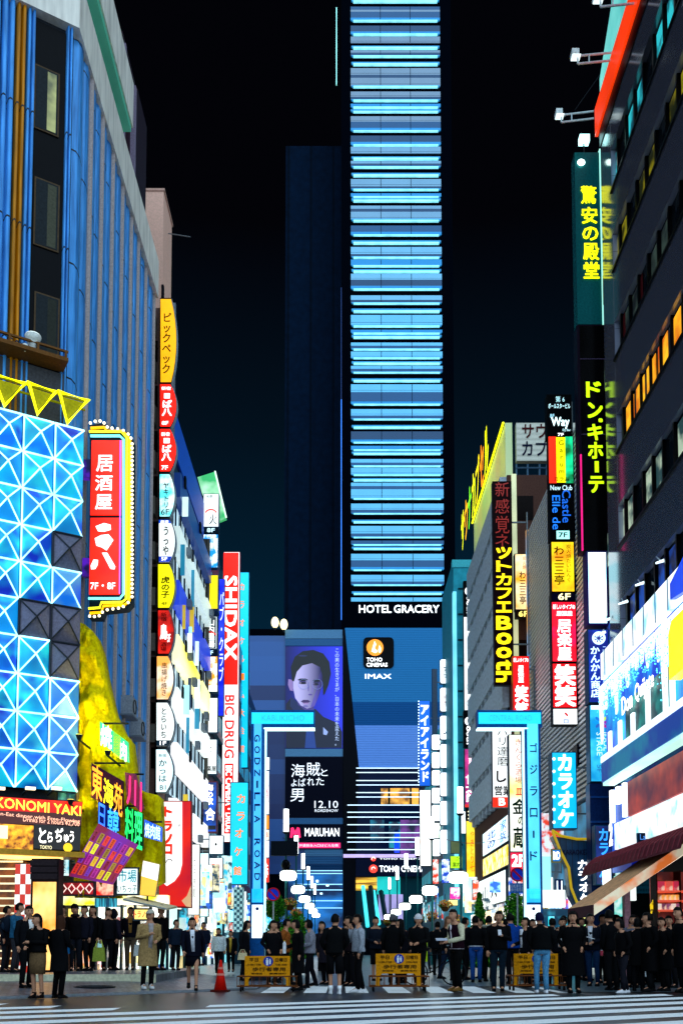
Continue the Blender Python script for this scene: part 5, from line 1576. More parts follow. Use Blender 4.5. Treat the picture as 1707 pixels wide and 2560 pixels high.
for s_, c_ in ((0, '#ff1880'), (1, '#ff2a78')):
    u_ = a2[0] + .05 if s_ == 0 else a2[1] - .05
    MB().box(fv, u_ - .025, u_ + .025, z_bot, z_bot + (z_mid - z_bot) * (.42 if s_ == 0 else .38), .0, .05).build('neon_tube', E(c_, 1.1, .3, .5), vsn)
KY = T('#f4f400', 1.5)
for ch, y0, y1, x0 in (('驚', 466, 511, 1450), ('安', 519, 561, 1452), ('の', 568, 603, 1454), ('殿', 609, 652, 1456), ('堂', 656, 698, 1457)):
    lettering(MB(), fv, ch, *fv.rect(x0, y0, x0 + 40, y1), .03, 'h', .05).build('letter', KY, vsn)
KG = T('#c0f400', 1.4)
for ch, y0, y1, x0 in (('ド', 955, 995, 1463), ('ン', 1007, 1046, 1467), ('・', 1047, 1057, 1494), ('キ', 1061, 1102, 1467), ('ホ', 1106, 1148, 1468), ('｜', 1154, 1182, 1485), ('テ', 1191, 1233, 1470)):
    lettering(MB(), fv, ch, *(fv.rect(x0, y0, x0 + 38, y1) if len(ch) and ch not in '・｜' else fv.rect(x0, y0, x0 + (11 if ch == '・' else 10), y1)), .03, 'h', .07).build('letter', KG, vsn)
mb = MB()
mb.box(fv, a1[0] + .25, a1[0] + .6, z_top + .5, z_top + .75, -.3, -.05)
mb.build('top_lamp', E('#b8ffff', 3.0, .1), vsn)
MB().tube([fv.at(a1[0] + .42, z_top, -.2), fv.at(a1[0] + .42, z_top + .55, -.2)], .025).build('lamp_stem', DARK, vsn)
MB().ball(fv.at(a1[0] + .25, z_top - .42, .05), .14, .06, .12).build('spot_lamp', E('#e0fff8', 4.0, .1), vsn, True)
mbk = MB()
for z_ in (z_top - 1, z_mid + .5, z_mid - 3, z_bot + 1):
    mbk.wbox(fv.at(a1[1], 0).x - .02, XR + .1, Yv + .1, Yv + .2, z_ - .05, z_ + .05)
mbk.build('bracket', STEEL, vsn)
sign('blank white glowing panel under the very tall dark column sign', (1466, 1377, 1519, 1562), Yv, emix('#b8f4ff', '#ffffff', 1.9, .8), [], .5, M('indigo_case', '#2a1a6a', .4), .06, 'column_sign', 'signs on the store column', 'r')
kk = sign('navy shop sign with round flower crest and white hiragana', (1469, 1573, 1522, 1757), Yv, emix('#0a1a7a', '#0a3ac0', .8, .7), [('かんかん商店', (.1, .24, .55, .93), T('#c8e8ff', 1.7), 'v', .05), ('二時間飲み放題の店', (.68, .24, .86, .88), T('#b8d8ff', 1.3), 'v', .02)], .5, CASEB, .03, 'column_sign', 'signs on the store column', 'r')
u_, v_ = fv.px(1495, 1596)
MB().tube([fv.at(u_ + .2 * math.cos(t * .393), v_ + .2 * math.sin(t * .393), .04) for t in range(16)], .035, 5, closed=True).build('crest_ring', T('#d0f0ff', 1.6), kk)
mb = MB()
for t in range(8):
    mb.poly(fv, [(u_ + .05 * math.cos(t * .785), v_ + .05 * math.sin(t * .785)), (u_ + .15 * math.cos(t * .785 + .25), v_ + .15 * math.sin(t * .785 + .25)), (u_ + .15 * math.cos(t * .785 - .25), v_ + .15 * math.sin(t * .785 - .25))], .02, .03)
mb.build('crest_petal', T('#d0f0ff', 1.5), kk)
idl = sign('aqua sign with a ring of coloured petals and rotated pale capitals', (1473, 1762, 1529, 1955), Yv, emix('#0890c8', '#40d8f8', 1.0, .8), [('IDOL', (.6, .36, .86, .6), T('#d8f8ff', 1.1), 'r', 0), ('STAGE', (.3, .36, .55, .66), T('#d8f8ff', 1.1), 'r', 0), ('5F', (.3, .78, .5, .88), T('#2a70a0', .8), 'r', 0)], .5, CASEB, .03, 'column_sign', 'signs on the store column', 'r')
u_, v_ = fv.px(1501, 1806)
for t, c in enumerate(('#2a70d0', '#1870c8', '#0a90d8', '#2a60b0', '#8a30b0', '#b01890', '#a020a0', '#c8f040')):
    t_ = rad(90 + 45 * t)
    cxx, cyy = u_ + .17 * math.cos(t_), v_ + .17 * math.sin(t_)
    MB().poly(fv, [(cxx + .09 * math.cos(q) * math.cos(t_) - .05 * math.sin(q) * math.sin(t_), cyy + .09 * math.cos(q) * math.sin(t_) + .05 * math.sin(q) * math.cos(t_)) for q in [i * .628 for i in range(10)]], .012, .024).build('petal', T(c, 1.0), idl)
MB().disc(fv, u_, v_, .06, .012, .024, 12).build('flower_centre', T('#78e0f0', 1.0), idl)
MB().box(fv, fv.rect(1476, 1764, 1527, 1774)[0], fv.rect(1476, 1764, 1527, 1774)[1], fv.rect(1476, 1764, 1527, 1774)[2], fv.rect(1476, 1764, 1527, 1774)[3], .012, .02).build('white_head', T('#e8ffff', 1.5), idl)
cp2 = thing('service_column', 'dark blue riveted column below the aqua petal sign', 'column', fv.at(*fv.px(1503, 2300)))
MB().box(fv, *fv.rect(1478, 1958, 1534, 2420), -.6, -.05).build('shaft', M('navy_column', '#0c2a5a', .4, .3), cp2)
for y in (1990, 2052):
    MB().box(fv, *fv.rect(1476, y, 1536, y + 5), -.6, .0).build('collar', M('navy_collar', '#1a4a8a', .4, .3), cp2)
sign('dark blue vertical karaoke sign standing closest to the awnings', (1487, 2063, 1529, 2212), 31.8, emix('#041040', '#0a2a80', .7, .9), [('カラオケ', (.2, .06, .8, .96), T('#2a90ff', 1.5), 'v', .06)], .4, CASEB, .03, 'karaoke_sign', 'karaoke signs on the east side', 'r')

# marquee front
mq = thing('marquee', 'dazzling white and blue store marquee hung with icicle lights and lettering', 'marquee', (XR, 28, 7))
frm_ = Fr((XR - .45, 0, 0), (0, -1, 0))
q0, q1 = -31.0, -22.0
MB().box(frm_, q0, q1, 7.0, 10.6, -.45, 0).build('blue_front', emix('#0828b0', '#109ae0', 1.0, .9, stretch=(1, 1, .5)), mq)
HW = E('#e8faff', 1.3, .12, 1.5)
zt_ = lambda t: 11.25
MB().box(frm_, q0, q1, 9.75, 10.6, 0, .14).build('light_hood', emix('#8ad8f4', '#ffffff', 1.15, 2.2, .3, .5, (1, 1, .6), 5), mq)
for i in range(9):
    uu = q0 + .5 + i * 1.0
    MB().box(frm_, uu, uu + .03, 9.76, 10.59, .14, .16).build('hood_joint', M('hood_joint', '#5a8aa0', .4), mq)
rn = random.Random(3)
mb = MB()
drops = [(-31.3, .5, 2.1), (-30.75, .25, .9), (-30.4, .3, .35), (-30.0, .35, .7), (-29.6, .4, 1.3), (-29.15, .3, .8), (-28.8, .35, .5), (-28.4, .4, .75), (-27.9, .3, .4), (-27.5, .45, .6), (-27.0, .4, .45), (-26.5, .35, .8),
         (-26.1, .4, .55), (-25.6, .3, .9), (-25.2, .4, 1.9), (-24.7, .4, 1.0), (-24.2, .4, .6), (-23.6, .5, .9), (-23.0, .5, .6)]
for u, w, l in drops:
    l *= .85 + .3 * rn.random()
    mb.poly(frm_, [(u - w * .55, 9.63), (u - w * .42, 9.62 - l * .6), (u - w * .2, 9.62 - l), (u + w * .12, 9.62 - l * .93), (u + w * .3, 9.62 - l * .5), (u + w * .6, 9.63)], .02, .07)
mb.build('icicle_light', HW, mq)
mb = MB()
for i in range(520):
    k_ = rn.choice(drops)
    u = k_[0] + rn.gauss(0, .22)
    z_ = 9.66 - k_[2] * rn.random() ** .7 - .45 * rn.random()
    if 7.9 < z_ < 8.7 and -28.9 < u < -25.7:
        continue
    mb.box(frm_, u, u + .03, z_ - .035, z_, .09, .11)
o = mb.build('light_sparkle', E('#58d8ff', 1.8, .1), mq)
o['kind'] = 'stuff'
lettering(MB(), frm_, 'Don', -28.75, -27.7, 8.0, 8.55, .14, 'h', .04).build('lettering', WTX, mq)
lettering(MB(), frm_, 'Quijote', -27.45, -25.75, 7.95, 8.6, .14, 'h', .04).build('lettering', WTX, mq)
MB().box(frm_, -28.7, -24.5, 7.1, 8.4, 0, .05).build('teal_panel', emix('#053a40', '#0a8a80', .6, 1.2), mq)
for u, h in ((-30.4, 1.35), (-29.3, 1.5), (-28.0, 1.35), (-26.6, 1.9), (-24.6, 2.2), (-23.4, 1.6)):
    MB().box(frm_, u, u + .26, 7.12, 7.12 + h * .55, .05, .12).build('light_block', HW, mq)
MB().box(frm_, -25.2, -24.9, 7.1, 9.8, .04, .1).build('light_block', HW, mq)
MB().poly(frm_, [(-23.95, 7.75), (-22, 7.75), (-22, 9.2), (-23.7, 9.2), (-23.95, 8.9)], .05, .35).build('yellow_panel', E('#f8d800', 1.3, .1), mq)
MB().poly(frm_, [(-23.3, 9.6), (-22, 9.4), (-22, 10.4), (-23.3, 10.0)], .36, .5).build('blue_badge', E('#0a40d8', .9, .2), mq)
MB().box(frm_, -30.2, q1, 6.82, 7.02, 0, .42).build('ledge_light', E('#e4f8ff', 1.3, .15, 2), mq)
MB().box(frm_, -30.2, q1, 6.2, 6.82, 0, .40).build('fascia', emix('#083a9a', '#0a7aa0', .6, .6), mq)
MB().box(frm_, -30.2, q1, 6.1, 6.2, 0, .36).build('soffit_light', E('#c0fff0', 1.3, .3, .5), mq)
for k, (x, y, YY) in enumerate(((1502, 1582, 32.3), (1516, 1548, 31.9), (1557, 1505, 30.2), (1600, 1458, 28.5), (1652, 1402, 26.8))):
    tip = P(x, y, YY)
    root = thing('marquee_lamp', ['slim white arm lamp over the marquee, beside the navy shop sign', 'slim white arm lamp over the marquee, second from the navy shop sign', 'slim white arm lamp over the marquee centre', 'slim white arm lamp second from the picture edge over the marquee', 'slim white arm lamp nearest the picture edge over the marquee'][k], 'floodlight', tip, 'arm lamps over the marquee')
    MB().tube([tip, (XR - .1, YY, tip.z + .12)], .02, 5).build('arm', M('white_steel', '#c8d0d8', .35, .4), root)
    MB().tube([tip + Vector((-.16, 0, -.07)), tip + Vector((.14, 0, .03))], [.03, .05], 6).build('lamp_head', E('#e0fbff', 1.6, .1), root)
sf = thing('store_lower_front', 'red lit panel and white signboard between the marquee and maroon awning', 'shopfront', (XR, 28, 4))
frl = Fr((XR - .2, 0, 0), (0, -1, 0))
MB().box(frl, -29.0, -22, 4.95, 6.0, 0, .2).build('red_panel', emix('#5a0c2a', '#e04a28', .65, .8, .35, .75), sf)
MB().box(frl, -30.6, -22, 4.1, 4.93, 0, .16).build('white_board', emix('#70d0d8', '#ffffff', 1.15, 2.2, .28, .5, detail=5), sf)
MB().box(frl, -31.2, -29.1, 3.4, 6.1, -.1, .08).build('blue_wall', emix('#0a1a8a', '#0a50c0', .6, .6), sf)
for u, z0, z1 in ((-30.9, 5.0, 6.05), (-30.2, 5.5, 6.05), (-29.5, 5.0, 6.05)):
    MB().box(frl, u, u + .22, z0, z1, .1, .22).build('light_tube', E('#f4ffff', 2.0, .06), sf)
mb = MB()
lettering(mb, frl, '2', -31.1, -30.65, 4.25, 5.0, .2, 'h', .12)
mb.build('lettering', T('#f0fbff', 1.8), sf)
MB().box(frl, -31.6, -31.3, 2.6, 4.0, .1, .3).build('light_tube', E('#f4ffff', 2.0, .06), sf)
tip = fv.at(*fv.px(1525, 1998), 1.2)
ma = thing('maroon_awning', 'maroon barrel awning with ribs under the white signboard', 'awning', (XR, 27, 3.6))
mb = MB()
prof2 = [(0, 3.95), (.35, 3.98), (.75, 3.85), (1.05, 3.6), (1.15, 3.3)]
for y0_, y1_ in ((22.0, 31.2),):
    vs = [(XR - .15 - d, y_, z_) for y_ in (y0_, y1_) for d, z_ in prof2] + [(XR - .15 - d, y_, z_ - .04) for y_ in (y0_, y1_) for d, z_ in prof2]
    k = len(prof2)
    mb.add(vs, [(i, i + 1, k + i + 1, k + i) for i in range(k - 1)] + [(2 * k + i + 1, 2 * k + i, 3 * k + i, 3 * k + i + 1) for i in range(k - 1)] + [list(range(k, 2 * k)) + list(range(4 * k - 1, 3 * k - 1, -1))] + [(k - 1, 2 * k + k - 1, 4 * k - 1, 2 * k - 1)])
mb.build('canvas', M('maroon_canvas', '#6a1c28', .6, 0, .3, 4), ma)
for i in range(24):
    y_ = 22.2 + i * .38
    MB().tube([(XR - .15 - d, y_, z_ + .015) for d, z_ in prof2], .018, 4).build('rib', M('maroon_rib', '#8a3a44', .5), ma)
sign('small dark plate with blue lettering on the maroon awning', (1592, 2082, 1652, 2108), 27.5, M('plate_dark', '#081028', .4), [('La Liqe', (.1, .15, .9, .85), T('#3a78c8', .8))], .1, CASEB, .02, 'awning_sign')
oa = thing('orange_awning', 'broad sloping orange and cream awning reaching out over the pavement', 'awning', (8, 25.5, 2.2))
mb = MB()
xa, za, xb, zb = 6.45, 2.08, 9.6, 4.2
for y0_, y1_ in ((24.6, 27.4),):
    vs = [(xa, y0_, za), (xb, y0_, zb), (xb, y1_, zb), (xa, y1_, za), (xa, y0_, za - .05), (xb, y0_, zb - .05), (xb, y1_, zb - .05), (xa, y1_, za - .05)]
    mb.add(vs, [(0, 1, 2, 3), (7, 6, 5, 4), (0, 4, 5, 1), (2, 6, 7, 3)])
mb.build('canvas', M('orange_canvas', '#e0a070', .7, 0, .3, 1.5), oa)
MB().add([(xa, 24.58, za), (xb, 24.58, zb), (xb, 24.58, zb - .28), (xa, 24.58, za - .28), (xa, 24.55, za), (xb, 24.55, zb), (xb, 24.55, zb - .28), (xa, 24.55, za - .28)], [(0, 1, 2, 3), (7, 6, 5, 4), (0, 4, 5, 1), (2, 6, 7, 3), (1, 5, 6, 2), (0, 3, 7, 4)]).build('side_valance', emix('#e8d8b8', '#ff7a20', .45, 1.2), oa)
MB().add([(xa, 24.56, za), (xa, 27.4, za), (xa, 27.4, za - .3), (xa, 24.56, za - .3), (xa + .03, 24.56, za), (xa + .03, 27.4, za), (xa + .03, 27.4, za - .3), (xa + .03, 24.56, za - .3)], [(0, 1, 2, 3), (7, 6, 5, 4), (3, 2, 6, 7), (0, 4, 5, 1), (0, 3, 7, 4), (1, 5, 6, 2)]).build('front_valance', M('maroon_valance', '#4a1420', .7), oa)
MB().tube([(xb - .6, 24.7, zb - .75), (xb - .1, 24.7, 2.9)], .03).build('stay', STEEL, oa)
MB().tube([(7.15, 24.7, 2.3), (9.0, 24.7, 3.52)], .035, 6).build('light_tube', E('#fff0d8', 1.8, .2), oa)
pp_ = thing('awning_post', 'pale pink post holding up the orange awning', 'post', (7.85, 26.5, 0))
MB().wbox(7.78, 7.94, 26.4, 26.56, 0, 2.95).build('shaft', M('pink_post', '#d8a0b0', .4), pp_)
MB().wbox(7.72, 8.0, 26.34, 26.62, 0, .12).build('base', DARK, pp_)
# shop shelf with goods
ys_ = 26.0
fsf = facing(ys_)
sh = thing('goods_shelf', 'shop shelf with lit orange boards at the picture edge under the awning', 'shelf', fsf.at(*fsf.px(1690, 2400)))
for y in (2226, 2250, 2274):
    MB().box(fsf, *fsf.rect(1642, y, 1760, y + 4), -.5, 0).build('shelf_board', E('#e05030', .7, .2), sh)
MB().box(fsf, *fsf.rect(1642, 2176, 1760, 2400), -.6, -.52).build('back_panel', emix('#4a1410', '#a03a28', .5, 1), sh)
for x in (1641, 1700):
    MB().box(fsf, *fsf.rect(x, 2176, x + 3, 2400), -.5, .0).build('upright', M('dark_wood', '#3a1c14', .6), sh)
rn = random.Random(9)
for j, (y, hh, cs) in enumerate(((2226, 26, ('#e04038', '#c82a4a', '#e85a48')), (2250, 16, ('#e8a040', '#8a5a2a', '#f0c060')), (2274, 18, ('#8a4a70', '#d8a030', '#e8e0d0', '#6a3050')))):
    x = 1646
    while x < 1704:
        w_ = 17 if j == 0 else 9
        a = fsf.rect(x, y - hh, x + w_, y - .5)
        c = rn.choice(cs)
        o = thing('goods_pack', ['red paper bag standing on the top board of the shop shelf', 'small amber package on the middle board of the shop shelf', 'small plum or yellow package on the lowest board of the shop shelf'][j], 'package', fsf.at((a[0] + a[1]) / 2, a[2], -.2), ['bags on the top shelf board', 'packages on the middle shelf board', 'packages on the low shelf board'][j])
        MB().box(fsf, a[0], a[1], a[2], a[3] - .03, -.35, -.08).build('box', emix(c, '#ffe0c0', .6, 5, .5, .7), o)
        MB().box(fsf, a[0] + .02, a[1] - .02, a[3] - .03, a[3], -.3, -.12).build('top_fold', M('fold', '#b87a50', .6), o)
        x += w_ + 3
yl = thing('sale_flag', 'yellow and black sale pennant hanging by the shop shelf', 'flag', fsf.at(*fsf.px(1633, 2280)))
MB().poly(facing(26.3), [facing(26.3).px(*p) for p in ((1624, 2262), (1634, 2244), (1646, 2258), (1648, 2282), (1626, 2284))], -.03, 0).build('cloth', emix('#181004', '#f8d010', .9, 6, .45, .5), yl)
MB().tube([facing(26.3).at(*facing(26.3).px(1635, 2215)), facing(26.3).at(*facing(26.3).px(1635, 2246))], .01, 4).build('cord', DARK, yl)

# ================================================================== LOUVRED BUILDING
lv = thing('louvred_building', 'building wrapped in slanting white horizontal louvres behind the red izakaya sign', 'building', (XR, 40, 0))
MB().wbox(XR + .3, XR + 14, 34.2, 45.9, 0, 21.0).build('wall', M('louvre_back', '#0a1218', .5), lv)
LVW = M('louvre_white', '#d8dce0', .4, .2)
mb = MB()
z = 6.6
while z < 21.2:
    mb.box(RIGHT, -45.9, -34.2, z, z + .1, -.3, .0)
    z += .205
mb.build('louvre_slat', LVW, lv)
MB().box(RIGHT, -45.95, -45.75, 5, 21.4, -.3, .06).build('edge_trim', emix('#58a8e0', '#e8a050', .45, .5, stretch=(.1, .1, 1)), lv)
for i in range(6):
    MB().box(RIGHT, -37.2, -36.4, 8.0 + i * 2.25, 8.75 + i * 2.25, -.1, .08).build('navy_gap', M('navy_gap', '#05081a', .4), lv)
MB().wbox(XR, XR + 10, 34.2, 45.9, 2.9, 6.4).build('lower_wall', emix('#06364a', '#1484b0', .5, .6), lv)

# the long sign column in front of the louvres
Yl = 36.4
SGR = 'long lit sign column over the louvres'
BK = E('#060a14', .5, .2)
def ls(lb, r, face, tx=(), bands=(), case=BLACK):
    return sign(lb, r, Yl, face, tx, .4, case, .025, 'column_sign', SGR, 'r', bands)
ls('black building name sign with pale blue characters, topmost of the long column', (1366, 986, 1428, 1092), M('sign_ink', '#04060a', .3), [('第 6', (.36, .05, .72, .19), T('#b8f0f8', 1.3), 'h', 0), ('ポールスタービル', (.06, .22, .94, .34), T('#c8f8ff', 1.4), 'h', .02), ('8F', (.12, .47, .3, .56), T('#a0d8e8', 1.1)), ('Way', (.16, .54, .9, .82), T('#d8fbff', 1.6), 'h', .06), ('DJ Bar', (.62, .82, .95, .89), T('#c0e8f0', 1.2)), ('7F', (.42, .92, .66, .99), WTX)])
ls('red yellow and green tricolour sign with thin black Latin letters', (1371, 1092, 1431, 1208), E('#f4f000', 1.2, .06), [('Garum', (.42, .08, .62, .8), BTX, 'v', -.005), ('ガラム', (.2, .86, .82, .96), BTX)], (((0, 0, .31, 1), E('#ff2a08', 1.1, .1)), ((.69, 0, 1, 1), emix('#046a30', '#10f0a0', .9, 1.2))))
ls('black club sign with blue rotated serif words and a pale floor plate', (1373, 1208, 1435, 1350), M('sign_ink', '#04060a', .3), [('New Club', (.04, .04, .92, .13), T('#c8e8f0', 1.3)), ('Elle de', (.1, .22, .42, .82), T('#1a78f0', 1.2), 'r', .02), ('Castle', (.5, .12, .85, .7), T('#1560d0', 1.2), 'r', .02), ('7F', (.33, .87, .7, .96), INK('#04202a'), 'h', .04)], (((.26, .84, .78, .985), E('#a8fff8', 1.3, .05)),))
ls('orange and yellow charcoal grill sign with black brush strokes', (1377, 1354, 1435, 1480), emix('#ff7a08', '#ffe010', 1.15, 1.0, .3, .55), [('炭火焼たいにんぐ', (.64, .06, .86, .8), INK('#2a0a00'), 'v', 0), ('わ三三亭', (.12, .1, .55, .86), INK('#140400'), 'v', .03)])
ls('navy floor plate with cream 6F lettering on the long column', (1377, 1482, 1437, 1502), M('sign_navy', '#06082a', .3), [('6F', (.28, .08, .8, .92), T('#fff4b8', 1.6), 'h', .04)])
ls('red izakaya sign with white characters above the brushed smile sign', (1378, 1504, 1440, 1655), emix('#ff0828', '#ff0a70', 1.1, .8, .5, .7), [('新しいタイプの', (.06, .05, .95, .13), WTX, 'h', .04), ('居酒屋', (.2, .16, .84, .24), WTX, 'h', .05), ('居楽屋', (.22, .3, .8, .98), WTX, 'v', .05)])
o = ls('red sign with two huge white brush characters', (1380, 1658, 1441, 1770), E('#ff0a14', 1.15, .1), [('笑笑', (.08, .03, .95, .97), T('#fff8f8', 1.9), 'v', .09)])
ls('white sign end with a small red drop at the foot of the long column', (1381, 1771, 1443, 1812), E('#f4f8fa', 1.4, .05), [('白', (.42, .62, .62, .9), T('#1a60a8', .8), 'h', .04), ('、', (.46, .25, .62, .5), T('#c81818', 1.0), 'h', .06)])
kb = sign('big cyan karaoke sign with bold white characters and round bulbs', (1379, 1880, 1441, 2072), 34.6, E('#04b4f0', 1.05, .08), [('カラオケ', (.22, .03, .84, .97), WTX, 'v', .08)], .6, CASEB, .03, 'karaoke_sign', 'karaoke signs on the east side', 'r')
fkb = facing(34.6)
for y in (1898, 1929, 1960, 1992, 2024, 2056):
    MB().ball(fkb.at(*fkb.px(1383, y), .05), .055, .04, .055, 8, 6).build('bulb', E('#ffffff', 2.0), kb, True)
# lower karaoke front with curved yellow frame
fkc = facing(33.6)
kf = thing('karaoke_shop', 'blue brick karaoke front framed by a curved yellow edge', 'shopfront', fkc.at(*fkc.px(1440, 2270)))
MB().poly(fkc, [fkc.px(x, y) for x, y in ((1380, 2090), (1482, 2104), (1486, 2280), (1440, 2268), (1424, 2240), (1418, 2170))], -.5, -.05).build('wall', brick_mat('blue_brick', '#0a4a7a', '#0c5a90', '#062a4a', 2.4, .4), kf)
MB().tube([fkc.at(*fkc.px(x, y), .05) for x, y in ((1378, 2076), (1400, 2090), (1440, 2098), (1482, 2098))], .05, 6).build('yellow_edge', E('#b8980c', .7, .2), kf)
MB().tube([fkc.at(*fkc.px(x, y), .05) for x, y in ((1380, 2080), (1400, 2130), (1420, 2170), (1426, 2220), (1440, 2255), (1486, 2284))], .05, 6).build('yellow_edge', E('#b8980c', .7, .2), kf)
lettering(MB(), fkc, 'KARAOKE747', *fkc.rect(1406, 2124, 1481, 2137), .0, 'h', .02).build('lettering', INK('#1a0a30'), kf)
for i, ch in enumerate('カラオケ'):
    lettering(MB(), fkc, ch, *fkc.rect(1443 + i * 2, 2150 + i * 28, 1468 + i * 2, 2174 + i * 28), .0, 'h', .06).build('letter', WTX, kf)
sign('blue and yellow framed plate with white lettering on the karaoke curve', (1378, 2122, 1402, 2156), 33.3, E('#1068b0', .9, .2), [('BiD', (.15, .2, .85, .8), WTX, 'h', .05)], .15, M('yellow_rim2', '#a8900c', .4), .04, 'hanging_sign')
sign('small dark blue board with white stripes by the yellow curve', (1386, 2198, 1408, 2248), 33.2, M('sign_navy', '#041450', .3), [('11', (.2, .08, .85, .9), T('#e8f8ff', 1.4), 'h', .05)], .15, CASEB, .02, 'hanging_sign')
# bright ground floor, right
for i, (ya, yb, c1, c2, lb) in enumerate(((34.4, 45.8, '#f0fff8', '#ffffff', 'white lit shopfront under the louvred building'), (46.2, 60, '#ffe0b0', '#fffaf0', 'warm lit shopfront behind the katakana gate post'), (60.2, 80, '#b0fff0', '#ffffff', 'mint lit shopfront beside the small conifer'), (80.2, 90, '#ffd0e8', '#e8ffff', 'pinkish lit shopfront nearest the cinema block'))):
    o = thing('shopfront', lb, 'shopfront', (XR - .9, ya, 0), 'shopfronts along the street')
    fr_ = Fr((XR - .7, 0, 0), (0, -1, 0))
    MB().box(fr_, -yb, -ya, 0, 3.0, -.6, -.05).build('glazing', emix(c1, '#0a2a3a', .9, .55, .45, .75), o)
    MB().box(fr_, -yb, -ya, 2.3, 3.0, -.05, .2).build('fascia', emix(c2, c1, 1.3, .5), o)
    for j in range(8):
        y_ = ya + (yb - ya) * j / 7
        MB().box(fr_, -y_ - .06, -y_ + .06, 0, 2.3, -.05, .1).build('post', M('post_teal', '#1c3a48', .4), o)
    MB().box(facing(ya), XR - .7, XR + 1, 0, 3.0, -.3, .02).build('end_wall', emix(c1, '#0a2030', .8, .9, .4, .6), o)
wf = thing('arcade_front', 'white scalloped awning and dim blue arcade entrance beside the katakana gate post', 'shopfront', facing(32).at(*facing(32).px(1400, 2400)))
f9 = facing(32.4)
MB().box(f9, *f9.rect(1356, 2225, 1412, 2268), -.3, 0).build('white_awning', E('#f0fff8', 1.4, .1), wf)
MB().box(f9, *f9.rect(1356, 2270, 1490, 2440), -.8, -.6).build('back_wall', emix('#06304a', '#40c0e0', .7, .9, .45, .6), wf)
for r, c in (((1442, 2282, 1472, 2300), '#f0e020'), ((1442, 2300, 1476, 2316), '#58d030'), ((1378, 2290, 1390, 2330), '#30d8e8'), ((1500, 2260, 1516, 2300), '#a8f8f0'), ((1520, 2180, 1560, 2290), '#58c8b8'), ((1572, 2210, 1596, 2250), '#f0fff8')):
    MB().box(f9, *f9.rect(*r), -.55, -.3).build('light_box', emix(c, '#ffffff', 1.1, 3, .45, .8), wf)

# ================================================================== CONCRETE BUILDING, BROWN BUILDING
XB = 8.35
bbk = thing('brown_building', 'brown building with cream window strip and grey balcony side toward the street', 'building', (XB, 47, 0))
MB().wbox(XB, XB + 9, 47.0, 60.0, 0, 24.8).build('wall', M('brown_render', '#5a3c34', .8), bbk)
fB = Fr((XB, 0, 0), (0, -1, 0))
f47 = facing(46.98)
for y in (1240, 1440, 1600, 1700):
    MB().box(f47, *f47.rect(1292, y, 1332, y + 60), -.05, .02).build('window', M('dark_pane2', '#140c0c', .2), bbk)
MB().box(f47, f47.px(1281, 1500)[0], f47.px(1293, 1500)[0], 3, 24.8, -.05, .1).build('cream_strip', E('#e8f0b8', .55, .3, .6), bbk)
for i in range(8):
    z = 24.0 - i * 2.05
    MB().box(fB, -60, -47.1, z - .85, z + .75, -.05, .35).build('balcony_wall', M('grey_concrete', '#b8c4d0', .7, 0, .3, 1.2), bbk)
    MB().box(fB, -60, -47.1, z - 1.3, z - .85, -.05, .05).build('window_row', M('night_window', '#0a1420', .15), bbk)
    for k in range(9):
        y_ = 47.6 + k * 1.4
        MB().box(fB, -y_ - .15, -y_ + .15, z - 1.3, z - .85, .05, .3).build('pier', M('grey_concrete', '#b8c4d0', .7, 0, .3, 1.2), bbk)
rbd = thing('rooftop_billboard', 'white rooftop sauna billboard with red and black characters on a steel frame', 'billboard', (XB, 48, 25))
fR = facing(47.2)
a = fR.rect(1290, 1057, 1400, 1152)
MB().box(fR, a[0], a[1] + 1, a[2], a[3], -.3, 0).build('board', wavy('billboard_white', '#d8d4c4'), rbd)
lettering(MB(), fR, 'サウナ', *fR.rect(1304, 1060, 1400, 1096), .03, 'h', .03).build('lettering', INK('#4a0810'), rbd)
lettering(MB(), fR, 'カプセル', *fR.rect(1304, 1102, 1434, 1140), .03, 'h', .03).build('lettering', INK('#0a1030'), rbd)
mb = MB()
for x in (1292, 1320, 1350, 1368):
    u, v = fR.px(x, 1160)
    mb.tube([fR.at(u, 24.8, -.3), fR.at(u, v + .1, -.2)], .05)
for y in (1165, 1185):
    mb.tube([fR.at(*fR.px(1290, y), -.2), fR.at(*fR.px(1372, y), -.2)], .045)
mb.build('steel_frame', M('blue_steel', '#5a7a98', .4, .5), rbd)
fS = Fr((XB - .02, 0, 0), (0, -1, 0))
MB().box(fS, -58.8, -47.2, a[2] - .9, a[3], -.35, 0).build('side_board', E('#c8dca0', .22, .3, .3), rbd)
mb = MB()
for i, ch in enumerate('サウナカプセル'):
    lettering(MB(), fS, ch, -58.4 + i * 1.62, -57.0 + i * 1.62, a[2] - .2, a[3] + .2, .85, 'h', .04).build('letter', T(('#f0f400', '#f8b000', '#80f020', '#f0f400', '#f8e000', '#f09000', '#f0f400')[i], 1.6), rbd)
MB().tube([fS.at(-58.8, a[3], .1), fS.at(-47.2, a[3], .1)], .06).build('neon_tube', E('#f0f400', 1.6, .2), rbd)

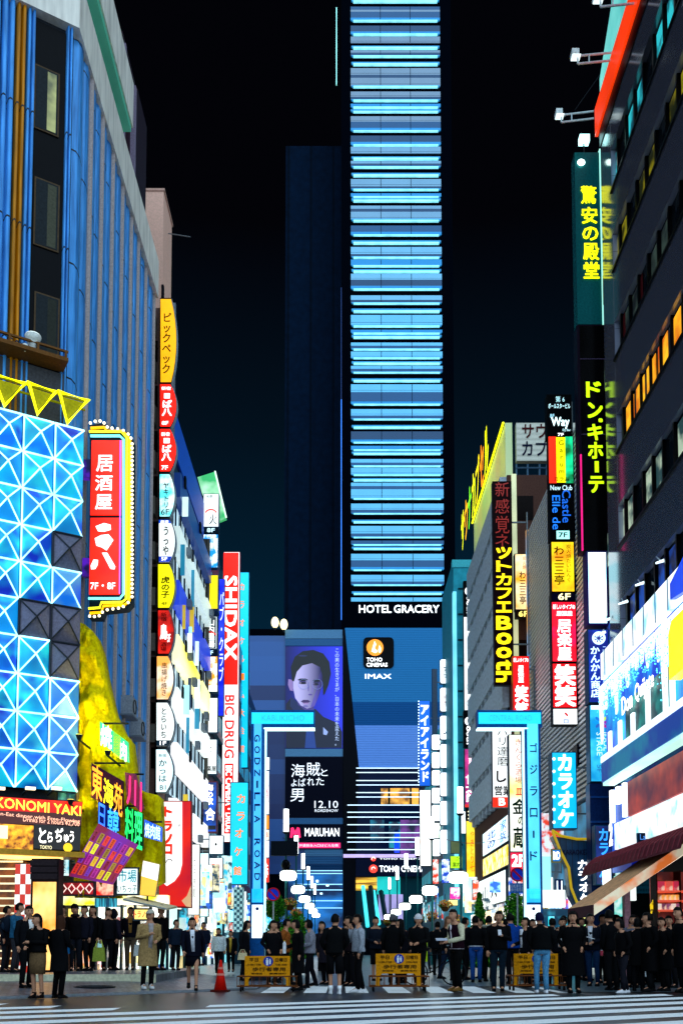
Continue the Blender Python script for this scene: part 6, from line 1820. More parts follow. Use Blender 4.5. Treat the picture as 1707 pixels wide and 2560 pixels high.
Ye = 45.6
led = sign('tall maroon LED sign spelling an internet cafe in yellow and red dots', (1233, 1203, 1281, 1712), Ye, M('led_maroon', '#1c0408', .4), [], .35, M('led_case', '#180a10', .4), .02, 'led_sign', None, 'r')
fE = facing(Ye)
LY, LRD = T('#ffd800', 1.5), T('#8a1408', .7)
for ch, y0, y1 in (('新', 1206, 1242), ('感', 1248, 1284), ('覚', 1290, 1334), ('ネ', 1336, 1368)):
    lettering(MB(), fE, ch, *fE.rect(1237, y0, 1272, y1), .03, 'h', 0).build('letter', LRD, led)
for ch, y0, y1 in (('ッ', 1368, 1398), ('ト', 1402, 1430), ('カ', 1434, 1464), ('フ', 1470, 1498), ('ェ', 1504, 1532), ('B', 1540, 1575), ('o', 1582, 1612), ('o', 1618, 1646), ('t', 1650, 1676), ('h', 1678, 1706)):
    lettering(MB(), fE, ch, *fE.rect(1239, y0, 1278, y1), .03, 'h' if ch not in 'th' else 'r', .06).build('letter', LY, led)
sign('amber charcoal grill sign with black brush strokes over a 6F plate', (1286, 1384, 1326, 1525), 46.2, emix('#f8a808', '#fff4c8', 1.2, .9, .35, .6), [('炭火焼', (.5, .05, .72, .28), INK('#a04a08'), 'v', 0), ('わ三三亭', (.28, .32, .68, .9), INK('#1a0a00'), 'v', .03)], .35, DARK, .04, 'wall_sign', 'signs on the brown front', 'r')
sign('brown floor plate with yellow 6F under the amber grill sign', (1288, 1526, 1324, 1544), 46.2, M('plate_brown', '#2a140a', .4), [('6F', (.2, .1, .85, .9), T('#ffe878', 1.5), 'h', .05)], .3, DARK, .02, 'wall_sign', 'signs on the brown front', 'r')
sign('red smile sign cut by the cyan gate arm', (1281, 1640, 1323, 1800), 44.4, E('#ff0a10', 1.1, .1), [('新しいタイプの', (.06, .03, .94, .1), WTX, 'h', .04), ('居楽屋', (.32, .15, .66, .42), WTX, 'v', .05), ('笑笑', (.12, .46, .9, .98), WTX, 'v', .08)], .35, M('orange_rim', '#c84810', .4), .03, 'wall_sign', 'signs on the brown front', 'r')
orr = thing('orange_light_strip', 'broken vertical strip of orange light panels at the edge of the louvres', 'light strip', facing(46).at(*facing(46).px(1334, 1700)))
f46 = facing(46)
for y0, y1 in ((1366, 1398), (1425, 1480), (1484, 1505), (1530, 1550), (1566, 1600), (1604, 1660), (1684, 1704)):
    MB().box(f46, *f46.rect(1329, y0, 1340, y1), -.2, .05).build('light_panel', emix('#c85a08', '#ffa030', .9, 2), orr)
MB().box(f46, *f46.rect(1332, 1340, 1337, 1720), -.3, -.2).build('rail', DARK, orr)
sign('white and black vertical bar sign with a circle mark over a red B1 plate', (1230, 1812, 1279, 2018), 43.6, E('#f2f6f4', 1.1, .08), [('ハリ達磨', (.25, .04, .8, .5), INK('#1a2020'), 'v', -.005), ('し', (.2, .56, .7, .7), INK('#30101a'), 'h', .05), ('営業', (.1, .74, .95, .86), BTX, 'h', .05), ('B1', (.3, .89, .85, .98), WTX, 'h', .05)], .35, CASE, .02, 'wall_sign', None, 'r', (((0, .88, 1, 1), E('#f02a10', 1.1, .1)),))
sign('tall yellow edged white izakaya sign with red and green characters', (1272, 1836, 1322, 2130), 39.5, emix('#f0f000', '#fffdf0', 1.1, .55, .3, .5), [('きんくら酒場', (.3, .04, .66, .42), T('#a01810', .8), 'v', 0), ('皿', (.32, .46, .7, .52), T('#d02010', .9), 'h', .05), ('金', (.14, .55, .86, .68), INK('#06301c'), 'h', .05), ('の', (.42, .7, .72, .77), INK('#06301c'), 'h', .04), ('蔵', (.16, .79, .88, .97), INK('#06301c'), 'h', .05)], .4, CASE, .03, 'wall_sign', None, 'r')
sign('crimson floor plate with big white 2F and 3 under the yellow edged sign', (1274, 2130, 1323, 2192), 39.5, E('#d8103c', 1.0, .1), [('2F', (.08, .1, .75, .6), WTX, 'h', .08), ('3', (.62, .55, .95, .95), WTX, 'h', .08)], .4, CASE, .02, 'wall_sign', None, 'r')
# slanted window boards on the street side
def side_board(label, pts, face, tx, X, name='side_board'):
    f = Fr((X, 0, 0), (0, -1, 0))
    q_ = [f.px(*p) for p in pts]
    u0, u1 = min(p[0] for p in q_), max(p[0] for p in q_)
    v0, v1 = sum(sorted(p[1] for p in q_)[:2]) / 2, sum(sorted(p[1] for p in q_)[2:]) / 2
    root = thing(name, label, 'sign', f.at((u0 + u1) / 2, v0), 'street side boards')
    MB().box(f, u0, u1, v0, v1, -.2, 0).build('casing', CASE, root)
    MB().box(f, u0 + .05, u1 - .05, v0 + .05, v1 - .05, -.02, .02).build('face_panel', face, root)
    for body, (a, b, c, d), mt, md, bo in tx:
        lettering(MB(), f, body, u0 + (u1 - u0) * a, u0 + (u1 - u0) * c, v1 - (v1 - v0) * d, v1 - (v1 - v0) * b, .03, md, bo).build('lettering', mt, root)
side_board('pale board with blue brush characters on the street side', ((1207, 2075), (1270, 2045), (1270, 2112), (1207, 2135)), emix('#c8f4ff', '#ffffff', 1.4, .6), [('北の', (.2, .15, .55, .85), T('#1060b0', .8), 'v', .05), ('家族', (.72, .1, .95, .9), T('#1878c8', .8), 'v', .02)], 8.0)
side_board('yellow board with faded writing under the pale blue one', ((1207, 2138), (1270, 2118), (1270, 2172), (1207, 2186)), emix('#f8c808', '#fff8c0', 1.2, 2.2), [], 8.0)
side_board('white board with black brush character at the conifer', ((1192, 2196), (1263, 2184), (1263, 2268), (1192, 2262)), E('#f0fdf8', 1.4, .1), [('人', (.55, .12, .75, .8), INK('#06302a'), 'h', .06), ('山', (.25, .3, .45, .8), INK('#06303a'), 'h', .04)], 8.0)

# ================================================================== CYAN SLENDER BUILDING AND FAR RIGHT
cy = thing('slender_building', 'slender cyan lit building carrying the black and white booth column', 'building', (7.6, 61, 0))
f61 = facing(61)
a = f61.rect(1136, 1400, 1200, 2300)
MB().wbox(a[0], a[0] + 9, 61, 68, 0, a[3]).build('wall', M('cyan_wall', '#2fa8c0', .5, 0, .2, .6), cy)
MB().box(f61, a[0] - .08, a[1] + .1, a[3] - .5, a[3], -.5, .06).build('parapet', M('cyan_parapet', '#4cc4d4', .5), cy)
MB().box(f61, *f61.rect(1134, 1480, 1143, 2250), -.3, .1).build('light_strip', E('#78e4ff', .9, .35, .5), cy)
for i in range(12):
    MB().box(f61, *f61.rect(1144, 1470 + i * 64, 1156, 1474 + i * 64), -.05, .05).build('joint', M('joint_dark', '#0a3a48', .5), cy)
Ybo = 60.2
BG = 'booth sign column'
def bo(lb, r, face, tx, bands=()):
    return sign(lb, r, Ybo, face, tx, .35, DARK, .025, 'column_sign', BG, 'r', bands)
for lb, y0, y1 in (('black booth sign with white rotated lettering, topmost of its column', 1452, 1541), ('black booth sign with white rotated lettering under the cafe board', 1777, 1868)):
    o = bo(lb, (1158, y0, 1186, y1), M('sign_ink', '#04060a', .3), [('ooth', (.26, .42, .76, .92), WTX, 'r', .05)])
    f_ = facing(Ybo)
    u_, v_ = f_.px(1172, y0 + 26)
    MB().disc(f_, u_, v_, .28, .012, .022, 20).build('disc', T('#f4faff', 1.7), o)
    lettering(MB(), f_, 'B', u_ - .12, u_ + .12, v_ - .12, v_ + .12, .03, 'r', .02).build('lettering', BTX, o)
o = bo('tall white net cafe board with small black katakana and two circles', (1159, 1542, 1187, 1776), E('#f2f8f8', 1.1, .06), [('ネットカフェ', (.32, .05, .66, .38), BTX, 'v', .0), ('&', (.34, .395, .64, .43), BTX, 'h', .02), ('カプセル', (.32, .455, .66, .7), BTX, 'v', .0)])
f_ = facing(Ybo)
for y, ch in ((1718, '24'), (1758, '5F')):
    u_, v_ = f_.px(1173, y)
    MB().tube([f_.at(u_ + .2 * math.cos(t * .393), v_ + .2 * math.sin(t * .393), .03) for t in range(16)], .014, 4, closed=True).build('ring', BTX, o)
    lettering(MB(), f_, ch, u_ - .1, u_ + .1, v_ - .08, v_ + .08, .03, 'h', .0).build('lettering', BTX, o)
bo('magenta izakaya board with bold white characters', (1161, 1872, 1190, 2018), emix('#a02070', '#d83a90', .9, 1.2), [('全席個室居酒屋', (.34, .03, .62, .42), WTX, 'v', .03), ('甘太郎', (.08, .45, .92, .92), WTX, 'v', .06)], (((0, .95, 1, 1), E('#e02a20', 1)),))
bo('black floor plate with cream 4F over 3F', (1163, 2020, 1190, 2050), M('sign_ink', '#05060a', .3), [('4F', (.2, .08, .95, .46), T('#fff0c0', 1.6), 'h', .06), ('3F', (.2, .54, .95, .94), T('#fff0c0', 1.6), 'h', .06)])
bo('yellow board with orange yakitori hiragana at the booth column foot', (1165, 2052, 1193, 2228), emix('#f8b808', '#ffe840', 1.2, .9), [('やきとり七', (.32, .14, .72, .72), T('#e86808', .9), 'v', .02)])
fo_ = thing('far_side_building', 'dark teal building row between the slender cyan building and cinema block', 'building', (7.5, 70, 0))
MB().wbox(7.55, 20, 68.2, 90, 0, 17).build('wall', M('teal_wall', '#0c4456', .5), fo_)
f68 = Fr((7.55, 0, 0), (0, -1, 0))
for i in range(6):
    MB().box(f68, -89.5, -68.5, 3.4 + i * 2.6, 4.8 + i * 2.6, -.1, .05).build('window_row', emix('#06222c', '#30b8c8', .6, 1.4, .42, .6, (1, 2, .3)), fo_)
MB().wbox(7.3, 7.56, 68.6, 68.9, 0, 18).build('drain_pipe', M('blue_pipe', '#4a9ad0', .3, .3), fo_)
WL = E('#f4fdff', 1.7, .06)
gA = 'white rounded lightboxes in two columns'
k = 0
marks = ['', '・', '', '', '', '', '', '']
def rl(lb, r, Y, face=WL, tx=()):
    f = facing(Y)
    a = f.rect(*r)
    root = thing('rounded_lightbox', lb, 'sign', f.at((a[0] + a[1]) / 2, a[2]), gA)
    rr = min(.12, (a[1] - a[0]) * .3)
    pts = []
    for cx_, cy_, s0 in ((a[1] - rr, a[3] - rr, 0), (a[0] + rr, a[3] - rr, 90), (a[0] + rr, a[2] + rr, 180), (a[1] - rr, a[2] + rr, 270)):
        pts += [(cx_ + rr * math.cos(rad(s0 + t)), cy_ + rr * math.sin(rad(s0 + t))) for t in (0, 30, 60, 90)]
    MB().box(f, a[0] - .03, a[1] + .03, a[2] - .03, a[3] + .03, -.3, -.02).build('casing', CASEB, root)
    MB().poly(f, pts, -.02, .03).build('face_panel', face, root)
    for t in tx:
        w, h = a[1] - a[0], a[3] - a[2]
        lettering(MB(), f, t[0], a[0] + w * t[1][0], a[0] + w * t[1][2], a[3] - h * t[1][3], a[3] - h * t[1][1], .04, 'v', .02).build('lettering', t[2], root)
ordn = ['topmost', 'second', 'third', 'fourth', 'fifth', 'sixth', 'seventh']
for i, (y0, y1) in enumerate(((1649, 1708), (1720, 1778), (1790, 1848), (1861, 1919), (1932, 1990), (2003, 2062), (2075, 2134))):
    rl('white rounded lightbox, %s down the taller lightbox column' % ordn[i], (1100, y0, 1123, y1), 66, WL, [(('酒', '居酒', 'し', '', '', '', '')[i], (.3, .3, .7, .8), INK('#0a2a4a' if i != 1 else '#a01820'))] if i < 3 else [])
for i, (y0, y1) in enumerate(((1837, 1874), (1881, 1920), (1926, 1963), (1970, 2008), (2013, 2052), (2058, 2095), (2098, 2140))):
    rl('white squarish lightbox, %s down the shorter lightbox column' % ordn[i], (1079, y0, 1100, y1), 72, emix('#40d020', '#f4fff0', 1.3, 1.0, .3, .5) if i == 5 else WL)
sign('blue sign edged by bulbs with white slanted katakana near the cinema panel', (1047, 1752, 1075, 1965), 80, E('#1460d8', 1.0, .3, .6), [('アイアイランド', (.12, .05, .9, .95), T('#f4fbff', 1.8), 'v', .08)], .4, CASEB, .03, 'neon_board', None, 'r')
ib = facing(79.9)
o = thing('bulb_chain', 'string of tiny white bulbs along the edge of the blue katakana sign', 'light string', ib.at(*ib.px(1046, 1965)))
MB().tube([ib.at(*ib.px(1046, 1752), .05), ib.at(*ib.px(1046, 1965), .05)], .02, 4).build('cable', DARK, o)
for i in range(30):
    MB().ball(ib.at(*ib.px(1046, 1754 + i * 7.2), .1), .06, seg=6, rings=4).build('bulb', E('#d8f4ff', 2.0), o)
sign('white sign fading to orange sides below the blue katakana sign', (1049, 1975, 1077, 2165), 79, emix('#ff9a08', '#fffdf4', 1.6, .7, .25, .42), [], .4, CASE, .03, 'neon_board', None, 'r')
sign('grey unlit panel between the cinema block and white lightboxes', (1080, 1672, 1093, 1836), 74, M('grey_panel', '#5a6a80', .5), [], .4, CASEB, .02, 'blank_board', None, 'r')
for lb, r, Y, f_, tx in (
    ('olive round-logo plate under the cyan building', (1126, 2102, 1154, 2134), 58, E('#5a6a40', .5, .3, 3), []),
    ('lime green sign with dark characters under the olive plate', (1125, 2140, 1155, 2171), 57.5, E('#b0f008', 1.1, .1), [('ニ一', (.5, .1, .9, .35), BTX), ('案内', (.2, .5, .8, .9), BTX)]),
    ('blue and white patterned sign beside the lime green one', (1103, 2147, 1124, 2208), 63, emix('#0a3ab0', '#e8f8ff', 1.2, 2.5, .45, .55), []),
    ('magenta and white sign near the small conifer', (1124, 2218, 1155, 2248), 54, emix('#f01890', '#fff0f8', 1.2, 1.8, .45, .55), []),
    ('yellow and white plate under the magenta sign', (1120, 2249, 1144, 2264), 54, E('#ffe080', 1.2, .1), []),
    ('orange and white sign standing by the conifer', (1181, 2200, 1196, 2250), 46, emix('#f04818', '#fff4f0', 1.2, 2.2, .45, .55), []),
    ('red and white small signs stacked below the orange sided sign', (1080, 2148, 1096, 2210), 70, emix('#e03818', '#fff0e8', 1.2, 2.5, .45, .55), []),
    ('thin white lit tube sign left of the magenta board', (1152, 2028, 1164, 2084), 60.4, WL, [])):
    sign(lb, r, Y, f_, tx, .25, CASEB, .02, 'small_sign')

# ================================================================== STREET LAMPS
LW = E('#f0fff8', 9.0, .3, 3)
TWH = E('#f0fbff', 5, .05)
def lamp(label, X, Y, z, grp, box=False):
    root = thing('street_lamp', label, 'street lamp', (X, Y, 0), grp)
    mb = MB()
    mb.loft([((X, Y, 0), .11, .11), ((X, Y, .6), .11, .11), ((X, Y, .65), .06, .06), ((X, Y, 7.0), .05, .05)], 8)
    mb.build('pole', M('lamp_pole', '#1a5a60', .35, .4), root)
    MB().loft([((X, Y, 7.0), .13, .13), ((X, Y, 8.2), .13, .13)], 8).build('tube_lamp', TWH, root)
    MB().loft([((X, Y, 6.9), .1, .1), ((X, Y, 7.0), .2, .2)], 8).build('collar', DARK, root)
    c = Vector((X + (.12 if X < 0 else -.12), Y, z))
    MB().ball(c, .43, .33, .25, 16, 10, 0, lambda p: Vector([math.copysign(abs(v) ** .55, v) for v in p])).build('lantern', LW, root, True)
    MB().loft([(c + Vector((0, 0, .28)), .42, .3), (c + Vector((0, 0, .36)), .2, .15)], 12).build('lantern_cap', DARK, root)
    if box:
        MB().box(facing(Y), X - .78, X + .62, 5.75, 6.5, -.2, .25).build('speaker_box', M('box_dark', '#0a1420', .5), root)
        MB().ball((X, Y - .1, 5.25), .25, .25, .3).build('camera_dome', M('dome', '#08090c', .2), root)
on = ['first', 'second', 'third', 'fourth', 'fifth', 'sixth']
for i, Y in enumerate((50, 62, 74, 86, 98, 110)):
    lamp('tall street lamp with white lantern on the hedge side, ' + on[i] + ' from the crossing', -2.9 - .03 * i, Y, 4.7 - .02 * i, 'street lamps on the hedge side', i == 0)
for i, Y in enumerate((43, 53, 63, 74, 86, 100)):
    lamp('tall street lamp with white lantern on the conifer side, ' + on[i] + ' from the crossing', 5.0 if i else 5.35, Y, 4.1, 'street lamps on the conifer side')

# posters, menus and light panels that fill the shopfronts
rn = random.Random(21)
PC = ['#ffd040', '#e84028', '#f8f8f0', '#30c0e0', '#f0fbff', '#c8f4f8', '#fff0c0', '#2060d0', '#ffd890', '#e0f8ff', '#fffaf0', '#a0e8f0', '#204050', '#103040']
for o in [q for q in COL.objects if q.name.startswith('shopfront')]:
    east = o.location.x > 0
    ya = o.location.y
    glz = [c for c in o.children if c.name.startswith('glazing')][0]
    length = max(v.co.y for v in glz.data.vertices) - min(v.co.y for v in glz.data.vertices)
    f_ = Fr(((XR - .7) if east else (XL + .9), 0, 0), (0, -1 if east else 1, 0))
    for j in range(22):
        y_ = ya + .4 + (length - 1.4) * rn.random()
        w_, h_ = .3 + .9 * rn.random(), .3 + .8 * rn.random()
        z_ = .3 + 2.6 * rn.random()
        u_ = -y_ if east else y_
        c1 = rn.choice(PC)
        MB().box(f_, u_ - w_ / 2, u_ + w_ / 2, z_, z_ + h_, -.04, .12 + .3 * rn.random() + j * .003).build('poster_panel', emix(c1, rn.choice(PC), .5 + .6 * rn.random(), 4, .4, .6), o)
    for j in range(7):
        y_ = ya + .6 + (length - 1.6) * rn.random()
        u_ = -y_ if east else y_
        w_, h_, z_ = .5 + .5 * rn.random(), .5 + 1.6 * rn.random(), 2.9 + 1.6 * rn.random()
        MB().box(facing(y_), f_.o.x - (.95 if east else -.1), f_.o.x + (-.1 if east else .95), z_, z_ + h_, -.12, 0).build('projecting_panel', emix(rn.choice(PC), rn.choice(PC), .9, 3, .42, .58), o)

rn = random.Random(5)
mk_ = [q for q in COL.objects if q.name == 'market_shopfront'][0]
for j in range(30):
    x_, y_ = rn.uniform(150, 410), rn.uniform(2266, 2420)
    w_, h_ = rn.uniform(6, 22), rn.uniform(8, 30)
    MB().box(f6, *f6.rect(x_, y_, x_ + w_, y_ + h_), -1.0 + j * .004, -.5 + .4 * rn.random()).build('poster_panel', emix(rn.choice(PC), rn.choice(PC), .4 + .6 * rn.random(), 5, .4, .6), mk_)
for i, (x, y, YY, lb) in enumerate(((300, 1768, 31.2, 'air conditioner unit on the blue ribs, higher of the two above the rock'), (322, 1822, 32.4, 'air conditioner unit on the blue ribs, lower of the two above the rock'))):
    p_ = LEFT.px(x, y)
    root = thing('air_conditioner', lb, 'air conditioner', LEFT.at(p_[0], p_[1], .3), 'air conditioners on the corner building')
    MB().box(LEFT, p_[0] - .45, p_[0] + .45, p_[1] - .35, p_[1] + .35, .12, .55).build('casing', M('ac_grey', '#9aa0a8', .5), root)
    MB().tube([LEFT.at(p_[0] + .26 * math.cos(t * .5), p_[1] + .26 * math.sin(t * .5), .57) for t in range(13)], .02, 5, closed=True).build('fan_ring', DARK, root)
    MB().box(LEFT, p_[0] - .5, p_[0] + .5, p_[1] - .42, p_[1] - .36, .1, .6).build('bracket', STEEL, root)
for lb, a_, b_, sag in (('thin sagging cable from the corner building to the barrel signs', P(0, 262, 27.0), P(178, 340, 28.6), .1), ('thin cable slung between the cyan building and the yellow edged sign', P(1108, 2096, 58), P(1275, 2090, 40), .3), ('thin cable over the street lamps toward the cinema block', P(706, 2094, 50), P(780, 2098, 56), .2)):
    o = MB().tube([a_.lerp(b_, t / 12) - Vector((0, 0, sag * 4 * (t / 12) * (1 - t / 12))) for t in range(13)], .015, 4).build('cable', BLACK)
    tag(o, lb, 'cable')

# ================================================================== ROUND TRAFFIC SIGNS
def round_sign(label, x, y, r_px, Y, zb=0, plate=None):
    f = facing(Y)
    u, v = f.px(x, y)
    r = r_px / F * Y
    root = thing('traffic_sign', label, 'traffic sign', (u, Y, 0), 'round traffic signs')
    MB().loft([((u, Y + .08, 0), .03, .03), ((u, Y + .08, v + r), .03, .03)], 8).build('pole', M('sign_pole', '#9aa4a8', .4, .5), root)
    MB().disc(f, u, v, r, -.02, 0, 32).build('disc', M('sign_blue', '#1a3ad8', .4, 0, .1), root)
    ring = [f.at(u + r * .9 * math.cos(t * .1963), v + r * .9 * math.sin(t * .1963), .005) for t in range(32)]
    MB().tube(ring, r * .11, 6, closed=True).build('red_ring', M('sign_red', '#c81830', .4, 0, .1), root)
    w = r * .09
    d = r * .6
    MB().poly(f, [(u - d - w, v + d - w), (u - d + w, v + d + w), (u + d + w, v - d + w), (u + d - w, v - d - w)], .002, .01).build('red_bar', M('sign_red', '#c81830', .4, 0, .1), root)
    if plate:
        MB().box(f, *f.rect(*plate), -.02, 0).build('plate', M('sign_plate', '#1a6ac0', .4), root)
        a = f.rect(*plate)
        lettering(MB(), f, '自転車及び\n歩行者専用', a[0] + .03, a[1] - .03, a[2] + .04, a[3] - .04, .008, 'h', 0).build('lettering', M('plate_white', '#c8d8f0', .5), root)
round_sign('blue no parking sign with red ring before the green hedge', 683, 2236, 17, 32)
round_sign('dark blue round sign over a blue plate by the katakana gate post', 1293, 2186, 18, 30, 0, (1274, 2208, 1311, 2232))

# ================================================================== PLANTS
def leafy(mb, c, rx, ry, rz, n, s, rn, m=2):
    for i in range(n):
        while True:
            p = Vector((rn.uniform(-1, 1), rn.uniform(-1, 1), rn.uniform(-1, 1)))
            if .25 < p.length < 1:
                break
        q = Vector(c) + Vector((p.x * rx, p.y * ry, p.z * rz))
        a = Vector((rn.gauss(0, 1), rn.gauss(0, 1), rn.gauss(0, 1))).normalized()
        b_ = a.cross(Vector((rn.gauss(0, 1), rn.gauss(0, 1), rn.gauss(0, 1)))).normalized()
        k = s * rn.uniform(.6, 1.3)
        mb.add([q - a * k, q + b_ * k * .45, q + a * k, q - b_ * k * .45], [(0, 1, 2, 3)], rn.randrange(m))
GR = [M('leaf_green', '#4a9a20', .6), M('leaf_dark', '#1c5a14', .6)]
def bush(label, name, x0, x1, yt, Y, cone=False, n=1500, cat='tree'):
    f = facing(Y)
    u0, u1 = f.px(x0, 2300)[0], f.px(x1, 2300)[0]
    zt = f.px(x0, yt)[1]
    X = (u0 + u1) / 2
    root = thing(name, label, cat, (X, Y, 0))
    rn = random.Random(int(x0))
    mb = MB()
    mb.tube([(X, Y, 0), (X + .03, Y, zt * .5), (X, Y, zt * .92)], [.07, .05, .015], 7)
    for k in range(7):
        an, z = k * 2.4, .5 + zt * .1 * k
        mb.tube([(X, Y, z), (X + math.cos(an) * .3, Y + math.sin(an) * .3, z + .25)], [.025, .008], 5)
    mb.build('trunk', M('bark', '#3a2a1c', .8), root)
    mb = MB()
    if cone:
        for k in range(9):
            t = k / 8
            r = (u1 - u0) / 2 * (1.02 - .9 * t)
            leafy(mb, (X + rn.uniform(-.05, .05), Y, .5 + (zt - .6) * t), r, r, .22, int(n / 9 * (1.2 - .8 * t)), .085, rn)
    else:
        for k in range(11):
            leafy(mb, (rn.uniform(u0 + .3, u1 - .3), Y + rn.uniform(-.3, .3), rn.uniform(.6, zt - .35)), rn.uniform(.25, .5), .45, rn.uniform(.3, .5), n // 11, .07, rn)
    mb.build('crown', GR, root)
bush('broad green street tree behind the no parking sign', 'street_tree', 648, 742, 2238, 33, False, 5600)
bush('lower green street tree beside the first tree toward the lamps', 'street_tree', 708, 776, 2278, 35, False, 3600)
bush('small pointed conifer lit green by the white board', 'conifer_tree', 1158, 1234, 2238, 33.5, True, 5200)
bush('dark round tree behind the katakana gate sign pole', 'street_tree', 1256, 1312, 2214, 34, False, 3600)
FL = [M('petal_orange', '#e87828', .6), M('petal_yellow', '#e8c860', .6), M('leaf_green', '#2a6a18', .6)]
for i, (x, y, Y, lb) in enumerate(((724, 2258, 46, 'orange flower basket hanging beside the first hedge side lamp'), (741, 2282, 56, 'orange flower basket hanging beside the second hedge side lamp'), (1112, 2262, 50, 'large orange flower basket beside the magenta sign'), (1078, 2290, 58, 'orange flower basket low behind the crowd, in the street centre'), (1048, 2296, 68, 'orange flower basket low behind the white knit hat'), (1138, 2300, 44, 'yellow orange flower basket behind the varsity jacket'), (968, 2305, 80, 'small flower basket near the escalator entrance'))):
    f = facing(Y)
    u, v = f.px(x, y)
    root = thing('flower_basket', lb, 'flower basket', (u, Y, v - .3), 'flower baskets on the lamp posts')
    MB().loft([((u, Y, v - .35), .12, .12), ((u, Y, v - .1), .28, .28)], 12).build('basket', M('basket_brown', '#4a3018', .8), root)
    mb = MB()
    leafy(mb, (u, Y, v), .38, .3, .26, 260, .075, random.Random(i), 3)
    mb.build('blossom', FL, root)
    MB().tube([(u, Y, v - .1), (u, Y, v + .55)], .012, 4).build('hanger', DARK, root)

# ================================================================== BARRIERS AND CONE
YW = M('barrier_yellow', '#d88a08', .5, 0, .3, 5)
def barrier(label, x0, x1, y0, yp, yf, full):
    Y = F * HC / (yf - HZ)
    f = facing(Y)
    a = f.rect(x0, y0, x1, yp)
    u0, u1, z0, z1 = a
    root = thing('street_barrier', label, 'barrier', (0.5 * (u0 + u1), Y, 0), 'yellow pedestrian barriers')
    pts = [(u0, 0.12), (u0 + .09, 0.12), (u0 + .09, z0 - .06), (u0 + .15, z0), (u1 - .15, z0), (u1 - .09, z0 - .06), (u1 - .09, .12), (u1, .12), (u1, z1), (u0, z1)]
    MB().poly(f, pts, -.05, 0).build('board', YW, root)
    w, h = u1 - u0, z1 - z0
    mb = MB()
    for body, q in full:
        lettering(mb, f, body, u0 + w * q[0], u0 + w * q[2], z1 - h * q[3], z1 - h * q[1], .004, 'h', .02)
    mb.build('lettering', M('barrier_ink', '#1a1006', .6), root)
    MB().disc(f, u0 + w * .52, z1 - h * .26, h * .24, .002, .01, 24).build('round_mark', M('mark_blue', '#14329a', .4), root)
    mb = MB()
    cx_, cy_ = u0 + w * .52, z1 - h * .26
    for dx, s in ((-.025, 1.0), (.04, .75)):
        mb.poly(f, [(cx_ + dx - .02 * s, cy_ - .09 * s), (cx_ + dx + .02 * s, cy_ - .09 * s), (cx_ + dx + .028 * s, cy_ + .03 * s), (cx_ + dx - .028 * s, cy_ + .03 * s)], .01, .014)
        mb.disc(f, cx_ + dx, cy_ + .055 * s, .02 * s, .01, .014, 10)
    mb.build('walker_mark', M('mark_white', '#e8ecf0', .5), root)
    FRB = M('frame_brown', '#6a3a1c', .45, .4)
    mb = MB()
    for n in (-.28, .26):
        mb.tube([f.at(u0 - .14, .34, n), f.at(u1 + .16, .34, n)], .016)
        mb.tube([f.at(u0 - .14, .12, n), f.at(u1 + .16, .12, n)], .016)
        for i in range(9):
            uu = u0 - .14 + (u1 - u0 + .3) * i / 8
            mb.tube([f.at(uu, .12, n), f.at(uu, .34, n)], .008, 5)
    for uu in (u0 - .14, u1 + .16):
        mb.tube([f.at(uu, .34, -.28), f.at(uu, .34, .26)], .016)
        mb.tube([f.at(uu, .12, -.28), f.at(uu, .12, .26)], .016)
    mb.build('cart_frame', FRB, root)
    for uu in (u0 - .06, u1 + .08):
        for n in (-.25, .23):
            wv = MB()
            wv.tube([f.at(uu - .018, .06, n), f.at(uu + .018, .06, n)], .06, 12)
            wv.build('wheel', M('rubber', '#0a0a0c', .7), root)
TXT = [('平日', (.1, .1, .3, .28)), ('日曜日', (.68, .1, .93, .28)), ('11:00-17:00', (.06, .38, .36, .47)), ('12:00-18:00', (.68, .38, .93, .47)), ('歩行者専用', (.17, .55, .9, .75)), ('新宿区', (.15, .82, .4, .9)), ('歌舞伎町', (.55, .82, .92, .9))]
barrier('yellow pedestrian barrier next to the red traffic cone', 612, 725, 2390, 2441, 2477, TXT)
barrier('yellow pedestrian barrier in the street centre with a clear blue round mark', 939, 1051, 2384, 2434, 2477, TXT)
barrier('yellow pedestrian barrier partly hidden by light blue jeans', 1284, 1394, 2384, 2434, 2475, TXT)
Y = F * HC / (2478 - HZ)
X = (553 - CX) / F * Y
tcn_ = thing('traffic_cone', 'tall red traffic cone on the pavement edge by the yellow barrier', 'traffic cone', (X, Y, gz(X, Y)))
z0 = gz(X, Y)
MB().loft([((X, Y, z0 + .03), .15, .15), ((X, Y, z0 + .35), .085, .085), ((X, Y, z0 + .68), .03, .03), ((X, Y, z0 + .71), .015, .015)], 20).build('cone_body', M('cone_red', '#d01408', .45, 0, .15), tcn_, True)
MB().wbox(X - .2, X + .2, Y - .2, Y + .2, z0, z0 + .04).build('base', M('cone_base', '#4a0c08', .6), tcn_)
for z_, r_ in ((.36, .089), (.5, .064)):
    MB().loft([((X, Y, z0 + z_), r_, r_), ((X, Y, z0 + z_ + .05), r_ - .008, r_ - .008)], 20, caps=False).build('reflective_band', M('band_pale', '#d87868', .4), tcn_)
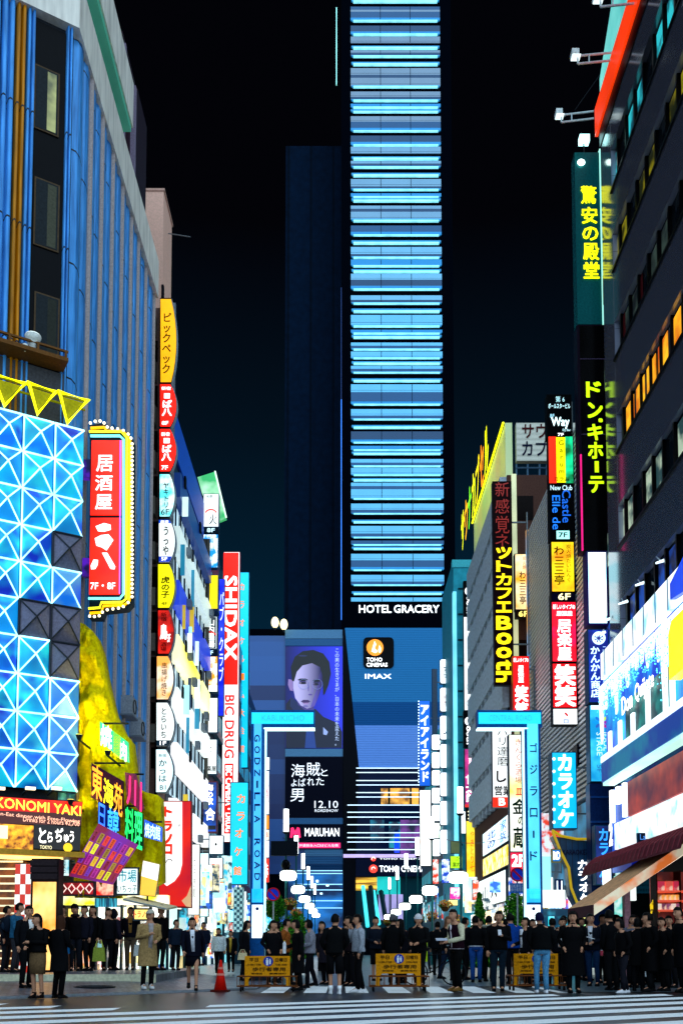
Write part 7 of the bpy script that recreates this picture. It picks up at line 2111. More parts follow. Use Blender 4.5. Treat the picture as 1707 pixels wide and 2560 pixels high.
# ================================================================== PEOPLE
SKIN = M('skin', '#b98468', .55, 0, .12, 8)
EYE = M('eye_dark', '#100a08', .3)
LIP = M('lip', '#8a4038', .5)
ARMS = {  # elbow, wrist for the +x side: pose space, facing -y
    'down': ((.245, .02, 1.13), (.235, -.05, .875)),
    'back': ((.25, .09, 1.14), (.235, .10, .90)),
    'fwd': ((.245, -.06, 1.14), (.225, -.2, .93)),
    'phone': ((.24, .01, 1.12), (.06, -.27, 1.20)),
    'pocket': ((.285, .05, 1.14), (.20, -.07, .97)),
    'hold': ((.25, -.01, 1.12), (.10, -.28, 1.05)),
    'chin': ((.2, -.15, 1.16), (.03, -.17, 1.41)),
    'cross': ((.25, -.06, 1.14), (-.06, -.2, 1.15)),
    'reach': ((.22, -.17, 1.2), (.1, -.37, 1.1)),
}


def skinned(verts, edges, radii, root=0, sub=1):
    me = bpy.data.meshes.new('body')
    me.from_pydata(verts, edges, [])
    o = bpy.data.objects.new('body', me)
    COL.objects.link(o)
    md = o.modifiers.new('s', 'SKIN')
    md.use_smooth_shade = True
    me.skin_vertices[0]
    for i, r in enumerate(radii):
        me.skin_vertices[0].data[i].radius = r if isinstance(r, tuple) else (r, r)
        me.skin_vertices[0].data[i].use_root = i == root
    if sub:
        s = o.modifiers.new('u', 'SUBSURF')
        s.levels = sub
    dg = bpy.context.evaluated_depsgraph_get()
    ev = o.evaluated_get(dg).to_mesh()
    vs = [v.co.copy() for v in ev.vertices]
    fs = [list(p.vertices) for p in ev.polygons]
    bpy.data.objects.remove(o)
    bpy.data.meshes.remove(me)
    return vs, fs


_BODY = {}


def body_mesh(aL, aR, step):
    k = (aL, aR, step)
    if k in _BODY:
        return _BODY[k]
    V_ = [(0, 0, .95), (0, 0, 1.10), (0, -.005, 1.28), (0, .01, 1.41), (0, .005, 1.50), (0, -.01, 1.60)]
    Rr = [(.135, .105), (.12, .09), (.15, .105), (.07, .065), (.052, .055), (.07, .08)]
    E_ = [(0, 1), (1, 2), (2, 3), (3, 4), (4, 5)]
    wr = []
    for s, nm in ((1, aL), (-1, aR)):
        (ex, ey, ez), (wx, wy, wz) = ARMS[nm]
        b = len(V_)
        V_ += [(s * .165, .01, 1.385), (s * ex, ey, ez), (s * wx, wy, wz)]
        Rr += [.052, .040, .028]
        E_ += [(3, b), (b, b + 1), (b + 1, b + 2)]
        wr.append((Vector(V_[b + 1]), Vector(V_[b + 2])))
    for s, d in ((1, step), (-1, -step)):
        b = len(V_)
        lift = .07 if d > .12 and False else 0
        V_ += [(s * .085, 0, .88), (s * .09, -d * .55 - .02, .49), (s * .09, -d + .03, .09 + (.05 if d < -.1 else 0)), (s * .09, -d - .11, .035)]
        Rr += [.082, .055, .037, .03]
        E_ += [(0, b), (b, b + 1), (b + 1, b + 2), (b + 2, b + 3)]
    vs, fs = skinned(V_, E_, Rr)
    mb = MB()
    mb.add(vs, fs, 0)
    # head with a face
    hc = Vector((0, -.015, 1.605))
    def shp(p):
        x, y, z = p
        if z < 0:
            x *= 1 + .34 * z
            y = y * (1 + .22 * z) + (-.12 * -z if y < 0 else 0.06 * -z * 0)
        if y < -.55 and abs(x) < .25 and -.35 < z < .12:
            y -= .16 * (1 - abs(x) / .25) * (1 - abs(z + .15) / .3 if abs(z + .15) < .3 else 0)
        if y < -.6 and .05 < z < .25 and .2 < abs(x) < .6:
            y += .07
        return Vector((x, y, z))
    mb.ball(hc, .083, .102, .122, 20, 16, 0, shp)
    for s in (-1, 1):
        mb.ball(hc + Vector((s * .03, -.088, .012)), .013, .008, .007, 8, 6, 1)
        mb.ball(hc + Vector((s * .079, .008, -.005)), .012, .022, .03, 8, 6, 0)
        mb.tube([hc + Vector((s * .015, -.097, .034)), hc + Vector((s * .045, -.086, .036))], .005, 5, 1)
    mb.ball(hc + Vector((0, -.106, -.02)), .013, .018, .02, 8, 6, 0)
    mb.ball(hc + Vector((0, -.094, -.062)), .024, .009, .008, 8, 6, 2)
    # hands: palm, four fingers, thumb
    for (el, w), s in zip(wr, (1, -1)):
        d = (w - el).normalized()
        side = Vector((1, 0, 0)) * s
        up = d.cross(side).normalized()
        side = up.cross(d).normalized()
        p0 = w - d * .01
        mb.tube([p0, w + d * .03, w + d * .085], [.024, .034, .03], 8, 0)
        for q, ln in zip((-1.5, -.5, .5, 1.5), (.062, .075, .07, .052)):
            a = w + d * .075 + side * q * .016
            mb.tube([a, a + d * ln * .5 + up * -.008 * s, a + d * ln * .85 + up * -.03 * s], [.009, .0085, .006], 5, 0)
        t = w + d * .03 - side * .026
        mb.tube([t, t - side * .022 + d * .02, t - side * .028 + d * .05], [.011, .0095, .007], 5, 0)
    _BODY[k] = (mb, wr)
    return _BODY[k]


def wob(p, s, a):
    return p + Vector((a * math.sin(p.z * 31 + s) * math.sin(p.x * 23 + s * 2), a * math.sin(p.z * 27 + s * 3), 0))


PID = [0]


def person(label, x, yf, yt, top, bottom='trousers', bcol='#0c0d10', hair='short', hcol='#0a0808', yaw=0, arms=('down', 'down'), hem=.86, step=.0, shoe='#0a0a0c', inner=None, tcol2=None, wide=1.0, extra=None, hat=None, group='people waiting at the crossing', pitch=0, sleeve=None, z_off=0):
    PID[0] += 1
    x += ((PID[0] * 37) % 11 - 5) * .7
    sd_ = PID[0] * 1.7
    # stand on the ground where the feet are seen
    Y = F * HC / (yf - HZ)
    for _ in range(8):
        X = (x - CX) / F * Y
        zg_ = gz(X, Y)
        Y = F * (HC - zg_) / (yf - HZ)
    X = (x - CX) / F * Y
    zg_ = gz(X, Y)
    h = (yf - yt) / F * Y
    h = max(1.48, min(1.86, h))
    sc = h / 1.725
    R_ = Matrix.Rotation(yaw, 4, 'Z') @ Matrix.Scale(sc, 4)
    base = Vector((X, Y, zg_ + .012))
    root = thing('person', label, 'person', base, group)
    rr_ = random.Random(PID[0] * 13)
    sway, lean = rr_.uniform(-.045, .045), rr_.uniform(-.03, .05)
    turn = 0 if 'chin' in arms else rr_.uniform(-.7, .7)
    nod = rr_.uniform(-.02, .06)
    hipx = rr_.uniform(-.035, .035)
    def posed(p):
        t = max(0., min(1., (p.z - 1.43) / .09))
        if t > 0 and turn:
            c_, s_ = math.cos(turn * t), math.sin(turn * t)
            p = Vector((p.x * c_ - p.y * s_, p.x * s_ + p.y * c_, p.z))
            p.y -= nod * t
        h_ = p.z / 1.7
        bend = math.exp(-((p.z - .95) / .3) ** 2)
        return Vector((p.x + sway * h_ * h_ + hipx * bend, p.y - lean * h_ * h_, p.z))
    def fin(mb, name, mats, smooth=True, a=0.0):
        mb.v = [base + R_ @ posed(wob(p, sd_, a) if a else p) for p in mb.v]
        return mb.build(name, mats, root, smooth)
    bm_, wr = body_mesh(arms[0], arms[1], step)
    mb = MB()
    mb.v, mb.f, mb.m = [p.copy() for p in bm_.v], bm_.f, bm_.m
    fin(mb, 'body', [SKIN, EYE, LIP])
    # ---- upper garment
    TM = M('cloth_top', top, .8, 0, .35, 5, .1)
    mb = MB()
    w = wide * 1.09
    long_ = hem < .7
    rings = [((0, 0, hem), (.215 if long_ else .185) * w, (.15 if long_ else .132) * w), ((0, 0, hem + .03), (.21 if long_ else .185) * w, .14 * w)]
    if long_:
        rings.append(((0, 0, .86), .195 * w, .14 * w))
    rings += [((0, 0, 1.02), .175 * w, .125 * w), ((0, 0, 1.16), .182 * w, .128 * w), ((0, -.005, 1.28), .198 * w, .135 * w), ((0, .005, 1.37), .192 * w, .115 * w), ((0, .012, 1.42), .125, .088), ((0, .012, 1.455), .078, .074), ((0, .01, 1.49), .07, .07)]
    mb.loft(rings, 16)
    tt = 0
    mats = [TM]
    if sleeve:
        mats.append(M('cloth_sleeve', sleeve, .8, 0, .3, 5, .1))
        tt = 1
    for s, nm in ((1, arms[0]), (-1, arms[1])):
        (ex, ey, ez), (wx, wy, wz) = ARMS[nm]
        a, e_, wq = Vector((s * .155 * w, .01, 1.39)), Vector((s * ex, ey, ez)), Vector((s * wx, wy, wz))
        mb.tube([a + Vector((-s * .04, 0, .015)), a + Vector((s * .02, 0, -.02)), a.lerp(e_, .5), e_, e_.lerp(wq, .5), wq], [.05, .076 * w, .066, .056, .05, .042], 10, tt)
    fin(mb, 'jacket', mats, True, .006)
    if inner:
        mb = MB()
        mb.poly(Fr((0, -.1, 0), (1, 0, 0)), [(-.055, 1.44), (.055, 1.44), (.05, 1.3), (.035, hem + .12), (-.035, hem + .12), (-.05, 1.3)], .0, .042 * w)
        fin(mb, 'shirt_front', M('cloth_shirt', inner, .8))
    # ---- lower garment
    BM_ = M('cloth_bottom', bcol, .85, 0, .3, 6, .1)
    lg = MB()
    legs = []
    for s, d in ((1, step), (-1, -step)):
        hp, kn, an = Vector((s * .088, 0, .9)), Vector((s * .09, -d * .55 - .02, .49)), Vector((s * .09, -d + .035, .09 + (.05 if d < -.1 else 0)))
        legs.append((hp, kn, an, -d))
    if bottom in ('trousers', 'shorts'):
        lg.loft([((0, 0, .83), .165, .118), ((0, 0, .92), .172, .125), ((0, 0, 1.03), .155, .112)], 14)
        for hp, kn, an, d in legs:
            if bottom == 'shorts':
                lg.tube([hp, hp.lerp(kn, .6), kn.lerp(an, .12)], [.098, .088, .085], 10)
            else:
                lg.tube([hp, hp.lerp(kn, .5), kn, kn.lerp(an, .5), an + Vector((0, 0, -.02))], [.098, .086, .066, .06, .055], 10)
        fin(lg, 'trousers' if bottom == 'trousers' else 'shorts', BM_, True, .004)
    elif bottom in ('skirt', 'short_skirt'):
        z0 = .50 if bottom == 'skirt' else .58
        lg.loft([((0, 0, z0), .165 if bottom == 'skirt' else .2, .125), ((0, 0, .75), .185, .135), ((0, 0, .92), .175, .125), ((0, 0, 1.04), .145, .105)], 16)
        fin(lg, 'skirt', BM_, True, .003)
    for hp, kn, an, d in legs:
        sh = MB()
        c = Vector((an.x, an.y - .065, .0))
        up = .05 if an.z > .1 else 0
        sh.loft([(c + Vector((0, 0, 0 + up)), .046, .135), (c + Vector((0, 0, .025 + up)), .05, .14), (c + Vector((0, .015, .055 + up)), .043, .11), (c + Vector((0, .06, .09 + up)), .042, .058), (c + Vector((0, .062, .125 + up)), .045, .05)], 12)
        fin(sh, 'shoe', M('shoe', shoe, .5))
    # ---- hair
    HM = M('hair', hcol, .5, 0, .4, 20)
    hc = Vector((0, -.01, 1.615))
    hb = MB()
    if hair != 'none':
        def keep(p):
            if p.z < -.55:
                return False
            return not (p.y < -.3 and p.z < .3 and abs(p.x) < .93) or (hair == 'fringe' and p.z > .2)
        def stretch(p):
            q = Vector(p)
            jit = .05 * math.sin(p.x * 19 + sd_) * math.sin(p.y * 17 + sd_ * 2)
            q *= 1 + jit
            if hair in ('long', 'bob') and p.z < .05 and p.y > -.35:
                L_ = 3.4 if hair == 'long' else 1.5
                q.z = .05 + (p.z - .05) * L_
                q.x *= 1.12
                q.y = max(q.y, .1) if hair == 'long' and q.z < -1.2 else q.y
            return q
        hb.ball(hc, .097, .117, .134 if hair != 'afro' else .155, 18, 14, 0, stretch, keep)
        if hair == 'afro':
            for k in range(26):
                t = k * 2.4
                z = k / 26
                hb.ball(hc + Vector((.08 * math.cos(t) * math.sqrt(1 - z * z), .09 * math.sin(t) * math.sqrt(1 - z * z) + .01, .05 + .1 * z)), .035, seg=7, rings=5)
        fin(hb, 'hair', HM)
    if hat:
        kind, hcc = hat
        ht = MB()
        HT = M('hat_cloth', hcc, .85, 0, .3, 10, .2)
        if kind == 'beanie':
            ht.ball(hc + Vector((0, 0, .015)), .1, .118, .135, 16, 12, 0, None, lambda p: p.z > .02 or (p.y > .2 and p.z > -.3))
            ht.loft([(hc + Vector((0, 0, .01)), .104, .12), (hc + Vector((0, 0, .055)), .106, .122)], 16, caps=False)
        elif kind == 'cap':
            ht.ball(hc + Vector((0, 0, .02)), .098, .116, .12, 16, 12, 0, None, lambda p: p.z > .1)
            ht.loft([(hc + Vector((0, -.1, .035)), .075, .095), (hc + Vector((0, -.1, .045)), .075, .095)], 14)
        else:   # hood up or fur collar
            ht.ball(hc + Vector((0, .02, -.02)), .118, .13, .165, 16, 12, 0, None, lambda p: p.y > -.5 or p.z > .75)
        fin(ht, 'hood' if kind == 'hood' else 'hat', HT)
    if extra == 'fur':
        fu = MB()
        fu.tube([Vector((.13 * math.cos(t * .449), .03 + .11 * math.sin(t * .449), 1.46)) for t in range(14)], .045, 8, 0, True)
        fin(fu, 'fur_collar', M('fur', '#a8a494', .95, 0, .5, 25, .6), True, .012)
    if extra == 'scarf':
        fu = MB()
        fu.tube([Vector((.085 * math.cos(t * .449), .0 + .085 * math.sin(t * .449), 1.47)) for t in range(14)], .04, 8, 0, True)
        fin(fu, 'scarf', M('scarf', '#1a1418', .95), True, .01)
    if extra == 'hemband':
        fu = MB()
        fu.loft([((0, 0, hem - .035), .178, .128), ((0, 0, hem + .01), .183, .131)], 16)
        fin(fu, 'hem_band', M('white_hem', '#d8dce8', .8))
    if extra == 'socks':
        for hp, kn, an, d in legs:
            fu = MB()
            fu.loft([(Vector((an.x, an.y, .07)), .045, .05), (Vector((an.x, an.y, .19)), .05, .052)], 12)
            fin(fu, 'sock', M('white_sock', '#e8e8ea', .8))
    if extra == 'stripe':
        fu = MB()
        fu.tube([Vector((.02, -.137, 1.40)), Vector((.02, -.142, 1.2)), Vector((.02, -.135, hem + .02))], .016, 6)
        fu.loft([((0, 0, hem - .01), .19, .135), ((0, 0, hem + .045), .19, .136)], 16, caps=False)
        fin(fu, 'pale_trim', M('pale_trim', '#d8c8d0', .8))
    pos = {}
    for (el, wq), s in zip(wr, ('L', 'R')):
        d = (wq - el).normalized()
        pos[s] = base + R_ @ (wq + d * .07)
    return root, pos, sc, base, R_


N_ = '#0a0b10'
HP = rad(90)
PP = {}
def add(key, *a, **k):
    PP[key] = person(*a, **k)
# ---- pavement crowd
add('backpack', 'person in blue jacket wearing a dark backpack on the platform by the stair', 44, 2432, 2260, '#1e5272', bcol='#2a2a30', yaw=HP * .9, arms=('phone', 'fwd'))
add('suit1', 'person in dark suit with white shirt beside the woman in brown skirt', 68, 2482, 2280, N_, inner='#e0dcd8', yaw=HP * .6, arms=('hold', 'down'), hem=.82)
add('brownskirt', 'person with long dark hair in black jacket and tight brown skirt', 101, 2496, 2288, '#08080a', 'skirt', '#6a5238', 'long', '#0c0807', yaw=-.3, arms=('cross', 'hold'), hem=.94, shoe='#140c0a')
add('b4', 'person peeking out behind the woman in brown skirt with hand raised', 122, 2452, 2274, '#3a2a24', yaw=.3, arms=('chin', 'down'))
add('browncoat', 'person in long black coat with brown hair turned away, closest to the kerb', 149, 2496, 2292, '#07070a', 'trousers', '#060608', 'long', '#3a2014', yaw=rad(150), arms=('down', 'hold'), hem=.56, shoe='#0a0808')
add('suit2', 'person in dark suit and white shirt looking left before the amber panel', 160, 2440, 2262, N_, inner='#e8e4e0', yaw=-.7, arms=('down', 'pocket'), hem=.8)
add('scarfman', 'person with tousled hair in thick scarf carrying a blue bag', 190, 2454, 2266, '#0c0a0e', bcol='#14161e', yaw=.2, extra='scarf', arms=('down', 'down'), hair='afro')
add('totewoman', 'person with very long hair in black coat holding a green tote', 228, 2440, 2262, '#060608', bcol='#08080a', hair='long', yaw=-.35, arms=('down', 'pocket'), hem=.74, step=.16)
add('hooded', 'person in purple grey hooded jacket turned toward the shops', 288, 2441, 2290, '#1c1826', hair='none', hat=('hood', '#14121c'), yaw=rad(140), arms=('hold', 'down'), bcol='#0c0c10')
add('khaki', 'person in navy jumper with orange collar and khaki trousers', 326, 2441, 2275, '#0e0e18', bcol='#5a4a3a', inner='#a8783a', yaw=.1, arms=('down', 'down'), hem=.9, step=.1)
add('beige', 'person in open beige coat over grey hoodie wearing a cap', 375, 2478, 2283, '#9a7c50', bcol='#0a0a0e', hat=('cap', '#b0a898'), yaw=.5, arms=('hold', 'phone'), hem=.5, inner='#9a9090', shoe='#c8c8c8')
add('tall', 'person with puffy hair in black standing behind the beige coat', 402, 2452, 2266, '#08080b', hair='afro', yaw=.8)
add('school', 'person in dark school blazer and short skirt walking with bare legs', 481, 2478, 2299, '#0a0c1a', 'short_skirt', '#090a14', 'bob', yaw=.15, step=.2, inner='#e0e0ea', hem=.8, arms=('back', 'fwd'))
add('p14', 'person in dark jacket far behind between beige coat and school skirt', 444, 2426, 2318, '#101c2c', yaw=.6, group='people farther down the street')
add('p15', 'person in navy jacket and blue jeans behind the school skirt', 510, 2431, 2324, '#141c30', bcol='#1a3a6a', yaw=-.4, step=.2, group='people farther down the street')
add('whiteshirt', 'person in white top with dark scarf walking toward the crossing', 546, 2436, 2322, '#d0dadc', bcol='#0a0a0e', extra='scarf', hair='bob', yaw=.1, step=.15, group='people farther down the street')
add('yellowtop', 'person in open black coat over a yellow top beside the gate', 581, 2430, 2330, '#0c0c12', inner='#d8b040', bcol='#0a0a0e', hair='bob', yaw=0, hem=.7, group='people farther down the street')
add('handbag', 'person with long dark hair in black coat carrying a cream handbag', 610, 2452, 2304, '#0a0a10', hair='long', yaw=HP * .8, arms=('down', 'down'), hem=.6)
# ---- centre
add('c20', 'person in black coat standing behind the barrier near the cone', 678, 2466, 2304, '#08080c', yaw=.5, arms=('pocket', 'pocket'), hem=.7)
add('brownjacket', 'person in rust brown jacket walking along behind the barrier', 712, 2462, 2300, '#8a4a1c', bcol='#1a1614', yaw=HP, step=.22, arms=('fwd', 'back'), hem=.85)
add('blackrobe', 'person with short hair in long black coat holding a white bottle', 745, 2476, 2302, '#07070a', yaw=-HP * .75, arms=('down', 'hold'), hem=.42, hair='bob')
add('greyjacket', 'person in light grey jacket beside the long black coat', 779, 2470, 2302, '#7d7c88', bcol='#0b0a10', hair='bob', yaw=-HP * .9, arms=('hold', 'hold'), hem=.88, step=.12)
add('shorts', 'person seen from behind in black hoodie, half trousers and white socks', 838, 2486, 2288, '#07080a', 'shorts', '#08080b', yaw=rad(186), arms=('pocket', 'pocket'), extra='socks', shoe='#e4e4e8', hem=.88, step=.05)
add('chin', 'person in pale grey hoodie with a hand raised to the chin', 895, 2481, 2289, '#9aa0ac', bcol='#09090c', yaw=-HP * .85, arms=('down', 'chin'), hem=.9, shoe='#d8d8dc', step=.08)
add('c26', 'person in dark clothes half hidden behind the pale grey hoodie', 878, 2466, 2293, '#140c10', yaw=-.9, bcol='#0a0a0e')
add('phoneman', 'person in navy hoodie bent over a phone behind the centre barrier', 941, 2452, 2294, '#0e1420', 'shorts', '#0c0c10', yaw=.15, arms=('hold', 'hold'), hem=.86)
add('greybeanie', 'person in black coat and grey knit hat seen from behind', 982, 2464, 2289, '#060709', hat=('beanie', '#4a4a50'), yaw=rad(170), arms=('down', 'pocket'), hem=.72)
add('c29', 'person in dark coat beside the grey knit hat looking away', 1006, 2458, 2300, '#0a0a12', hair='long', yaw=rad(-140), hem=.7)
add('whitebeanie', 'person in white knit hat and black jacket looking down', 1045, 2468, 2289, '#08080a', hat=('beanie', '#d0ccd0'), hair='bob', yaw=-.5, arms=('hold', 'hold'), bcol='#0a0a0c')
add('longbrown', 'person with light brown long hair facing the varsity jacket', 1112, 2452, 2291, '#0a090e', bcol='#122036', hair='long', hcol='#6a4a34', yaw=HP * .7, arms=('hold', 'down'), hem=.82, step=.15)
add('varsity', 'person in maroon varsity jacket with cream sleeves holding a tablet', 1140, 2478, 2276, '#1c0612', bcol='#070708', yaw=-HP * .7, arms=('hold', 'hold'), sleeve='#c8c0a0', extra='stripe', hem=.9, shoe='#6a4a20')
add('c33', 'person in black behind the light brown hair, nearest the street lamps', 1090, 2438, 2302, '#090a0e', yaw=rad(160), group='people farther down the street')
add('whitehem', 'person in black jacket with white hem and blue jeans from behind', 1192, 2456, 2292, '#07080b', bcol='#1a4488', yaw=rad(170), extra='hemband', hem=.96, arms=('pocket', 'pocket'))
add('fur', 'person in dark coat with pale fur collar beside the phone reader', 1220, 2454, 2286, '#0c0c12', extra='fur', yaw=rad(150), hem=.86)
add('phonewoman', 'person in black coat and dark jeans reading a phone', 1240, 2478, 2281, '#08080a', bcol='#0c1a26', hair='bob', yaw=-.1, arms=('phone', 'down'), hem=.9)
add('puffer', 'person in bright blue puffer jacket seen from behind', 1281, 2461, 2283, '#0a3a8a', bcol='#0a0a10', yaw=rad(190), arms=('pocket', 'down'), hem=.88, wide=1.12)
add('whitecollar', 'person with bobbed hair and white collar looking left at the puffer jacket', 1313, 2468, 2296, '#0a0a10', inner='#d8d8e0', hair='bob', yaw=-HP * .8, arms=('down', 'hold'))
add('lightjeans', 'person in black jacket and light blue jeans with white trainers', 1347, 2483, 2284, '#050608', bcol='#4a82a8', hair='short', hcol='#0a0a30', yaw=rad(178), arms=('pocket', 'pocket'), hem=.93, shoe='#e8e8f0', wide=1.15, step=.06)
add('denim', 'person in pale denim jacket turned away beside the light jeans', 1381, 2462, 2298, '#5a8a98', bcol='#0a0c14', yaw=rad(160), hem=.9)
add('c41', 'person in dark jacket with open white collar looking down', 1399, 2464, 2297, '#0c0c12', inner='#c8ccd0', yaw=-.4, arms=('hold', 'down'))
# ---- far east crowd
add('longblack', 'person in long black hooded coat staring at the camera', 1427, 2482, 2282, '#050507', hair='long', hat=('hood', '#060608'), yaw=.05, hem=.36, arms=('pocket', 'pocket'), wide=1.12)
add('book', 'person in glasses and navy jacket holding an open white book', 1481, 2466, 2287, '#0a0e1a', bcol='#122848', inner='#c8c8d0', yaw=-.5, arms=('hold', 'hold'))
add('c44', 'person in grey coat looking over the book reader shoulder', 1503, 2458, 2284, '#141820', yaw=.1)
add('c45', 'person with short hair in black jacket turned away holding a pink can', 1531, 2476, 2278, '#06070a', yaw=rad(200), arms=('down', 'down'), hem=.86)
add('profile', 'person in black jacket and dark grey jeans leaning with white trainers', 1556, 2483, 2300, '#050507', bcol='#16161e', hair='bob', yaw=-HP * .85, arms=('pocket', 'pocket'), hem=.9, shoe='#e0e0e6', step=.1, wide=1.1)
add('camo', 'person in grey camouflage jacket carrying a pale shoulder bag', 1576, 2470, 2290, '#5a5a68', bcol='#0c0c12', hair='bob', yaw=-.6, arms=('down', 'hold'), hem=.84)
add('c49', 'person in navy coat with hand at the mouth near the awning post', 1594, 2462, 2292, '#0c1420', yaw=-1.2, arms=('chin', 'down'))
add('badge', 'person in long black coat with a small badge looking left', 1619, 2479, 2284, '#040406', yaw=-HP * .9, hem=.44, arms=('pocket', 'pocket'), wide=1.1, step=.08)
add('navysuit', 'person in navy suit facing the shop shelf', 1640, 2446, 2276, '#0c1830', yaw=rad(175), bcol='#0a1020', group='people farther down the street')
add('c51', 'person with bobbed hair and black coat near the picture edge', 1658, 2478, 2296, '#060609', hair='bob', yaw=-HP * .8, hem=.5, arms=('pocket', 'down'))
add('yellowcap', 'person in grey jacket and jeans wearing a yellow cap', 1688, 2456, 2290, '#3a4448', bcol='#1a4a88', hat=('cap', '#c8b030'), yaw=-.3, group='people farther down the street')
add('edge', 'tall person in black cut by the picture edge', 1701, 2481, 2271, '#050508', yaw=-HP * .8, hem=.5)
# ---- distant walkers
for i, (x, yf, yt, c, lb) in enumerate(((628, 2420, 2334, '#101828', 'far person in navy behind the gate post'), (652, 2416, 2336, '#2a1a1a', 'far person in maroon under the hedge'), (806, 2428, 2316, '#181420', 'person in plum jacket behind the light grey jacket'), (862, 2418, 2334, '#0c1014', 'far person in black between hoodie wearers'), (1020, 2420, 2332, '#101418', 'far person in charcoal beside the white knit hat'), (1066, 2422, 2326, '#1a2a30', 'far person in teal near the flower baskets'), (1168, 2424, 2320, '#0a0c14', 'far person in black behind the varsity jacket'), (422, 2422, 2322, '#0c1424', 'far person in navy behind the beige coat'), (640, 2440, 2318, '#0a0c14', 'person in black behind the first barrier'), (10, 2440, 2300, '#2a2a30', 'person in grey at the stair foot, cut by the picture edge'), (1450, 2450, 2296, '#0a1018', 'person in dark blue between hooded coat and book'), (1352, 2448, 2304, '#0a0e16', 'person in dark coat hidden behind the light blue jeans'), (1260, 2446, 2300, '#0e1018', 'person in black between phone reader and puffer jacket'))):
    add('far%d' % i, lb, x, yf, yt, c, yaw=(i * 1.3) % 6, step=.18 if i % 2 else .05, bcol=('#0c0c12', '#14203a')[i % 2], hair=('short', 'bob', 'long')[i % 3], group='people farther down the street')

for i, (x, yf, yt, c, b_, lb, kw) in enumerate((
    (1410, 2456, 2292, '#0a0c12', '#0c0c10', 'person in black jacket behind the white collared one, near the gate', dict(yaw=2.6)),
    (1465, 2452, 2290, '#101820', '#14203a', 'person in slate jacket behind the open book', dict(yaw=.6, hair='bob')),
    (1516, 2464, 2290, '#08080c', '#0a0a0e', 'person in black with a hand in the pocket between grey coat and pink can', dict(yaw=-.6, arms=('pocket', 'down'))),
    (1545, 2456, 2284, '#0e1016', '#0a0a0e', 'person in charcoal hoodie behind the leaning one', dict(yaw=1.2, hat=('hood', '#0e1016'))),
    (1608, 2462, 2294, '#0c0c14', '#0e1828', 'person in dark blue peacoat right behind the badge wearer', dict(yaw=.4, hem=.66)),
    (1632, 2456, 2298, '#14100e', '#0a0a0e', 'person in dark brown coat in front of the shop shelf', dict(yaw=2.2, hair='long', hem=.6)),
    (1676, 2470, 2292, '#0a0a0e', '#101014', 'person in black with crossed arms near the yellow cap', dict(yaw=-.9, arms=('cross', 'hold'))),
    (1590, 2478, 2298, '#060608', '#0a0a0e', 'short person in black coat before the camouflage jacket', dict(yaw=2.9, hair='bob', hem=.6)),
    (860, 2462, 2300, '#0c0e14', '#0a0a0e', 'person in black behind the two hoodies in the street centre', dict(yaw=2.4)),
    (1000, 2448, 2306, '#101014', '#0c1424', 'person in dark jacket behind the centre barrier', dict(yaw=.5, hair='bob')),
    (1160, 2450, 2296, '#0a0a0e', '#0c0c10', 'person in black right behind the varsity jacket sleeve', dict(yaw=1.8)),
    (1205, 2446, 2300, '#141822', '#0a0a0e', 'person in slate coat between white hem and pale fur collar', dict(yaw=-1.4, hem=.65)),
    (1330, 2456, 2300, '#0a0a0e', '#0a0a0e', 'person in black between white collar and light blue jeans', dict(yaw=1.0, hair='long')),
    (812, 2462, 2306, '#1a1620', '#0a0a0e', 'person in dim plum coat between grey jacket and black hoodie', dict(yaw=-.8, hem=.6)),
    (698, 2452, 2306, '#10141c', '#0c0c10', 'person in slate jacket behind the rust brown jacket', dict(yaw=-1.0, hair='bob')),
    (270, 2450, 2296, '#0c0c12', '#0a0a10', 'person in black between green tote and purple grey hood', dict(yaw=.5, hair='bob')),
    (208, 2444, 2276, '#141420', '#0c0c10', 'person in dark blue behind scarf wearer and long haired one', dict(yaw=-.4)),
    (20, 2446, 2282, '#10141c', '#1a1a20', 'person in slate coat behind the backpack at the stair', dict(yaw=1.4, hem=.7)),
    (424, 2440, 2300, '#0c0a0e', '#0c0c10', 'person in black behind the beige coat, half hidden', dict(yaw=.9)))):
    add('more%d' % i, lb, x, yf, yt, c, bcol=b_, **kw)

# ---- things held
def bag(label, name, p, w, h, d, c, strap=.12, cat='bag', c2=None):
    p = Vector(p)
    root = thing(name, label, cat, p - Vector((0, 0, h + strap)))
    z1 = p.z - strap
    mb = MB()
    mb.add([p + Vector((x * k, y, z1 - p.z - dz)) for dz, k in ((0, .8), (h, 1.0)) for x, y in ((-w / 2, -d / 2), (w / 2, -d / 2), (w / 2, d / 2), (-w / 2, d / 2))],
           [(3, 2, 1, 0), (4, 5, 6, 7), (0, 1, 5, 4), (1, 2, 6, 5), (2, 3, 7, 6), (3, 0, 4, 7)])
    mb.build('pouch', M('bag_cloth', c, .7, 0, .25, 6, .2), root)
    for y in (-d / 2, d / 2):
        MB().tube([p + Vector((-w * .3, y, -strap)), p + Vector((-w * .15, y * .4, -.01)), p + Vector((w * .15, y * .4, -.01)), p + Vector((w * .3, y, -strap))], .008, 5).build('handle', M('bag_strap', c2 or c, .7), root)
    return root
bag('bright blue bag hanging from the scarf wearer hand', 'shopping_bag', PP['scarfman'][1]['R'] + Vector((-.02, -.03, .12)), .26, .38, .1, '#1a6aa8')
bag('green and black tote hanging from the long haired person', 'tote_bag', PP['totewoman'][1]['L'] + Vector((.05, -.02, 0)), .36, .4, .12, '#8a9a3a', .2, c2='#c8d058')
bag('white plastic bag held by the khaki trousers wearer', 'plastic_bag', PP['khaki'][1]['L'] + Vector((0, -.03, 0)), .26, .34, .12, '#c8ccc8')
bag('cream handbag carried by the long haired person at the gate', 'handbag', PP['handbag'][1]['R'] + Vector((0, -.05, .1)), .28, .2, .1, '#d8c498', .1)
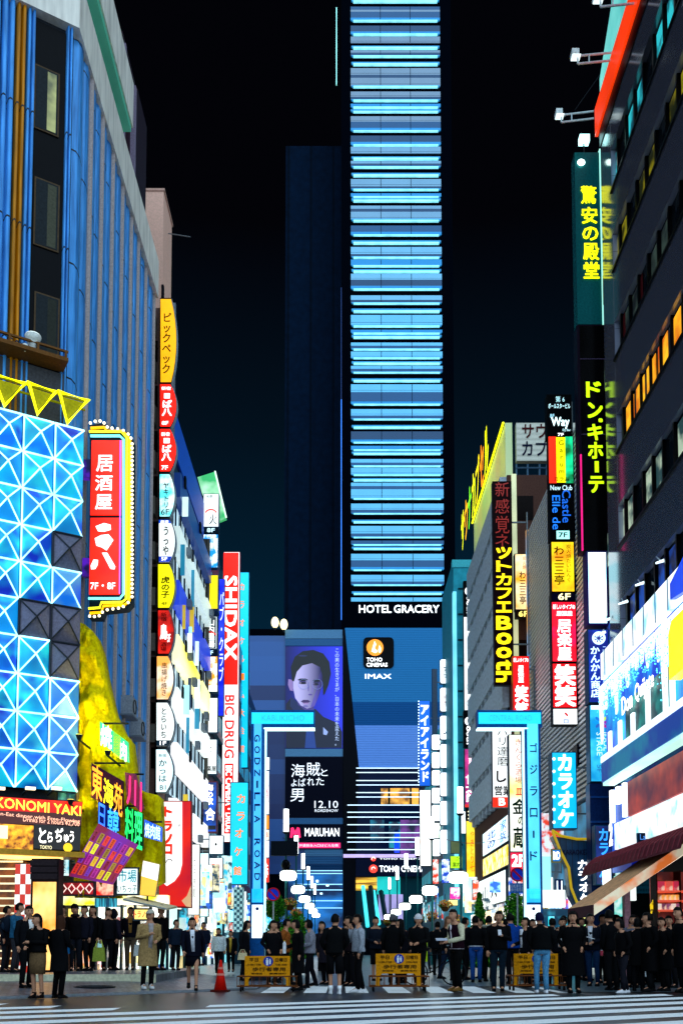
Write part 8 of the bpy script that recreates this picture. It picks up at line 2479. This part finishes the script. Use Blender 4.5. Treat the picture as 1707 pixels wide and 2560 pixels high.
bag('pale shoulder bag hanging beside the camouflage jacket', 'shoulder_bag', PP['camo'][1]['L'] + Vector((.06, -.04, .12)), .24, .36, .1, '#b8bcc0', .3)
r = PP['backpack']
p = r[3] + r[4] @ Vector((0, .22, 1.22))
bp_ = thing('backpack', 'dark rounded backpack on the blue jacket by the stair', 'backpack', p)
MB().ball(p, .15, .14, .24, 14, 10).build('pouch', M('pack_navy', '#101a28', .7, 0, .3, 8, .2), bp_, True)
MB().ball(p + Vector((-.1, -.02, -.06)), .09, .1, .12, 12, 8).build('front_pocket', M('pack_navy', '#18283a', .7), bp_, True)
def slab(label, name, c, w, h, d, col, tilt, cat, glow=None):
    root = thing(name, label, cat, c)
    f = Fr(c, (1, 0, 0))
    mb = MB().box(Fr((0, 0, 0), (1, 0, 0)), -w / 2, w / 2, -h / 2, h / 2, -d / 2, d / 2)
    R2 = Matrix.Rotation(tilt, 4, 'X')
    mb.v = [Vector(c) + R2 @ q for q in mb.v]
    mb.build('case', M('slab', col, .3), root)
    mb = MB().box(Fr((0, 0, 0), (1, 0, 0)), -w / 2 + .008, w / 2 - .008, -h / 2 + .008, h / 2 - .008, -d / 2 - .002, -d / 2 + .001)
    mb.v = [Vector(c) + R2 @ q for q in mb.v]
    mb.build('screen', E(glow, 1.0) if glow else M('slab2', col, .3), root)
mid = lambda k: (PP[k][1]['L'] + PP[k][1]['R']) / 2
slab('small phone in the hand of the black coated reader', 'phone', PP['phonewoman'][1]['L'] + Vector((0, -.04, .05)), .075, .15, .012, '#c8c8d0', -.6, 'phone', '#a8c8ff')
slab('phone glowing below the face of the navy hoodie wearer', 'phone', mid('phoneman') + Vector((0, -.03, .04)), .075, .15, .012, '#14141a', -.8, 'phone', '#ffd8b0')
slab('thin tablet held flat by the varsity jacket wearer', 'tablet', mid('varsity') + Vector((-.02, -.02, .06)), .26, .18, .012, '#b8b8c8', -1.3, 'tablet')
c = mid('book') + Vector((-.05, -.05, .1))
bk = thing('open_book', 'open white book held by the person in glasses', 'book', c)
for s in (-1, 1):
    MB().add([c + Vector((0, 0, .05)), c + Vector((s * .17, -.03, 0)), c + Vector((s * .17, .17, .02)), c + Vector((0, .2, .07)), c + Vector((0, 0, .04)), c + Vector((s * .17, -.03, -.012)), c + Vector((s * .17, .17, .008)), c + Vector((0, .2, .06))], [(0, 1, 2, 3), (7, 6, 5, 4), (0, 4, 5, 1), (1, 5, 6, 2), (2, 6, 7, 3), (3, 7, 4, 0)]).build('page', M('page_white', '#e8e8f0', .7), bk)
c = PP['blackrobe'][1]['R'] + Vector((0, -.04, .02))
bo_ = thing('white_bottle', 'white bottle held in front of the long black coat', 'bottle', c)
MB().loft([(c + Vector((0, 0, -.14)), .04, .04), (c + Vector((0, 0, .08)), .04, .04), (c + Vector((0, 0, .13)), .018, .018)], 12).build('flask', M('white_flask', '#e0e0e4', .4), bo_)
MB().loft([(c + Vector((0, 0, .13)), .02, .02), (c + Vector((0, 0, .16)), .02, .02)], 12).build('lid', M('flask_lid', '#c8a040', .4), bo_)
c = PP['c45'][1]['L'] + Vector((0, -.03, 0))
cn_ = thing('pink_can', 'pink drink can held low by the turned away short haired person', 'can', c)
MB().loft([(c + Vector((0, 0, -.06)), .033, .033), (c + Vector((0, 0, .055)), .033, .033)], 12).build('can_body', M('can_pink', '#a8384a', .35, .2), cn_)
MB().loft([(c + Vector((0, 0, .055)), .03, .03), (c + Vector((0, 0, .065)), .028, .028)], 12).build('can_top', M('can_top', '#c8c8d0', .3, .6), cn_)
# glasses on the book reader
r = PP['book']
gl = MB()
for s in (-1, 1):
    gl.tube([r[3] + r[4] @ (Vector((s * .032, -.115, 1.617)) + Vector((.024 * math.cos(t * .785), 0, .02 * math.sin(t * .785)))) for t in range(8)], .003, 4, closed=True)
gl.build('glasses', M('glasses_black', '#08080a', .3), r[0])
# red pumps display, bicycle and yellow banner in the middle of the crowd
c = P(1062, 2370, 24.5)
yb_ = thing('yellow_banner', 'narrow yellow green banner pole behind the white knit hat', 'banner', (c.x, 24.5, 0))
MB().box(facing(24.5), c.x - .04, c.x + .06, .62, 1.35, -.02, 0).build('cloth', M('banner_yellow', '#b8d820', .6), yb_)
MB().tube([(c.x - .05, 24.52, 0), (c.x - .05, 24.52, 1.4)], .012, 5).build('pole', STEEL, yb_)
c = P(1085, 2400, 25.0)
bi = thing('bicycle', 'parked bicycle with dark frame behind the light brown hair', 'bicycle', (c.x, 25, 0))
BKM = M('bike_black', '#0c0e12', .4, .3)
for dx in (-.5, .5):
    wv = MB()
    wv.tube([(c.x + dx + .32 * math.cos(t * .2618), 25.0, .33 + .32 * math.sin(t * .2618)) for t in range(24)], .02, 5, closed=True)
    for t in range(10):
        wv.tube([(c.x + dx, 25.0, .33), (c.x + dx + .31 * math.cos(t * .628), 25.0, .33 + .31 * math.sin(t * .628))], .003, 3)
    wv.build('wheel', M('tyre', '#1a1c20', .7), bi)
fr_ = MB()
for a, b_ in (((-.5, .33), (-.1, .33)), ((-.1, .33), (.38, .72)), ((-.18, .78), (.36, .82)), ((-.1, .33), (-.2, .92)), ((-.5, .33), (-.18, .78)), ((.5, .33), (.34, 1.02))):
    fr_.tube([(c.x + a[0], 25.0, a[1]), (c.x + b_[0], 25.0, b_[1])], .016, 6)
fr_.build('frame', BKM, bi)
MB().tube([(c.x + .36, 24.75, 1.04), (c.x + .34, 25.0, 1.02), (c.x + .36, 25.25, 1.04)], .014, 6).build('handlebar', STEEL, bi)
MB().ball((c.x - .21, 25.0, .95), .13, .08, .04, 10, 6).build('saddle', BKM, bi, True)

# ---- separate letters that stand well apart: each becomes a part of its own
def split_apart(o):
    me = o.data
    n = len(me.vertices)
    par = list(range(n))
    def find(i):
        while par[i] != i:
            par[i] = par[par[i]]
            i = par[i]
        return i
    for p in me.polygons:
        a = find(p.vertices[0])
        for v in p.vertices[1:]:
            par[find(v)] = a
    isl = {}
    for i in range(n):
        isl.setdefault(find(i), []).append(i)
    bx = []
    for r, vv in isl.items():
        co = [me.vertices[i].co for i in vv]
        bx.append([r, [min(c[k] for c in co) for k in range(3)], [max(c[k] for c in co) for k in range(3)]])
    m = len(bx)
    if m < 2 or m > 400:
        return
    g = list(range(m))
    def fg_(i):
        while g[i] != i:
            i = g[i]
        return i
    sz = [max(b[2][k] - b[1][k] for k in range(3)) for b in bx]
    for i in range(m):
        for j in range(i):
            gap = math.sqrt(sum(max(0, bx[i][1][k] - bx[j][2][k], bx[j][1][k] - bx[i][2][k]) ** 2 for k in range(3)))
            if gap <= max(.02, .48 * max(sz[i], sz[j])):
                g[fg_(i)] = fg_(j)
    groups = {}
    for i in range(m):
        groups.setdefault(fg_(i), set()).add(bx[i][0])
    if len(groups) < 2:
        return
    polys = [(list(p.vertices), find(p.vertices[0]), p.material_index) for p in me.polygons]
    co = [v.co.copy() for v in me.vertices]
    mats = list(me.materials)
    nm = o.name.split('.')[0]
    par_ = o.parent
    for roots in groups.values():
        mp, vs, fs = {}, [], []
        for vv, r, _ in polys:
            if r in roots:
                f = []
                for v in vv:
                    if v not in mp:
                        mp[v] = len(vs)
                        vs.append(co[v])
                    f.append(mp[v])
                fs.append(f)
        if not fs:
            continue
        m2 = bpy.data.meshes.new(nm)
        m2.from_pydata(vs, [], fs)
        for mm in mats:
            m2.materials.append(mm)
        o2 = bpy.data.objects.new(nm, m2)
        o2.parent = par_
        COL.objects.link(o2)
    bpy.data.objects.remove(o)
for o in [q for q in COL.objects if q.type == 'MESH' and q.name.split('.')[0] in ('lettering', 'brush_character', 'letter', 'emblem_mark', 'walker_mark', 'hair')]:
    split_apart(o)
